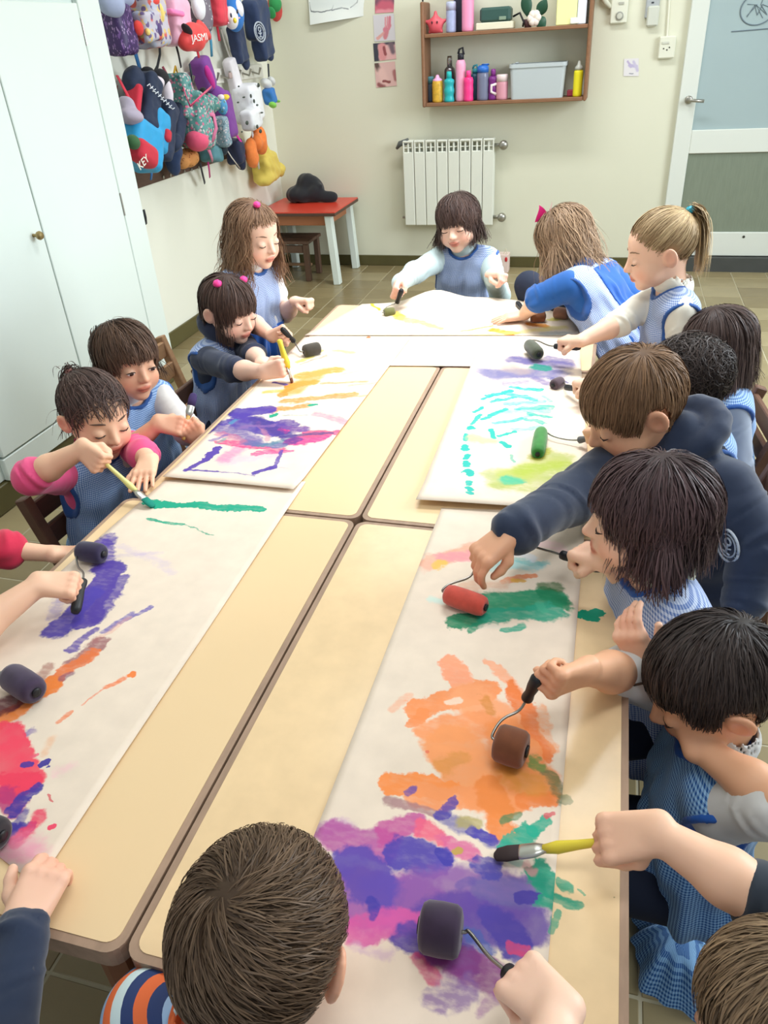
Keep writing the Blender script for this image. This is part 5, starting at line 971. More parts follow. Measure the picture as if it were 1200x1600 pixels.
bag('orange_cloth_bag', 'orange cloth hanging under the white backpack', [(393, 238, 0.16, (0.05, 0.04, 0.085), 0, 'e'), (406, 220, 0.14, (0.042, 0.045, 0.085), -8, 'e'), (400, 222, 0.145, (0.05, 0.04, 0.05), 0, 'e')], cloth((232, 128, 62), noise=0.25, nscale=40), 'bag', amp=0.007, seed=31)
for pts, c, lb in (([(313, 256, 0.1), (316, 270, 0.08), (320, 286, 0.06)], (32, 32, 36), 'black strap dangling below the teal lunch bag'), ([(325, 252, 0.1), (327, 266, 0.08), (328, 277, 0.07)], (196, 60, 130), 'pink and dark strap dangling below the rack board')):
    P_ = [at(x, y, X=XL + xo) for x, y, xo in pts]; tag(MB().tube(P_, 0.011, 8, True, 0.3, (1, 0, 0)).build('hanging_strap', cloth(c), None, True), lb, 'strap', 'loose bag straps on the coat rack')
tag(MB().tube([at(224, 328, X=XL + 0.03), at(227, 340, X=XL + 0.03), at(228, 350, X=XL + 0.02)], 0.012, 8, True, 0.4, (1, 0, 0)).build('hanging_strap', cloth((34, 36, 40)), None, True), 'short black strap end just right of the wardrobe edge', 'strap', 'loose bag straps on the coat rack')
# ------------------------------------------------------------------ children
THIN = []
def thin(o, r):
    THIN.append((o, r)); return o
def thin_all():
    """drops the triangles that flat cloth and skin do not need"""
    for o, r in THIN: o.modifiers.new('thin', 'DECIMATE').ratio = r
    dg = bpy.context.evaluated_depsgraph_get()
    new = [bpy.data.meshes.new_from_object(o.evaluated_get(dg), preserve_all_data_layers=True, depsgraph=dg) for o, _ in THIN]
    for (o, _), me in zip(THIN, new): old = o.data; o.modifiers.clear(); o.data = me; bpy.data.meshes.remove(old)
def rotm(axis, deg):
    a = nrm(axis); t = math.radians(deg); K = np.array([[0, -a[2], a[1]], [a[2], 0, -a[0]], [-a[1], a[0], 0]])
    return np.eye(3) + math.sin(t) * K + (1 - math.cos(t)) * K @ K
def head_frame(yaw, pitch, roll):
    y, p = math.radians(yaw), math.radians(pitch)
    f = V3(math.cos(y) * math.cos(p), math.sin(y) * math.cos(p), -math.sin(p)); r = V3(math.sin(y), -math.cos(y), 0); u = np.cross(r, f)
    R = rotm(f, roll); return np.array([R @ r, f, R @ u]).T        # columns: right, forward, up
SK_C, SK_R = V3(0, -0.012, 0.022), V3(0.0735, 0.089, 0.080)      # skull
def head_field(F, C, H, s, ears=True):
    L = lambda *p: C + H @ (np.array(p) * s)
    E = lambda c, r, k, sub=False: F.ell(L(*c), np.array(r) * s, H, k * s, sub)
    E(SK_C, SK_R, 0.0)
    E((0, 0.020, -0.036), (0.058, 0.062, 0.056), 0.03)
    for q in (-1, 1): E((q * 0.034, 0.044, -0.042), (0.027, 0.027, 0.026), 0.022)
    E((0, 0.062, -0.080), (0.019, 0.016, 0.013), 0.022)
    for q in (-1, 1): E((q * 0.031, 0.101, -0.002), (0.023, 0.024, 0.016), 0.016, True)
    for q in (-1, 1): E((q * 0.031, 0.0665, -0.004), (0.0142, 0.0125, 0.0110), 0.005)
    F.cone(L(0, 0.074, 0.004), L(0, 0.0925, -0.024), 0.0058 * s, 0.0088 * s, 0.012 * s)
    for q in (-1, 1): E((q * 0.0085, 0.085, -0.0265), (0.0062, 0.0065, 0.0055), 0.006)
    E((0, 0.0805, -0.0475), (0.0185, 0.0085, 0.0052), 0.008); E((0, 0.0795, -0.0570), (0.0155, 0.0085, 0.0058), 0.007)
    for q in (-1, 1):
        Re = H @ rotm((0, 1, 0), q * 14) @ rotm((0, 0, 1), q * (24 if ears else 6))
        F.ell(L(q * (0.0755 if ears else 0.0700), -0.012, -0.010), np.array((0.0075, 0.019, 0.029)) * s, Re, 0.004 * s)
        F.ell(L(q * (0.0835 if ears else 0.0775), -0.008, -0.007), np.array((0.006, 0.011, 0.017)) * s, Re, 0.003 * s, True)
def frame_hand(side, f, n):
    f = nrm(f); n = nrm(n - f * np.dot(n, f)); t = np.cross(n, f) if side == 'R' else np.cross(f, n); return f, t, n
CURL = {'grip': ((62, 88, 45), (66, 90, 45), (70, 90, 45), (72, 88, 45)), 'flat': ((4, 6, 4),) * 4, 'hold': ((40, 60, 34), (46, 64, 36), (52, 68, 38), (58, 70, 38)), 'drop': ((30, 34, 22), (32, 38, 24), (40, 44, 26), (48, 50, 28)), 'relax': ((22, 32, 20), (28, 38, 22), (34, 42, 24), (38, 44, 26)),
        'fist': ((78, 96, 50),) * 4, 'pinch': ((52, 58, 24), (60, 64, 30), (72, 76, 40), (78, 80, 40))}
def hand_field(F, W, f, t, n, pose, s):
    P = lambda a, b, c: W + (f * a + t * b + n * c) * s
    offs = (0.0200, 0.0068, -0.0064, -0.0188); wr = (0.0095, 0.0030, -0.0030, -0.0095)
    for o, w in zip(offs, wr): F.cone(P(-0.006, w, 0), P(0.052, o, 0.001), 0.0145 * s, 0.0088 * s, 0.006 * s)
    for o in offs: F.cone(P(0.051, o, 0.0035), P(0.054, o, 0.0030), 0.0086 * s, 0.0082 * s, 0.0025 * s)
    lens = ((0.022, 0.0155, 0.0125), (0.0245, 0.0170, 0.0130), (0.0225, 0.0160, 0.0125), (0.0175, 0.0125, 0.0110))
    G = F.copy(); G.d[:] = BIG
    for i, o in enumerate(offs):
        p = P(0.052, o, 0.001); a = 0; spread = (7, 2, -3, -8)[i] if pose in ('flat',) else 0
        d0 = f * math.cos(math.radians(spread)) + t * math.sin(math.radians(spread)); rr = (0.0070, 0.0071, 0.0068, 0.0061)[i]
        for j in range(3):
            a += CURL[pose][i][j]; d = d0 * math.cos(math.radians(a)) - n * math.sin(math.radians(a))
            q = p + d * lens[i][j] * s; G.cone(p, q, (rr - 0.0006 * j) * s, (rr - 0.0006 * (j + 1)) * s, 0.0012 * s); p = q
    if pose == 'grip': th = ((0.45, 0.62, -0.55), (0.80, -0.15, -0.55), (0.70, -0.55, -0.40))
    elif pose == 'fist': th = ((0.55, 0.55, -0.55), (0.75, -0.25, -0.60), (0.45, -0.75, -0.35))
    elif pose in ('pinch', 'drop', 'hold'): th = ((0.60, 0.50, -0.65), (0.90, -0.05, -0.40), (0.95, -0.2, -0.25))
    else: th = ((0.62, 0.74, -0.22), (0.86, 0.45, -0.12), (0.92, 0.32, -0.08))
    p = P(0.012, 0.013, -0.004)
    for (x, y, z), ln, ra, rb in zip(th, (0.024, 0.019, 0.0145), (0.0105, 0.0082, 0.0074), (0.0085, 0.0074, 0.0062)):
        q = p + nrm(f * x + t * y + n * z) * ln * s; G.cone(p, q, ra * s, rb * s, 0.004 * s); p = q
    hh = np.maximum(0.003 - np.abs(F.d - G.d), 0) / 0.003; F.d = np.minimum(F.d, G.d) - hh * hh * 0.003 * 0.25
def ik(S, W, pole, l1, l2):
    d = np.linalg.norm(W - S); k = max(1.0, d / (l1 + l2) * 1.004); l1 *= k; l2 *= k; d = max(d, abs(l1 - l2) * 1.02)
    a = (l1 * l1 - l2 * l2 + d * d) / (2 * d); h = math.sqrt(max(l1 * l1 - a * a, 0)); u = nrm(W - S); v = np.asarray(pole) - S; v = nrm(v - u * np.dot(v, u)); return S + u * a + v * h
SKIN_M = attr_col_mat('skin', 'skin_tint', 0.48, 0.35, 0.12)
M_eye = attr_col_mat('eye_surface', 'skin_tint', 0.12, 0.6)
HAIRS = {}
def hair_mat(c0, c1):
    if (c0, c1) not in HAIRS: HAIRS[(c0, c1)] = attr_mat('hair_%d_%d_%d' % c0, 'tone', c0, c1, 0.50, 0.22)
    return HAIRS[(c0, c1)]
def gingham(name, c_dark, c_light, cell=0.0048):
    m = mat(name, c_light, 0.8, sheen=0.15, spec=0.2); nt = m.node_tree; N = nt.nodes; Lk = nt.links.new
    uv = N.new('ShaderNodeUVMap'); uv.uv_map = 'cloth'; sp = N.new('ShaderNodeSeparateXYZ'); Lk(uv.outputs[0], sp.inputs[0]); st = []
    for ax in (0, 1):
        a = N.new('ShaderNodeMath'); a.operation = 'MULTIPLY'; a.inputs[1].default_value = 1 / cell; Lk(sp.outputs[ax], a.inputs[0])
        b = N.new('ShaderNodeMath'); b.operation = 'FRACT'; Lk(a.outputs[0], b.inputs[0]); c = N.new('ShaderNodeMath'); c.operation = 'GREATER_THAN'; c.inputs[1].default_value = 0.5; Lk(b.outputs[0], c.inputs[0]); st.append(c.outputs[0])
    s = N.new('ShaderNodeMath'); s.operation = 'ADD'; Lk(st[0], s.inputs[0]); Lk(st[1], s.inputs[1]); h = N.new('ShaderNodeMath'); h.operation = 'MULTIPLY'; h.inputs[1].default_value = 0.5; Lk(s.outputs[0], h.inputs[0])
    mx = N.new('ShaderNodeMix'); mx.data_type = 'RGBA'; mx.inputs[6].default_value = srgb(c_light); mx.inputs[7].default_value = srgb(c_dark); Lk(h.outputs[0], mx.inputs[0]); Lk(mx.outputs[2], N['Principled BSDF'].inputs['Base Color']); return m
def stripes(name, cols, period):
    m = mat(name, cols[0], 0.8); nt = m.node_tree; N = nt.nodes; Lk = nt.links.new
    uv = N.new('ShaderNodeUVMap'); uv.uv_map = 'cloth'; sp = N.new('ShaderNodeSeparateXYZ'); Lk(uv.outputs[0], sp.inputs[0])
    a = N.new('ShaderNodeMath'); a.operation = 'MULTIPLY'; a.inputs[1].default_value = 1 / period; Lk(sp.outputs[1], a.inputs[0]); b = N.new('ShaderNodeMath'); b.operation = 'FRACT'; Lk(a.outputs[0], b.inputs[0])
    r = N.new('ShaderNodeValToRGB'); r.color_ramp.interpolation = 'CONSTANT'; Lk(b.outputs[0], r.inputs[0])
    el = r.color_ramp.elements; el[0].color = srgb(cols[0]); el[0].position = 0; el[1].color = srgb(cols[1]); el[1].position = 1 / len(cols)
    for i, c in enumerate(cols[2:], 2): e = el.new(i / len(cols)); e.color = srgb(c)
    Lk(r.outputs[0], N['Principled BSDF'].inputs['Base Color']); return m
SM_PALE = gingham('pale_blue_gingham', (92, 122, 186), (206, 218, 240)); SM_BLUE = gingham('blue_gingham', (58, 104, 172), (178, 206, 236)); SM_DEEP = gingham('strong_blue_gingham', (30, 82, 152), (150, 194, 232))
TRIM = mat('royal_blue_binding', (36, 82, 150), 0.75, sheen=0.2); TRIM2 = mat('bright_blue_cotton', (24, 86, 172), 0.75, sheen=0.2)
NAVYC = mat('navy_fleece', (34, 46, 70), 0.9, sheen=0.3, noise=0.12, nscale=60)
def SC(rgb): return M(rgb, 0.85, sheen=0.2)
TROUS = mat('dark_trousers', (30, 38, 58), 0.85); SHOE = mat('dark_shoe', (40, 40, 48), 0.6)

def make_hair(person, C, H, s, hs, seed):
    """locks that grow from the scalp, follow the skull and hang; one mesh"""
    r = np.random.default_rng(seed); n = hs.get('n', 2200); seg = hs.get('seg', 9)
    kn = np.array(hs.get('line', ((0, .068), (35, .056), (58, .030), (80, .006), (100, -.012), (128, -.042), (180, -.052))), float)
    D = r.normal(size=(n * 4, 3)); D /= np.linalg.norm(D, axis=1)[:, None]
    P0 = SK_C + D * SK_R; az = np.degrees(np.arctan2(np.abs(P0[:, 0]), P0[:, 1])); ok = P0[:, 2] > np.interp(az, kn[:, 0], kn[:, 1]) + r.normal(0, .004, len(P0))
    D, P0 = D[ok][:n], P0[ok][:n]; az = az[ok][:n]; n = len(D)
    Hi = H.T; g = Hi @ V3(0, 0, -1.0)                                 # gravity in head space
    W = nrm(hs.get('whorl', (0.15, -0.55, 0.85))); style = hs.get('style', 'crown')
    Ln = np.full(n, hs['L']) * r.uniform(0.82, 1.1, n); grav = hs.get('grav', 0.35); vol = hs.get('vol', 0.010)
    lift = 0.002 + vol * r.uniform(0, 1, n) ** 1.3
    nor = (P0 - SK_C) / SK_R ** 2; nor /= np.linalg.norm(nor, axis=1)[:, None]
    if style == 'part':
        px = hs.get('part', 0.0); v = np.stack([np.sign(P0[:, 0] - px + r.normal(0, .003, n)), hs.get('back', -0.3) * np.ones(n), 0.1 * np.ones(n)], 1)
    elif style == 'tie': v = np.zeros((n, 3))
    else:
        Wp = SK_C + W * SK_R; v = P0 - Wp
        sw = hs.get('swirl', 0.0)
        if sw: v = v + np.cross(np.tile(W, (n, 1)), v) * sw
    if 'bias' in hs: v = nrm_rows(v) + np.asarray(hs['bias'], float)
    ties = np.array(hs.get('ties', [])).reshape(-1, 3)
    gather = np.zeros(n, bool)
    if len(ties) and 'gather' in hs:
        gather = hs['gather'](P0); 
        near = ((P0[:, None] - ties[None]) ** 2).sum(2).argmin(1)
    v = v - nor * (v * nor).sum(1)[:, None]; v = nrm_rows(v) + r.normal(0, hs.get('messy', .12), (n, 3))
    pts = np.zeros((n, seg + 1, 3)); pts[:, 0] = P0 + nor * 0.001; p = pts[:, 0].copy(); froz = np.zeros(n, bool)
    fz = hs.get('fringe', 0.012); fzr = fz + r.normal(0, .005, n); cz = hs.get('cut', -1.0) + r.normal(0, .006, n); ear = hs.get('ear', False); wave = hs.get('wave', 0.0); wph = r.uniform(0, 6.28, n)
    stk = hs.get('stick', -0.02) + r.normal(0, .012, n)
    for j in range(seg):
        step = Ln / seg
        if gather.any():
            tv = ties[near] - p; dist = np.linalg.norm(tv, axis=1); step = np.where(gather, np.minimum(np.linalg.norm(ties[near] - P0, axis=1) * 1.2 / seg + .002, dist), step)
            v = np.where(gather[:, None], nrm_rows(tv), v)
        v = nrm_rows(v + g[None] * (grav * (0.4 + j / seg) * (~gather))[:, None] + r.normal(0, hs.get('fuzz', .05), (n, 3)))
        q = p + v * step[:, None]
        if wave: 
            sd = nrm_rows(np.cross(v, nor)); q = q + sd * (wave * (j / seg) * np.sin(wph * 0.25 + 9 * j / seg + 2.0 * np.sin(wph)))[:, None]
        # stay outside the skull and the face
        for c_, r_ in ((SK_C, SK_R), (V3(0, 0.006, -0.036), V3(0.060, 0.066, 0.062)), (V3(0, -0.02, -0.11), V3(0.046, 0.046, 0.08)), (V3(0, -0.014, -0.014), V3(0.081, 0.038, 0.042) if not ear else V3(.01, .01, .01))):
            rr = r_ + (lift * (0.35 + 0.65 * min(1.0, (j + 1) / seg * 2.2)))[:, None] if c_ is SK_C else r_ + 0.5 * lift[:, None] + 0.002
            e = (q - c_) / rr; m = np.linalg.norm(e, axis=1); ins = m < 1
            if c_ is SK_C:                                           # lie close to the head until the hair hangs free
                ins = ins | (q[:, 2] > stk)
            q = np.where(ins[:, None], c_ + e / np.maximum(m, 1e-6)[:, None] * rr, q)
        stop = ((q[:, 1] > 0.040) & (np.abs(q[:, 0]) < hs.get('facew', 0.052)) & (q[:, 2] < fzr)) | (q[:, 2] < cz)
        if ear: stop |= (np.abs(q[:, 0]) > 0.05) & ((q[:, 1] + 0.012) ** 2 / 0.024 ** 2 + (q[:, 2] + 0.012) ** 2 / 0.032 ** 2 < 1)
        froz |= stop; q = np.where(froz[:, None], p + (q - p) * 0.02, q)
        d = q - p; v = np.where(froz[:, None], v, nrm_rows(d)); p = q; pts[:, j + 1] = p
    wid = hs.get('w', 0.0034) * r.uniform(.6, 1.2, n); cl = np.sin(P0 @ r.normal(0, 75, 3) + 2 * np.sin(P0 @ r.normal(0, 60, 3))); tone = np.clip(0.36 + 0.13 * cl + r.normal(0, 0.13, n), 0, 1); tips = hs.get('tips', 0.25)  # clump tone paints highlights into the hair colour
    allp = [pts]; allw = [wid]; allt = [tone]
    for tl in hs.get('tails', []):
        m = tl.get('n', 260); o = np.array(tl['at']); d0 = nrm(tl['dir']); q = o + r.normal(0, .007, (m, 3)); vv = nrm_rows(d0 + r.normal(0, tl.get('spread', .28), (m, 3))); L_ = tl['L'] * r.uniform(.6, 1.05, m)
        tp = np.zeros((m, seg + 1, 3)); tp[:, 0] = q; ph = r.uniform(0, 6.28, m)
        for j in range(seg):
            vv = nrm_rows(vv + g[None] * tl.get('grav', .35) + r.normal(0, .05, (m, 3))); q = q + vv * (L_ / seg)[:, None]
            if tl.get('curl'): q = q + nrm_rows(np.cross(vv, d0 + 0.01)) * (tl['curl'] * np.sin(ph + 8 * j / seg))[:, None]
            e = (q - SK_C) / (SK_R + .006); mm = np.linalg.norm(e, axis=1); q = np.where((mm < 1)[:, None], SK_C + e / mm[:, None] * (SK_R + .006), q); tp[:, j + 1] = q
        allp.append(tp); allw.append(np.full(m, hs.get('w', .0034) * 1.0)); allt.append(np.clip(r.normal(.45, .22, m), 0, 1))
    pts = np.vstack(allp); wid = np.hstack(allw); tone = np.hstack(allt); n = len(pts)
    T = np.gradient(pts, axis=1); T /= np.linalg.norm(T, axis=2)[:, :, None] + 1e-9
    rad = pts - SK_C; rad /= np.linalg.norm(rad, axis=2)[:, :, None] + 1e-9
    S = np.cross(T, rad); S /= np.linalg.norm(S, axis=2)[:, :, None] + 1e-9
    tw = r.normal(0, .45, n)[:, None, None]; S = nrm3(S + tw * rad)
    prof = np.interp(np.linspace(0, 1, seg + 1), (0, .15, .7, 1), (.7, 1, .85, .08))
    off = S * (wid[:, None] * prof[None])[:, :, None] * 0.5; bow = rad * 0.0
    vs = np.stack([pts - off, pts + off], 2).reshape(-1, 3); K = (seg + 1) * 2
    base = (np.arange(n) * K)[:, None] + (np.arange(seg) * 2)[None]
    f = np.stack([base, base + 1, base + 3, base + 2], 2).reshape(-1, 4)
    tn = np.clip(tone[:, None] + np.linspace(-.1, tips, seg + 1)[None], 0, 1); ta = np.repeat(tn[:, :, None], 2, 2).reshape(-1)
    # scalp under the locks
    nu, nv = 48, 30; u_ = np.linspace(0, 2 * np.pi, nu, endpoint=False); v_ = np.linspace(0.0, np.pi, nv + 1)
    sv = np.array([[SK_C + (SK_R + 0.0022) * V3(math.sin(b) * math.cos(a), math.sin(b) * math.sin(a), math.cos(b)) for a in u_] for b in v_]).reshape(-1, 3)
    azs = np.degrees(np.arctan2(np.abs(sv[:, 0]), sv[:, 1])); okv = sv[:, 2] > np.interp(azs, kn[:, 0], kn[:, 1]) + .012
    sf = [(j * nu + i, (j + 1) * nu + i, (j + 1) * nu + (i + 1) % nu, j * nu + (i + 1) % nu) for j in range(nv) for i in range(nu)]
    sf = np.array([q for q in sf if all(okv[list(q)])]); used = np.unique(sf); re = np.full(len(sv), -1); re[used] = np.arange(len(used))
    vv_ = np.vstack([sv[used], vs]); ff = np.vstack([re[sf], f + len(used)]); tt = np.hstack([np.full(len(used), .12), ta])
    world = C + (vv_ * s) @ H.T
    return tag(link('hair', world, ff, hair_mat(*hs['col']), person, True, fattr={'tone': tt}), kind='stuff')
def nrm_rows(a): return a / (np.linalg.norm(a, axis=1)[:, None] + 1e-12)
def nrm3(a): return a / (np.linalg.norm(a, axis=2)[:, :, None] + 1e-12)

def person(label, head, look, face, lean=(12, 0), sc=1.0, skin=(236, 190, 164), hair=None, open_=0.0, arms=None, shirt=(200, 200, 200), sleeve=1.0, smock=SM_PALE, trim=TRIM, pocket=None, collar=None, seat=None, h=0.0032, hood=None, seed=1, sex='', smile=False, legs='sit', torso_shift=(0, 0, 0), stripes_=None, hem=0.40, neck=1.0, puff=1.0, knee=None, bs=1.0, elbow={}):
    C = np.asarray(head, float); H = head_frame(*look); sh = sc; s = sc * bs
    by = math.radians(face); bf = V3(math.cos(by), math.sin(by), 0); br = V3(math.sin(by), -math.cos(by), 0)
    tu = nrm(rotm(br, -lean[0]) @ V3(0, 0, 1)); tu = nrm(rotm(bf, lean[1]) @ tu); tr = nrm(br - tu * np.dot(br, tu)); tf = np.cross(tu, tr)
    att = C + H @ (V3(0, -0.020, -0.072) * sh); Nk = att - tu * 0.042 * s * neck + np.asarray(torso_shift, float)
    Pv = Nk - tu * 0.30 * s
    person_o = thing('person', (Pv[0], Pv[1], 0.0), label, 'person', 'children painting around the tables')
    T_ = np.array([tr, tf, tu]).T; Q = lambda a, b, c: Nk + (tr * a + tf * b + tu * c) * s
    S = {'R': Q(0.098, -0.002, -0.038), 'L': Q(-0.098, -0.002, -0.038)}
    l1, l2 = 0.172 * s, 0.150 * s; A = {}
    for sd, a in (arms or {}).items():
        kind = a[0]; pole = np.asarray(a[3] if kind != 'hang' else (0, 0, 0), float)
        if kind in ('grip', 'pinchgrip'):
            G_, sdir = np.asarray(a[1], float), nrm(a[2]); f = nrm(G_ - pole); f = nrm(f - sdir * np.dot(f, sdir)); n = np.cross(f, sdir) if sd == 'R' else np.cross(sdir, f)
            if n[2] < -0.25: n = -n
            pose = 'grip'; W = G_ - (f * 0.063 - n * 0.020) * s
            f, t, n = frame_hand(sd, f, n)
        elif kind == 'pen':                                          # handle runs along under the palm
            G_, sdir = np.asarray(a[1], float), nrm(a[2]); f, t, n = frame_hand(sd, sdir, a[4]); pose = a[5] if len(a) > 5 else 'pinch'; W = G_ - (f * 0.058 - n * 0.019) * s
        elif kind == 'hang':
            W = S[sd] + V3(0, 0, -0.30 * s) + br * (0.05 if sd == 'R' else -0.05) * s + bf * 0.03; pole = S[sd] - bf * 0.2 + V3(0, 0, -0.2); f, t, n = frame_hand(sd, V3(0, 0, -1) + bf * 0.2, br if sd == 'R' else -br); pose = 'relax'
        else:
            W = np.asarray(a[1], float); f, t, n = frame_hand(sd, np.asarray(a[2], float), np.asarray(a[4], float)); pose = kind
        A[sd] = dict(W=W, f=f, t=t, n=n, pose=pose, E=np.asarray(elbow[sd], float) if sd in elbow else ik(S[sd], W, pole, l1, l2))
    for sd in 'RL':
        if sd not in A:
            W = Q((1 if sd == 'R' else -1) * 0.10, 0.12, -0.26); A[sd] = dict(W=W, E=ik(S[sd], W, Q((1 if sd == 'R' else -1) * 0.2, -0.1, -0.25), l1, l2), pose='relax')
            A[sd]['f'], A[sd]['t'], A[sd]['n'] = frame_hand(sd, tf, tu)
    # ---- body: head, neck, chest and arms in one surface
    pts = [C - 0.12 * s, C + 0.12 * s, Q(0.14, 0.1, -0.16), Q(-0.14, -0.1, -0.16)]
    for a in A.values(): pts += [a['W'] + a['f'] * 0.12 * s + 0.03, a['W'] + a['f'] * 0.12 * s - 0.03, a['W'] + 0.05, a['W'] - 0.05, a['E'] + 0.05, a['E'] - 0.05]
    F = Field(np.min(pts, 0), np.max(pts, 0), h)
    head_field(F, C, H, sh, bool(hair and hair.get('ear')))
    F.cone(C + H @ (V3(0, -0.022, -0.045) * sh), Nk, 0.037 * s, 0.040 * s, 0.020 * s)
    F.cone(Q(-0.055, 0, -0.045), Q(0.055, 0, -0.045), 0.040 * s, k=0.03 * s)
    F.cone(Q(-0.035, 0.005, -0.10), Q(0.035, 0.005, -0.10), 0.058 * s, k=0.03 * s)
    for sd in 'RL':
        a = A[sd]; E_, W_ = a['E'], a['W']; kk = sleeve[sd] if isinstance(sleeve, dict) else sleeve; t0 = 0.006 if kk > 0.6 else 0.0; t1 = 0.007 if kk > 1.5 else 0.0; te = 0.004 if kk > 1.0 else 0.0
        F.cone(S[sd], E_, (0.036 - t0) * s, (0.029 - te) * s, 0.02 * s); F.cone(E_, E_ + (W_ - E_) * 0.35, (0.029 - te) * s, (0.0295 - t1) * s, 0.012 * s); F.cone(E_ + (W_ - E_) * 0.35, W_, (0.0295 - t1) * s, (0.0185 - t1 * .3) * s, 0.012 * s)
        hand_field(F, W_, a['f'], a['t'], a['n'], a['pose'], s)
    v, q = F.mesh(1)
    loc = (v - C) @ H / sh                                            # head space, for colouring
    base = np.array(srgb(skin)[:3]); col = np.tile(base, (len(v), 1)); inhead = np.linalg.norm(loc - V3(0, 0.01, 0), axis=1) < 0.115
    def blend(wt, rgb): 
        nonlocal col; wt = np.clip(wt, 0, 1)[:, None]; col = col * (1 - wt) + np.array(srgb(rgb)[:3]) * wt
    gauss = lambda c, r: np.exp(-(((loc - np.array(c)) / np.array(r)) ** 2).sum(1)) * inhead
    red = tuple(int(x * y) for x, y in zip(skin, (0.98, 0.78, 0.75)))
    for sx in (-1, 1):
        blend(gauss((sx * 0.040, 0.062, -0.038), (0.020, 0.02, 0.017)) * 0.60, red); blend(gauss((sx * 0.08, -0.01, -0.01), (0.012, 0.02, 0.03)) * 0.45, red)
        blend(gauss((sx * 0.031, 0.078, 0.004), (0.015, 0.012, 0.007)) * 0.35, tuple(int(x * 0.80) for x in skin))
    blend(gauss((0, 0.098, -0.026), (0.010, 0.010, 0.009)) * 0.4, red)
    for sx in (-1, 1): blend(gauss((sx * 0.005, 0.092, -0.034), (0.0032, 0.008, 0.0026)) * 0.8, (120, 66, 56))
    lipc = tuple(int(x * y) for x, y in zip(skin, (.90, .64, .62)))
    lw = np.clip(1.25 - ((loc[:, 0] / 0.021) ** 2 + ((loc[:, 2] + 0.0520) / (0.0098 if not smile else 0.011)) ** 2), 0, 1) * (loc[:, 1] > 0.066) * (loc[:, 1] < 0.0935) * inhead
    blend(np.clip(lw * 1.6, 0, 0.85), lipc)
    zc = -0.0522 - (loc[:, 0] ** 2 * (-14 if smile else 3)); blend(np.clip(1 - np.abs(loc[:, 2] - zc) / 0.0026, 0, 1) * (np.abs(loc[:, 0]) < (0.023 if smile else 0.018)) * (loc[:, 1] > 0.062) * (loc[:, 1] < 0.0935) * inhead * 0.85, (110, 44, 44))  # crease between the lips: its shade painted as a dark line
    for a in A.values():
        kn_ = a['W'] + a['f'] * 0.078 * s - a['n'] * .01 * s; dd = np.linalg.norm(v - kn_, axis=1); blend(np.exp(-(dd / (0.034 * s)) ** 2) * 0.42, red)
    ca = np.hstack([col, np.ones((len(v), 1))])
    thin(link('body', v, q, SKIN_M, person_o, True, cattr={'skin_tint': ca}), .42)
    # ---- eyes, lashes, brows
    def surf(x, z, out=0.0):
        y = np.linspace(0.102, 0.03, 160); X_ = C + (np.stack([np.full(160, x), y, np.full(160, z)], 1) * sh) @ H.T
        ii = np.clip(((X_ - F.lo) / F.h).round().astype(int), 0, F.n - 1); d = F.d[ii[:, 0], ii[:, 1], ii[:, 2]]; k = np.argmax(d < 0.0005)
        return X_[k] + H[:, 1] * out * s
    dark = tuple(int(c * 0.9) for c in hair['col'][0])
    for sx in (-1, 1):
        br_ = [surf(sx * (0.016 + 0.031 * t), 0.0195 + 0.0050 * math.sin(math.pi * (0.15 + 0.75 * t)), 0.0006) for t in np.linspace(0, 1, 7)]
        MB().tube(br_, [0.0010 * s, 0.0018 * s, 0.0021 * s, 0.0020 * s, 0.0017 * s, 0.0013 * s, 0.0006 * s], 6).build('eyebrow', M(tuple(int(c * .6 + skin[i] * .25) for i, c in enumerate(hair['col'][0])), 0.8), person_o, True)
        up = 0.0040 * open_
        if open_ > 0:
            ce = C + H @ (V3(sx * 0.031, 0.0665, -0.004) * sh); e = MB(); vs = []; cs = []; nu, nv = 14, 8
            for j in range(nv + 1):
                for i in range(nu + 1):
                    t = i / nu * 2 - 1; hh = (1 - t * t) ** 0.7; z = (-0.0062 + (j / nv) * (0.0062 + 0.0062 * open_ * 0.6)) * hh + 0.0005; x = t * 0.0122
                    d = V3(x / 0.0150, math.sqrt(max(0.0, 1 - (x / 0.0150) ** 2 - (z / 0.0118) ** 2)), z / 0.0118) * V3(0.0150, 0.0134, 0.0118); vs.append(ce + H @ (d * sh))
                    gx, gz = open_gaze.get(label, (0.0, -0.0012)); rr = math.hypot(x - gx * sx if False else x - gx, z - gz); cs.append(srgb((22, 14, 12)) if rr < 0.0030 else srgb((70, 44, 30)) if rr < 0.0062 else srgb((226, 216, 212)))
            fs = [(j * (nu + 1) + i, j * (nu + 1) + i + 1, (j + 1) * (nu + 1) + i + 1, (j + 1) * (nu + 1) + i) for j in range(nv) for i in range(nu)]
            link('eye', vs, fs, M_eye, person_o, True, cattr={'skin_tint': np.array(cs)})
        la = [surf(sx * 0.031 + t * 0.0128, -0.0060 - 0.0026 * (1 - t * t) + (up + 0.006 * open_) * (1 - 0.8 * t * t), 0.0008 + 0.0012 * open_) for t in np.linspace(-1, 1, 9)]
        MB().tube(la, [0.0004 * s] + [0.0013 * s] * 7 + [0.0005 * s], 6).build('eyelashes', M((44, 30, 26), 0.7), person_o, True)
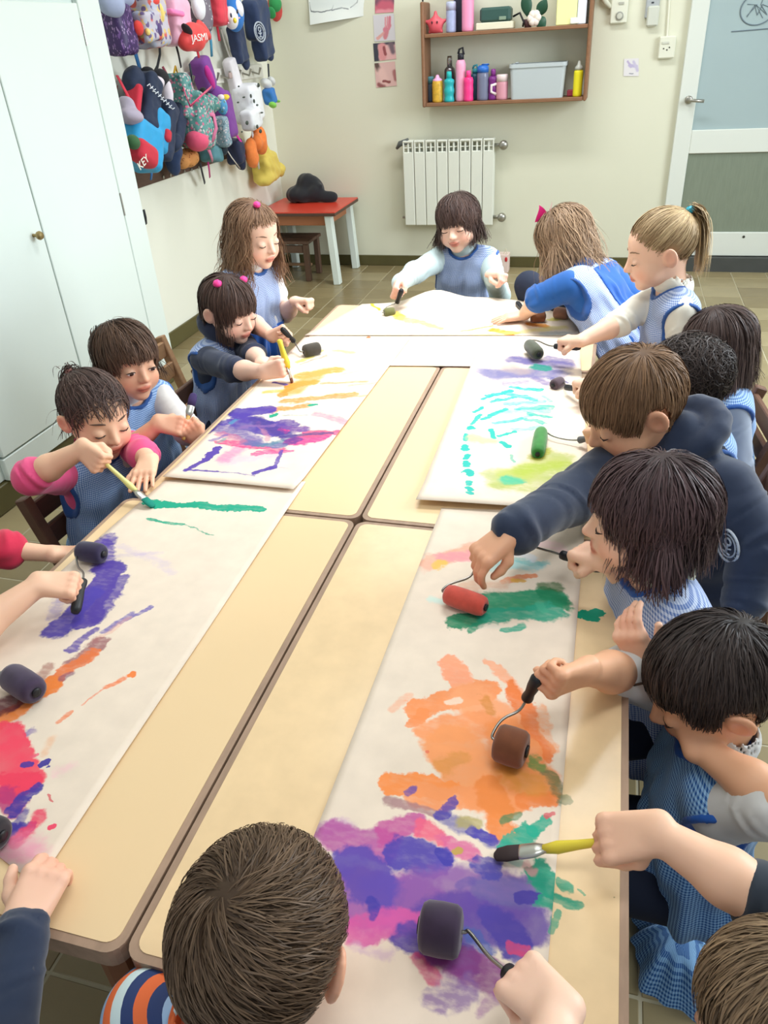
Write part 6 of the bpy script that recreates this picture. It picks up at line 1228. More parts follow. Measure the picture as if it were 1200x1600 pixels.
    # ---- shirt with sleeves
    TT = lambda F_, g, k=0.03: (F_.cone(Q(-0.058, -0.002, -0.046), Q(0.058, -0.002, -0.046), (0.044 + g) * s, k=k * s), F_.cone(Q(-0.040, 0.006, -0.11), Q(0.040, 0.006, -0.11), (0.064 + g) * s, k=k * s), F_.cone(Q(-0.044, 0.010, -0.20), Q(0.044, 0.010, -0.20), (0.066 + g) * s, k=k * s), F_.cone(Q(-0.048, 0.002, -0.29), Q(0.048, 0.002, -0.29), (0.068 + g) * s, k=k * s))
    pts = [Q(-0.15, -0.14, 0.05), Q(0.15, 0.14, -0.42), Q(0.15, -0.14, 0.05), Q(-0.15, 0.14, -0.42)]
    for a in A.values(): pts += [a['W'] + 0.05, a['W'] - 0.05, a['E'] + 0.06, a['E'] - 0.06]
    Fs = Field(np.min(pts, 0), np.max(pts, 0), 0.0052 * max(1, s)); TT(Fs, 0.004)
    sl_ = sleeve if isinstance(sleeve, dict) else {'R': sleeve, 'L': sleeve}
    for sd in 'RL':
        a = A[sd]; E_, W_ = a['E'], a['W']; k = sl_[sd]; rp = puff
        if k <= 1.0:
            e = S[sd] + (E_ - S[sd]) * k; Fs.cone(S[sd], e, 0.045 * s * rp, 0.039 * s * rp, 0.02 * s); Fs.cone(e - nrm(E_ - S[sd]) * 0.01 * s, e, 0.041 * s * rp, k=0.006 * s)
        else:
            e = E_ + (W_ - E_) * (k - 1); Fs.cone(S[sd], E_, 0.045 * s * rp, 0.038 * s * rp, 0.02 * s); Fs.cone(E_, e, 0.039 * s * rp, (0.037 if k < 1.6 else 0.028) * s * rp, 0.012 * s)
            Fs.cone(e - nrm(W_ - E_) * 0.012 * s, e - nrm(W_ - E_) * 0.004, (0.040 if k < 1.6 else 0.030) * s * rp, k=0.006 * s)
    Fs.cone(Q(0, -0.012, 0.0), Q(0, 0.006, 0.025), 0.049 * s, 0.047 * s, 0.012 * s)                     # neckband
    if collar:                                                        # turtleneck or hooded collar
        for c_ in range(12):
            a0, a1 = c_ * math.pi / 6, (c_ + 1) * math.pi / 6; rr = collar[0]
            Fs.cone(Q(math.sin(a0) * rr, -0.012 + math.cos(a0) * rr * 0.95, collar[1] - 0.012 * math.cos(a0)), Q(math.sin(a1) * rr, -0.012 + math.cos(a1) * rr * 0.95, collar[1] - 0.012 * math.cos(a1)), collar[2] * s, k=0.014)
    else: Fs.cone(Q(0, -0.012, 0.012), Q(0, 0.018, 0.07), 0.041 * s, 0.040 * s, 0.004, True)
    vv, qq = Fs.mesh(1); vv = folds(vv, qq, 0.0040 * s, 48, seed); Nv = vnormals(vv, qq)
    for sd in 'RL':                                                  # creases run round the sleeves, deepest at elbow and cuff
        a = A[sd]; seg_ = ((S[sd], a['E'], 0.0), (a['E'], a['W'], 1.0)); best = np.full(len(vv), 9.0); tt_ = np.zeros(len(vv)); an_ = np.zeros(len(vv))
        for p0, p1, o0 in seg_:
            d_ = p1 - p0; L_ = np.linalg.norm(d_); t_ = np.clip((vv - p0) @ d_ / L_ ** 2, 0, 1); rr_ = vv - p0 - t_[:, None] * d_; dist = np.linalg.norm(rr_, axis=1); m_ = dist < best
            best = np.where(m_, dist, best); tt_ = np.where(m_, o0 + t_, tt_); u1 = nrm(np.cross(d_, (0.3, 0.2, 1))); u2 = np.cross(nrm(d_), u1); an_ = np.where(m_, np.arctan2(rr_ @ u1, rr_ @ u2), an_)
        on_ = (best < 0.062 * s * puff) & (tt_ > 0.18); ph_ = tt_ * 27 + 2.6 * np.sin(an_ + seed + 5 * tt_) + 1.6 * np.sin(2 * an_ + 2 * seed + tt_ * 7)
        near_ = 0.45 + 0.75 * np.exp(-((tt_ - 1.0) / 0.22) ** 2) + 0.7 * np.exp(-((tt_ - sl_[sd]) / 0.15) ** 2)
        vv = vv + Nv * (on_ * near_ * (0.0020 * np.sin(ph_) + 0.0011 * np.sin(1.7 * ph_ + 2 * an_)) * (0.55 + 0.45 * np.sin(an_ + 11 * tt_ + seed)) * s * puff)[:, None]
    sl2 = (vv - Nk) @ T_ / s; uv = np.stack([np.arctan2(sl2[:, 0], sl2[:, 1]) * 0.12, sl2[:, 2]], 1)
    if stripes_ is not None: uv[:, 1] = np.linalg.norm(sl2 - np.array([0, 0, 0.05]), axis=1)
    sh_o = link('shirt', vv, qq, stripes_ or (shirt if not isinstance(shirt, tuple) else SC(shirt)), person_o, True, uv=uv); thin(sh_o, .42)
    # ---- sleeveless smock with bound edges
    if smock is not None:
        Fm = Field(np.min([Q(-0.19, -0.19, 0.05), Q(0.19, -0.19, 0.05), Q(-0.19, 0.19, -hem - 0.04), Q(0.19, 0.19, -hem - 0.04), Q(0.19, -0.19, -hem - 0.04), Q(-0.19, 0.19, 0.05), Q(-0.19, -0.19, -hem - 0.04), Q(0.19, 0.19, 0.05)], 0), np.max([Q(-0.19, -0.19, 0.05), Q(0.19, -0.19, 0.05), Q(-0.19, 0.19, -hem - 0.04), Q(0.19, 0.19, -hem - 0.04), Q(0.19, -0.19, -hem - 0.04), Q(-0.19, 0.19, 0.05), Q(-0.19, -0.19, -hem - 0.04), Q(0.19, 0.19, 0.05)], 0), 0.0042 * max(1, s))
        TT(Fm, 0.011); Fm.cone(Q(-0.054, 0.006, -hem), Q(0.054, 0.006, -hem), 0.088 * s, k=0.05 * s); Fm.cone(Q(-0.092, -0.002, -0.042), Q(0.092, -0.002, -0.042), 0.052 * s, k=0.02 * s)
        Fm.plane(Q(0, 0, -hem), tu)
        Ft = Field.__new__(Field); Ft.__dict__ = dict(Fm.__dict__); Ft.d = Fm.d - 0.0028                # binding sits proud of the cloth
        Cu = Field.__new__(Field); Cu.__dict__ = dict(Fm.__dict__); Cu.d = np.full_like(Fm.d, BIG)
        def cutter(g):
            K = Field.__new__(Field); K.__dict__ = dict(Fm.__dict__); K.d = np.full_like(Fm.d, BIG)
            for sx in (-1, 1):
                K.ell(Q(sx * 0.162, 0.0, -0.086), (np.array((0.066, 0.076, 0.080)) + g / s) * s, T_, 0.0)
            K.ell(Q(0, 0.012, 0.026), (np.array((0.052, 0.060, 0.052)) + g / s) * s, T_, 0.0); return K.d
        c0 = cutter(0.0); c1 = cutter(0.0105)
        Fm.d = np.maximum(Fm.d, -c0); Ft.d = np.maximum(np.maximum(Ft.d, -c0 - 0.001), c1)
        Fp = None
        if pocket is not None:
            Fp = Field.__new__(Field); Fp.__dict__ = dict(Fm.__dict__); Fp.d = Fm.d - 0.003; Fp.plane(Q(0, 0, pocket[0]), -tu); Fp.plane(Q(0, 0, pocket[1]), tu)
            if len(pocket) > 2: Fp.plane(Q(pocket[2] * pocket[3], pocket[2] * pocket[4], 0), tr * pocket[3] + tf * pocket[4])
        mv, mq = Fm.mesh(1); ml = (mv - Nk) @ T_ / s; wgt = np.clip((-ml[:, 2] - 0.06) / 0.16, 0, 1)
        def drape(x, qf):
            l = (x - Nk) @ T_ / s; a_ = np.arctan2(l[:, 0], l[:, 1]); w_ = np.clip((-l[:, 2] - 0.05) / 0.2, 0, 1); out = np.stack([np.sin(a_), np.cos(a_), 0 * a_], 1) @ T_.T
            return x + out * (w_ * (0.0060 * np.sin(a_ * 9 + seed + 1.5 * np.sin(l[:, 2] * 16)) + 0.004 * np.sin(a_ * 17 + 2 * seed)) * s + 0.0018 * np.sin(l[:, 2] * 60 + 3 * np.sin(a_ * 3 + seed)))[:, None]
        uvm = np.stack([np.arctan2(ml[:, 0], ml[:, 1]) * 0.115, ml[:, 2]], 1)
        sm = link('smock', drape(mv, mq), mq, smock, person_o, True, uv=uvm); thin(sm, .42)
        # keep the check seamless at the back
        tv, tq = Ft.mesh(1)
        if len(tv): thin(tag(link('edging', drape(tv, tq), tq, trim, sm, True), kind='stuff'), .42)
        if Fp is not None:
            pv, pq = Fp.mesh(1)
            if len(pv): thin(link('pocket', drape(pv, pq), pq, TRIM2, sm, True), .42)
    # ---- legs (mostly under the table)
    if legs:
        hp = {sx: Q(sx * 0.05, 0.0, -0.30) for sx in (-1, 1)}; out = []
        for sx in (-1, 1):
            hpp = hp[sx]
            if legs == 'sit': kn_ = hpp + bf * 0.21 * s + V3(0, 0, min(0.0, 0.30 - hpp[2]) * 0.5); an = V3(kn_[0], kn_[1], 0.06) - bf * 0.02
            else: an = V3(hpp[0], hpp[1], 0.06) - bf * 0.01 + br * sx * 0.01; kn_ = (hpp + an) / 2 + bf * 0.025
            if knee is not None and sx in knee: kn_, an = np.asarray(knee[sx][0], float), np.asarray(knee[sx][1], float)
            out.append((hpp, kn_, an))
        for hpp, kn_, an in out:
            Fl = Field(np.min([hpp, kn_, an], 0) - 0.08, np.max([hpp, kn_, an], 0) + 0.08, 0.009); Fl.chain([hpp, kn_, an], [0.060 * s, 0.048 * s, 0.034 * s], 0.02)
            vv, qq = Fl.mesh(1); thin(link('trouser_leg', vv, qq, TROUS, person_o, True), .35)
            Fo = Field(an - 0.09, an + 0.13, 0.009); Fo.cone(an + V3(0, 0, -0.022) - bf * 0.02, an + bf * 0.085 + V3(0, 0, -0.03), 0.034, 0.028, 0.01); Fo.plane((0, 0, 0.002), (0, 0, 1)); vv, qq = Fo.mesh(1)
            thin(link('shoe', vv, qq, SHOE, person_o, True), .35)
    if hair: make_hair(person_o, C, H, sh, hair, seed)
    for (pos, r, c) in (hair or {}).get('bobbles', []):
        cc = C + H @ (np.array(pos) * sh); MB().ell(cc, (r, r, r * 0.8), H, 12, 8, lambda d: 1 + 0.12 * math.sin(7 * d[0]) * math.sin(6 * d[1])).build('hair_tie', M(c, 0.5), person_o, True)
    return dict(o=person_o, shirt=sh_o, S=S, N=Nk, A=A, Q=Q, H=H, C=C, s=s, T=T_)
open_gaze = {}
# ------------------------------------------------------------------ paint rollers and brushes
M_wire = mat('roller_wire', (150, 148, 142), 0.3, 0.9); M_hand = mat('black_roller_grip', (26, 26, 30), 0.45); M_ferr = mat('tin_ferrule', (186, 186, 180), 0.3, 0.85)
def foam_m(rgb): return M(rgb, 0.9, noise=0.35, nscale=55, sheen=0.3)
def roller(label, fa, fb, r, rgb, wire, ha, hb, hr=0.0085, grip=None):
    """foam drum from fa to fb, bent wire through the points, grip from ha (wire end) to hb"""
    fa, fb, ha, hb = (np.asarray(q, float) for q in (fa, fb, ha, hb)); L = np.linalg.norm(fb - fa); ax = nrm(fb - fa)
    lowest = min(fa[2], fb[2]) - r
    t = thing('paint_roller', (fa + fb) / 2 - V3(0, 0, r), label, 'paint roller', 'foam paint rollers on the tables')
    MB().lathe([(r * 0.25, 0.003), (r * 0.6, 0.0), (r * 0.88, L * 0.05), (r, L * 0.16), (r * 1.03, L * 0.5), (r, L * 0.84), (r * 0.88, L * 0.95), (r * 0.6, L), (r * 0.25, L - 0.003)], fa, ax, 24).build('foam_drum', foam_m(rgb), t, True)
    MB().lathe([(r * 0.34, 0), (r * 0.34, 0.0025), (r * 0.12, 0.0028)], fb - ax * 0.0005, ax, 12).build('end_cap', M_hand, t, True)
    w = [fa + ax * L * 0.5, fa - ax * 0.004] + [np.asarray(q, float) for q in wire] + [ha, ha + (hb - ha) * 0.15]
    P_ = []
    for i in range(1, len(w) - 1):
        for k in range(5):                                           # rounded bends
            u = k / 5; a = (w[i - 1] + w[i]) / 2 if i > 1 else w[i - 1]; c = (w[i] + w[i + 1]) / 2 if i < len(w) - 2 else w[i + 1]; P_.append((1 - u) ** 2 * a + 2 * u * (1 - u) * w[i] + u * u * c)
    P_.append(w[-1]); MB().tube(P_, 0.0021, 7).build('wire_frame', M_wire, t, True)
    hl = np.linalg.norm(hb - ha)
    MB().lathe([(hr * 0.5, 0), (hr * 0.95, 0.003), (hr, hl * 0.12), (hr * 0.82, hl * 0.3), (hr * 1.05, hl * 0.6), (hr * 1.1, hl * 0.88), (hr * 0.8, hl * 0.98), (hr * 0.3, hl)], ha, hb - ha, 14).build('grip', grip or M_hand, t, True)
    return t
def brush(label, tip, fer, end, handle, bristle, w=0.020, r=0.0055):
    tip, fer, end = (np.asarray(q, float) for q in (tip, fer, end)); ax = nrm(end - tip)
    t = thing('paint_brush', tip, label, 'paint brush', 'flat paint brushes in the children\'s hands')
    bl = np.linalg.norm(fer - tip); s = nrm(np.cross(ax, (0.3, 0.2, 1))); 
    def flat(prof, name, m):
        v = MB(); v.lathe(prof, tip, ax, 16); V_ = np.vstack(v.v) - tip; th = np.cross(ax, s); V_ = V_ - np.outer(V_ @ th, th) * 0.55 + tip; link(name, V_, v.f, m, t, True)
    flat([(w * 0.15, 0), (w * 0.4, bl * 0.12), (w * 0.5, bl * 0.5), (w * 0.46, bl)], 'bristles', bristle)
    flat([(w * 0.46, bl * 0.97), (w * 0.48, bl + 0.002), (w * 0.46, bl + 0.018), (r * 1.1, bl + 0.032)], 'ferrule', M_ferr)
    hl = np.linalg.norm(end - tip)
    MB().lathe([(r * 0.9, bl + 0.028), (r * 1.35, bl + 0.045), (r, bl + 0.07), (r * 0.85, hl * 0.85), (r * 0.95, hl * 0.97), (r * 0.4, hl)], tip, ax, 12).build('handle', handle, t, True)
    return t
TP = PZ + 0.001
def rp(x, y, z): return at(x, y, Z=z)
M_yel = mat('yellow_brush_handle', (226, 206, 62), 0.35)
HN = {}
def handle(k, a, b): HN[k] = (np.asarray(a, float), np.asarray(b, float)); return HN[k]
def pen_of(k, pole, u=0.5, n=(0, 0, 1), pose='fist'):
    a, b = HN[k]; return ('pen', a + (b - a) * u, a - b, pole, n, pose)
def grip_of(k, pole, u=0.5, flip=False):
    a, b = HN[k]; d = (a - b) if not flip else (b - a); return ('grip', a + (b - a) * u, d, pole)
handle('E', rp(130, 905, .612), rp(117, 958, .592)); handle('L', rp(743, 886, .600), rp(758, 864, .640)); handle('K', rp(876, 866, .625), rp(939, 889, .640))
handle('J', rp(822, 1094, .620), rp(842, 1056, .672)); handle('I', rp(790, 1516, .610), rp(866, 1588, .640)); handle('M', rp(903, 688, .585), rp(938, 681, .610)); handle('O', rp(866, 541, .625), rp(907, 543, .640))
handle('N', rp(884, 605, .590), rp(925, 612, .620)); handle('A', rp(460, 534, .600), rp(440, 513, .655)); handle('Q', rp(620, 474, .600), rp(628, 452, .655)); handle('P', rp(893, 492, .585), rp(930, 498, .60))
roller('dark violet foam roller on purple paint, held with black grip at the left edge', rp(123, 860, TP + .021), rp(162, 866, TP + .021), .020, (44, 36, 66), [rp(119, 874, TP + .02), rp(122, 888, TP + .03), rp(131, 894, .605)], *HN['E'])
roller('dark plum foam roller lying on orange and maroon paint at the left edge', rp(14, 1054, TP + .023), rp(57, 1082, TP + .023), .022, (62, 48, 72), [rp(4, 1048, TP + .02), rp(-14, 1060, TP + .02)], rp(-24, 1075, TP + .012), rp(-80, 1130, TP + .012))
roller('blackish roller end poking in at the left edge beside the navy blots', rp(-46, 1290, TP + .022), rp(4, 1306, TP + .022), .021, (40, 34, 40), [rp(-58, 1286, TP + .02), rp(-80, 1300, TP + .02)], rp(-90, 1310, TP + .012), rp(-150, 1370, TP + .012))
roller('brick red foam roller on green paint, held by the boy in the navy hoodie', rp(696, 927, TP + .0195), rp(759, 949, TP + .0195), .0185, (196, 76, 62), [rp(690, 922, TP + .025), rp(702, 912, TP + .03), rp(736, 903, .59)], *HN['L'])
roller('dark green foam roller held in the air by the gingham-smocked child', rp(822, 848, .615), rp(805, 839, .615), .0205, (22, 84, 66), [rp(828, 852, .618), rp(846, 858, .622)], *HN['K'])
roller('brown foam roller on the big orange painting', rp(774, 1158, TP + .026), rp(823, 1174, TP + .026), .0255, (112, 62, 34), [rp(768, 1148, TP + .03), rp(784, 1122, TP + .04), rp(812, 1112, .605)], *HN['J'])
roller('big blackish violet roller on the violet painting at the front', rp(722, 1458, TP + .027), rp(656, 1446, TP + .027), .0265, (48, 32, 56), [rp(730, 1452, TP + .03), rp(742, 1466, TP + .03), rp(764, 1496, .60)], *HN['I'], hr=.0095)
roller('bright green foam roller on yellow-green paint with grey grip', rp(846, 673, TP + .0165), rp(840, 710, TP + .0165), .0165, (56, 130, 56), [rp(848, 668, TP + .02), rp(858, 680, TP + .02), rp(884, 687, .58)], *HN['M'], grip=mat('grey_roller_grip', (96, 96, 98), 0.5))
roller('dark olive and teal roller above the lilac wash, black grip in the blond girl\'s hand', rp(826, 538, TP + .03), rp(842, 554, TP + .03), .0195, (74, 78, 62), [rp(822, 534, TP + .03), rp(836, 530, TP + .04), rp(856, 540, .615)], *HN['O'])
roller('rust brown roller lying near the open hand at the far table edge', rp(829, 495, TP + .021), rp(852, 494, TP + .021), .0205, (134, 82, 52), [rp(824, 496, TP + .02), rp(822, 490, TP + .015)], rp(819, 486, TP + .012), rp(808, 473, TP + .012))
roller('pinkish brown roller with dark hole beside the rust brown one', rp(888, 491, TP + .02), rp(866, 488, TP + .02), .0195, (160, 116, 96), [rp(892, 488, TP + .02), rp(893, 490, TP + .022)], *HN['P'])
roller('black-brown roller on yellow streaks, near the standing girl\'s hand', rp(474, 549, TP + .021), rp(500, 543, TP + .021), .0195, (68, 62, 52), [rp(469, 550, TP + .02), rp(464, 541, TP + .03)], *HN['A'])
roller('small olive roller on yellow paint in front of the laughing child', rp(600, 489, TP + .017), rp(617, 487, TP + .017), .0165, (112, 112, 66), [rp(597, 487, TP + .02), rp(604, 478, TP + .035)], *HN['Q'])
roller('small dark red-brown roller in the hand of the straight-haired girl', rp(878, 596, TP + .018), rp(864, 602, TP + .018), .0155, (84, 66, 76), [rp(880, 594, TP + .02), rp(883, 600, TP + .025)], *HN['N'])
HN['B'] = (rp(436, 530, .690), rp(457, 599, TP + .001)); HN['D'] = (rp(240, 792, TP + .002), rp(158, 718, .640)); HN['C'] = (at(303, 614, D=1.98), at(286, 688, D=1.95)); HN['H'] = (rp(772, 1336, TP + .003), rp(968, 1312, .622))
brush('yellow-handled brush with dark brown bristles upright over orange paint', HN['B'][1], HN['B'][1] + (HN['B'][0] - HN['B'][1]) * .13, HN['B'][0], M_yel, M((104, 62, 40), 0.9), .018, .0085)
brush('pale yellow brush with teal bristles painting the teal stroke', HN['D'][0], HN['D'][0] + (HN['D'][1] - HN['D'][0]) * .17, HN['D'][1], mat('pale_yellow_handle', (226, 222, 140), 0.35), M((20, 130, 112), 0.9), .022)
brush('brush with violet bristles held upright in front of the boy on the left', HN['C'][0], HN['C'][0] + (HN['C'][1] - HN['C'][0]) * .28, HN['C'][1], M((190, 150, 80), 0.5), M((62, 48, 92), 0.9), .022)
brush('bright yellow brush with blackened bristles over the violet painting', HN['H'][0], HN['H'][0] + (HN['H'][1] - HN['H'][0]) * .22, HN['H'][1], M_yel, M((52, 40, 40), 0.9), .024)

# ------------------------------------------------------------------ who stands where
BR_D, BR_M, BR_L, BR_X = ((52, 38, 34), (108, 84, 74)), ((80, 58, 46), (138, 108, 88)), ((116, 88, 68), (182, 148, 116)), ((30, 24, 24), (78, 66, 62))
BLOND = ((140, 112, 82), (222, 196, 152)); PINK = (232, 60, 140)
SHORT = dict(L=.062, style='crown', whorl=(.12, -.62, .78), swirl=.5, grav=.12, vol=.007, n=4200, w=.0019, messy=.14, fuzz=.05, fringe=.030, stick=-.09, ear=True, facew=.06, seg=7, line=((0, .064), (35, .052), (58, .032), (80, .010), (100, -.004), (128, -.030), (180, -.042)))
chairs = []
people = {}
def add(key, **k):
    r = np.random.default_rng(len(people) + 3); people[key] = person(seed=len(people) + 3, **k); return people[key]
add('A', label='girl with long wavy brown hair standing left of the tables, pale blue smock', head=at(397, 366, D=2.50), look=(-24, 16, 0), face=-12, lean=(8, 0), sc=1.0, skin=(238, 196, 172), shirt=(236, 236, 236), sleeve=.55, smock=SM_PALE, pocket=(-.20, -.34), legs='stand', elbow={'R': at(386, 498, D=2.56)},
    hair=dict(L=.225, style='crown', whorl=(-.05, .1, 1), grav=.55, vol=.012, n=4200, w=.0024, fuzz=.12, stick=0.0, col=((104, 76, 58), (176, 140, 110)), wave=.022, fringe=.062, facew=.060, cut=-.185, ear=False, tips=.5, bobbles=[((.012, .018, .106), .012, PINK)]),
    arms={'R': grip_of('A', at(402, 512, D=2.36)), 'L': ('fist', at(462, 471, D=2.62), (.95, -.1, .05), at(430, 480, D=2.80), (0, .2, 1))})
add('B', label='girl with two pink hair ties and navy turtleneck under a pale blue smock', head=at(358, 482, D=2.40), look=(-20, 19, 0), face=-8, lean=(14, 0), skin=(240, 198, 176), shirt=(34, 42, 66), sleeve={'R': 1.06, 'L': 1.2}, smock=SM_PALE, collar=(.050, .040, .024),
    hair=dict(L=.14, style='crown', whorl=(0, -.1, 1), grav=.5, vol=.009, n=4200, w=.0024, fuzz=.08, col=BR_D, fringe=.020, facew=.045, cut=-.105, ear=True, bobbles=[((.046, -.014, .092), .014, PINK), ((-.040, .012, .094), .013, PINK)]),
    arms={'R': ('grip', HN['B'][0] * .40 + HN['B'][1] * .60, HN['B'][0] - HN['B'][1], at(384, 604, D=2.26)), 'L': ('relax', at(410, 566, Z=.590), (.95, -.05, -.10), at(388, 560, D=2.6), (0, 0, 1))})
add('C', label='child with dark hair and grey sleeves holding an upright brush, looking right', head=at(198, 562, D=2.04), look=(-30, 8, -4), face=-22, lean=(6, 0), skin=(222, 172, 142), shirt=(206, 202, 198), sleeve={'R': 1.0, 'L': 1.3}, smock=SM_BLUE, open_=.9,
    hair=dict(L=.105, style='crown', whorl=(.1, -.5, .9), grav=.35, vol=.011, n=4400, w=.0022, fuzz=.1, col=((56, 42, 36), (120, 92, 74)), fringe=.022, facew=.05, cut=-.075, messy=.25, ear=False, bias=(-.25, .1, 0), tails=[dict(at=(0.02, -.105, .045), dir=(.2, -.8, -.4), L=.05, n=160, grav=.6)]),
    arms={'R': ('grip', HN['C'][0] * .22 + HN['C'][1] * .78, HN['C'][0] - HN['C'][1], at(218, 722, D=1.93)), 'L': ('fist', at(312, 690, D=1.99), (-.15, -.35, .9), at(340, 740, D=2.14), (.55, -.75, .2))})
add('D', label='girl in pink sleeves painting a teal stroke with a yellow brush', head=at(150, 648, D=1.85), look=(-30, 16, -4), face=-22, lean=(8, 0), skin=(238, 192, 160), elbow={'L': at(216, 704, D=1.93)}, shirt=(228, 84, 134), sleeve={'R': 1.12, 'L': 1.5}, smock=SM_BLUE,
    hair=dict(L=.10, style='tie', ties=[(.015, -.080, .070)], gather=lambda p: ((p[:, 2] > .02) | (p[:, 1] < -.02)) & (np.sin(p[:, 0] * 900) + np.sin(p[:, 2] * 700 + 2) > -.9) & (p[:, 1] < .062), grav=.4, vol=.007, n=4200, w=.0022, col=((46, 36, 34), (116, 92, 84)), fringe=.034, facew=.056, cut=-.07, messy=.2, fuzz=.1, ear=True, bobbles=[((.015, -.084, .076), .012, (214, 150, 140))], tails=[dict(at=(.015, -.086, .078), dir=(-.1, -.6, .7), L=.055, n=220, grav=.5, spread=.6)]),
    arms={'R': pen_of('D', at(48, 744, D=1.70), .90, (-.3, -.75, .5), 'fist'), 'L': ('flat', at(232, 720, Z=.590), (.30, -.92, -.16), at(212, 690, D=2.0), (0, -.1, 1))})
add('E', label='child mostly outside the left edge, bare forearm and red cuff, holding a violet roller', head=(-1.36, .80, .80), look=(5, 25, 0), face=0, lean=(15, 0), skin=(236, 190, 160), shirt=(206, 40, 74), sleeve={'R': .9, 'L': 1.55}, smock=SM_BLUE, elbow={'R': at(-80, 1015, Z=.60)}, hair=dict(SHORT, col=BR_M, n=700),
    arms={'R': grip_of('E', at(-70, 985, Z=.62), .42), 'L': ('relax', at(88, 866, X=-1.035), (.5, .7, -.4), at(-30, 905, X=-1.25), (0, 0, 1))})
add('F', label='child in navy sweater with fist on the table, cut off at the lower left corner', head=(-.80, .20, .82), look=(85, 20, 0), face=80, lean=(10, 0), skin=(236, 190, 164), shirt=NAVYC, sleeve=1.92, smock=None, elbow={'R': at(-10, 1650, Z=.57)}, hair=dict(SHORT, col=BR_D, n=700),
    arms={'R': ('relax', at(36, 1440, Z=.592), (-.12, .98, .05), at(40, 1640, Z=.60), (.25, 0, .95))}, legs=None)
G_ST = stripes('navy_orange_white_stripes', [(44, 62, 110), (232, 112, 62), (44, 62, 110), (206, 224, 226), (232, 112, 62), (160, 190, 226)], .078)
add('G', label='brown-haired boy seen from behind at the front edge, in an orange and navy striped shirt', head=at(412, 1468, D=.74), look=(92, 22, 0), face=88, lean=(12, 0), sc=1.02, skin=(232, 178, 146), smock=None, shirt=(60, 80, 130), stripes_=G_ST, sleeve=.42, h=.0032, torso_shift=(-.045, .02, .0), elbow={'L': at(246, 1552, D=.90)},
    hair=dict(SHORT, col=((58, 44, 34), (126, 102, 80)), whorl=(-.18, -.52, .83), swirl=1.3, n=10000, L=.052, w=.0015, vol=.008, tips=.25, seg=6), arms={'L': ('relax', at(340, 1500, D=.93), (.8, .5, -.15), at(205, 1580, Z=.60), (0, 0, 1))}, legs=None)
add('H', label='child cut off at the lower right corner, dark sleeve, holding the bright yellow brush', head=at(1244, 1606, D=.715), look=(165, 25, 0), face=172, lean=(14, 0), skin=(236, 190, 160), shirt=(38, 46, 58), sleeve={'R': .98, 'L': 1.1}, smock=SM_DEEP, trim=TRIM2, hair=dict(SHORT, col=((96, 78, 60), (168, 142, 112)), n=4000, w=.002), h=.0032,
    arms={'R': ('pen', HN['H'][0] * .10 + HN['H'][1] * .90, HN['H'][0] - HN['H'][1], at(1215, 1450, Z=.62), (0, -.45, .9), 'hold')}, elbow={'R': at(1200, 1410, D=.78)})
add('I', label='hand and forearm reaching in from the bottom edge with the big violet roller', head=(.20, -.02, .78), look=(95, 25, 0), face=95, lean=(8, 0), skin=(240, 200, 176), shirt=(40, 60, 110), sleeve=.9, smock=SM_DEEP, hair=dict(SHORT, col=BR_D, n=600), arms={'R': pen_of('I', at(800, 1740, Z=.66), .40, (-.25, 0, 1), 'hold')}, elbow={'R': at(850, 1790, Z=.68)}, h=.0032, legs=None)
add('J', label='dark-haired boy leaning his cheek on his hand beside the orange painting, blue gingham smock', head=at(1112, 1068, D=1.06), look=(192, 30, 0), face=182, lean=(3, 0), hem=.56, torso_shift=(-.035, -.02, 0), elbow={'L': at(1222, 1256, D=.955)}, skin=(226, 172, 136), shirt=(206, 206, 204), sleeve={'R': .95, 'L': .8}, smock=SM_DEEP, trim=TRIM2, h=.0032,
    hair=dict(SHORT, col=BR_X, n=6500, L=.055, w=.0018, tips=.3, whorl=(.1, -.7, .7)),
    arms={'R': grip_of('J', at(1000, 1050, D=1.20), 1.1), 'L': ('relax', at(1092, 1168, D=1.045), (-.2, .8, .4), at(1330, 1330, D=.9), (.3, -.3, .9))})
add('K', label='child with glossy dark bob turned away, blue gingham smock, holding the dark green roller', head=at(1012, 806, D=1.19), look=(184, 6, 4), face=200, lean=(10, 0), skin=(238, 194, 166), shirt=(198, 200, 184), sleeve={'R': .9, 'L': 1.15}, smock=SM_PALE, trim=TRIM2, h=.0032, torso_shift=(-.01, -.01, .015), elbow={'R': at(992, 898, D=1.32), 'L': at(1100, 1062, D=1.24)},
    hair=dict(L=.125, style='crown', whorl=(.05, -.1, 1), grav=.42, vol=.012, n=6000, w=.0021, fuzz=.07, col=((44, 32, 32), (112, 88, 90)), fringe=.02, facew=.045, cut=-.088, wave=.004, messy=.1),
    arms={'R': pen_of('K', at(985, 915, D=1.30), .45), 'L': ('relax', at(1008, 1036, D=1.13), (-.45, .1, .75), at(1130, 1010, D=1.08), (-.5, -.8, .2))})
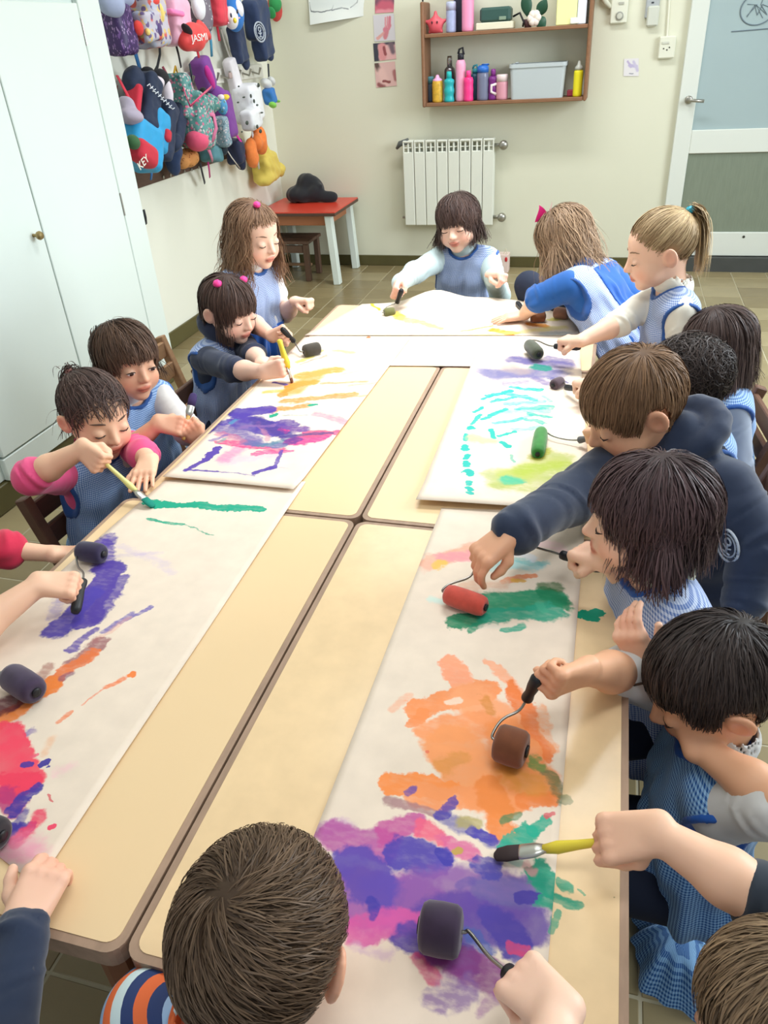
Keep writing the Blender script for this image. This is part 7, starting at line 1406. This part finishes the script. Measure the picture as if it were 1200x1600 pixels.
add('L', label='light brown haired boy in a navy hoodie reaching across with the red roller', head=at(988, 634, D=1.44), look=(203, 30, 2), face=212, lean=(20, 0), sc=1.04, skin=(226, 172, 138), shirt=NAVYC, sleeve=1.93, smock=None, collar=(.054, .030, .020), h=.0032, legs='stand', puff=1.22, bs=1.06, torso_shift=(.04, -.02, .015), elbow={'L': at(1186, 858, D=1.36)},
    hair=dict(SHORT, col=((86, 62, 44), (160, 124, 92)), n=6500, L=.085, w=.0019, whorl=(-.2, -.5, .85), swirl=.3, fringe=.018, facew=.052, grav=.25, bias=(0.1, .15, 0), tips=.3, vol=.008),
    arms={'R': ('drop', rp(794, 836, .672), nrm(rp(744, 886, .600) - rp(794, 836, .672)) * .62 + nrm(rp(794, 836, .672) - at(896, 782, D=1.45)) * .5, at(880, 800, D=1.52), (-.45, -.45, .75)), 'L': ('relax', at(1160, 950, D=1.36), (.05, -.1, -1), at(1240, 850, D=1.36), (.7, -.7, 0))})
add('M', label='curly dark-haired child half hidden behind the navy hoodie boy, dark sleeves', head=at(1072, 598, D=1.75), look=(186, 22, 0), face=186, lean=(10, 0), skin=(232, 184, 152), shirt=(30, 36, 56), sleeve=1.1, smock=SM_BLUE, h=.0036,
    hair=dict(SHORT, col=BR_X, n=4500, w=.0023, L=.085, wave=.016, messy=.5, fuzz=.3, vol=.013, fringe=.02, ear=False), arms={'R': pen_of('M', at(1000, 700, D=1.85), .6)})
add('N', label='girl with straight dark hair seen from behind on the right, blue-grey smock', head=at(1118, 540, D=2.02), look=(178, 18, 0), face=182, lean=(8, 0), skin=(236, 192, 166), shirt=(150, 160, 178), sleeve=1.0, smock=SM_BLUE, h=.0036,
    hair=dict(L=.20, style='crown', whorl=(0, 0, 1), grav=.55, vol=.010, n=5500, w=.0021, fuzz=.06, col=((50, 38, 36), (112, 92, 86)), fringe=.02, facew=.045, cut=-.135), arms={'R': pen_of('N', at(1000, 640, D=2.1), .6)})
add('O', label='blond girl with a ponytail and turquoise hair tie standing on the right', head=at(1030, 390, D=2.06), look=(190, 18, 0), face=190, lean=(8, 0), skin=(238, 194, 168), shirt=(232, 228, 214), sleeve={'R': 1.12, 'L': 1.3}, smock=SM_PALE, h=.0032, legs='stand',
    hair=dict(L=.10, style='tie', ties=[(0, -.088, .070)], gather=lambda p: np.ones(len(p), bool), vol=.005, n=5200, w=.0020, fuzz=.07, col=((120, 92, 64), (222, 196, 152)), fringe=.05, messy=.06, ear=True, tips=.45, bobbles=[((0, -.094, .074), .013, (24, 150, 170))], tails=[dict(at=(0, -.100, .074), dir=(0, -.9, -.1), L=.19, n=700, grav=.8, spread=.16)]),
    arms={'R': pen_of('O', at(985, 545, D=2.16), .35)})
add('P', label='long-haired girl with a pink bow leaning over the far table, hand flat on the paper', head=at(880, 376, D=2.46), look=(150, 34, 0), face=150, lean=(46, 0), skin=(238, 196, 168), shirt=(28, 88, 160), sleeve={'R': .95, 'L': .98}, smock=SM_PALE, pocket=(-.03, -.6, .022, .72, -.69), h=.0034, legs='stand', puff=1.1, torso_shift=(-.015, -.02, .0), elbow={'L': at(842, 467, D=2.42)}, knee={1: (at(826, 446, Y=2.80), (-.16, 2.86, .10))},
    hair=dict(L=.22, style='crown', whorl=(0, .1, 1), grav=.5, vol=.015, n=5200, w=.0022, fuzz=.12, col=((104, 80, 62), (192, 160, 128)), wave=.020, fringe=.05, facew=.05, cut=-.17, messy=.25, tips=.5),
    arms={'L': ('flat', at(818, 492, Z=.590), (-.93, -.25, -.14), at(852, 452, D=2.40), (0, 0, 1))})
add('Q', label='laughing dark-haired child facing the camera at the head of the tables, pale smock', head=at(716, 347, D=2.88), look=(-98, 10, 8), face=-90, lean=(6, 0), skin=(240, 196, 174), shirt=(188, 206, 206), sleeve=1.92, smock=SM_PALE, pocket=(-.215, -.38), h=.0032, legs='stand', smile=True, puff=1.02,
    hair=dict(L=.15, style='crown', whorl=(.05, -.2, 1), grav=.45, vol=.011, n=5200, w=.0021, fuzz=.12, col=((48, 36, 34), (108, 84, 76)), fringe=.012, facew=.046, cut=-.088, wave=.012, messy=.22),
    arms={'R': grip_of('Q', at(640, 425, D=3.0), .5), 'L': ('pinch', at(768, 430, D=2.76), (.75, -.55, .12), at(775, 430, D=3.1), (.2, .2, .95))})
# pink bow of the leaning girl
p_ = people['P']; bw = MB()
for q in (-1, 1):
    b0 = p_['C'] + p_['H'] @ V3(.035, .035, .098); d = nrm(p_['H'] @ V3(q * .8, .3, .5)); u = p_['H'] @ V3(0, -.4, .8)
    bw = MB(); bw.grid(lambda a, b: b0 + d * (.002 + .042 * b) + u * ((a - .5) * (.014 + .034 * b)) + p_['H'] @ V3(0, .012, 0) * math.sin(3 * a + 2 * b), 6, 6); bw.build('bow_loop', M((226, 40, 130), .5), p_['o'], True)
MB().ell(b0, (.008, .008, .008), nu=10, nv=8).build('bow_knot', M((210, 30, 116), .5), p_['o'], True)
# pale crest on the back of the hoodie
p_ = people['L']; d_ = CM.T @ np.array([(1138 - 600) / FPX, (852 - 800) / FPX, 1.0]); hit_ = p_['shirt'].ray_cast(Vector(CAM), Vector(nrm(d_)))
if hit_[0]: emblem(p_['o'], np.array(hit_[1]) + np.array(hit_[2]) * .002, np.array(hit_[2]), (0, 0, 1), .030)
# ------------------------------------------------------------------ chairs under the seated children
chair((-1.12, 1.43), -.05, 'dark wooden chair of the girl in pink sleeves, nearest on the left', M_ch, top=.485, sz=.25)
chair((-1.10, 1.76), -.05, 'dark wooden chair under the child holding the upright brush', M_ch, top=.485, sz=.25)
chair((-1.10, 2.04), -.03, 'wooden chair with dark posts of the girl with two pink hair ties', M_ch, top=.487, sz=.25)
chair((-1.36, 2.27), -.02, 'empty honey-coloured wooden chair behind the seated girls, near the wardrobe', M_ch2, top=.51, sz=.26)
chair((.29, 2.17), math.pi + .1, 'dark wooden chair at the right edge behind the girl with straight hair', M_ch, top=.46, sz=.25)
chair((.30, 1.80), math.pi + .05, 'dark wooden chair at the right edge behind the curly-haired child', M_ch, top=.46, sz=.25)
thin_all()
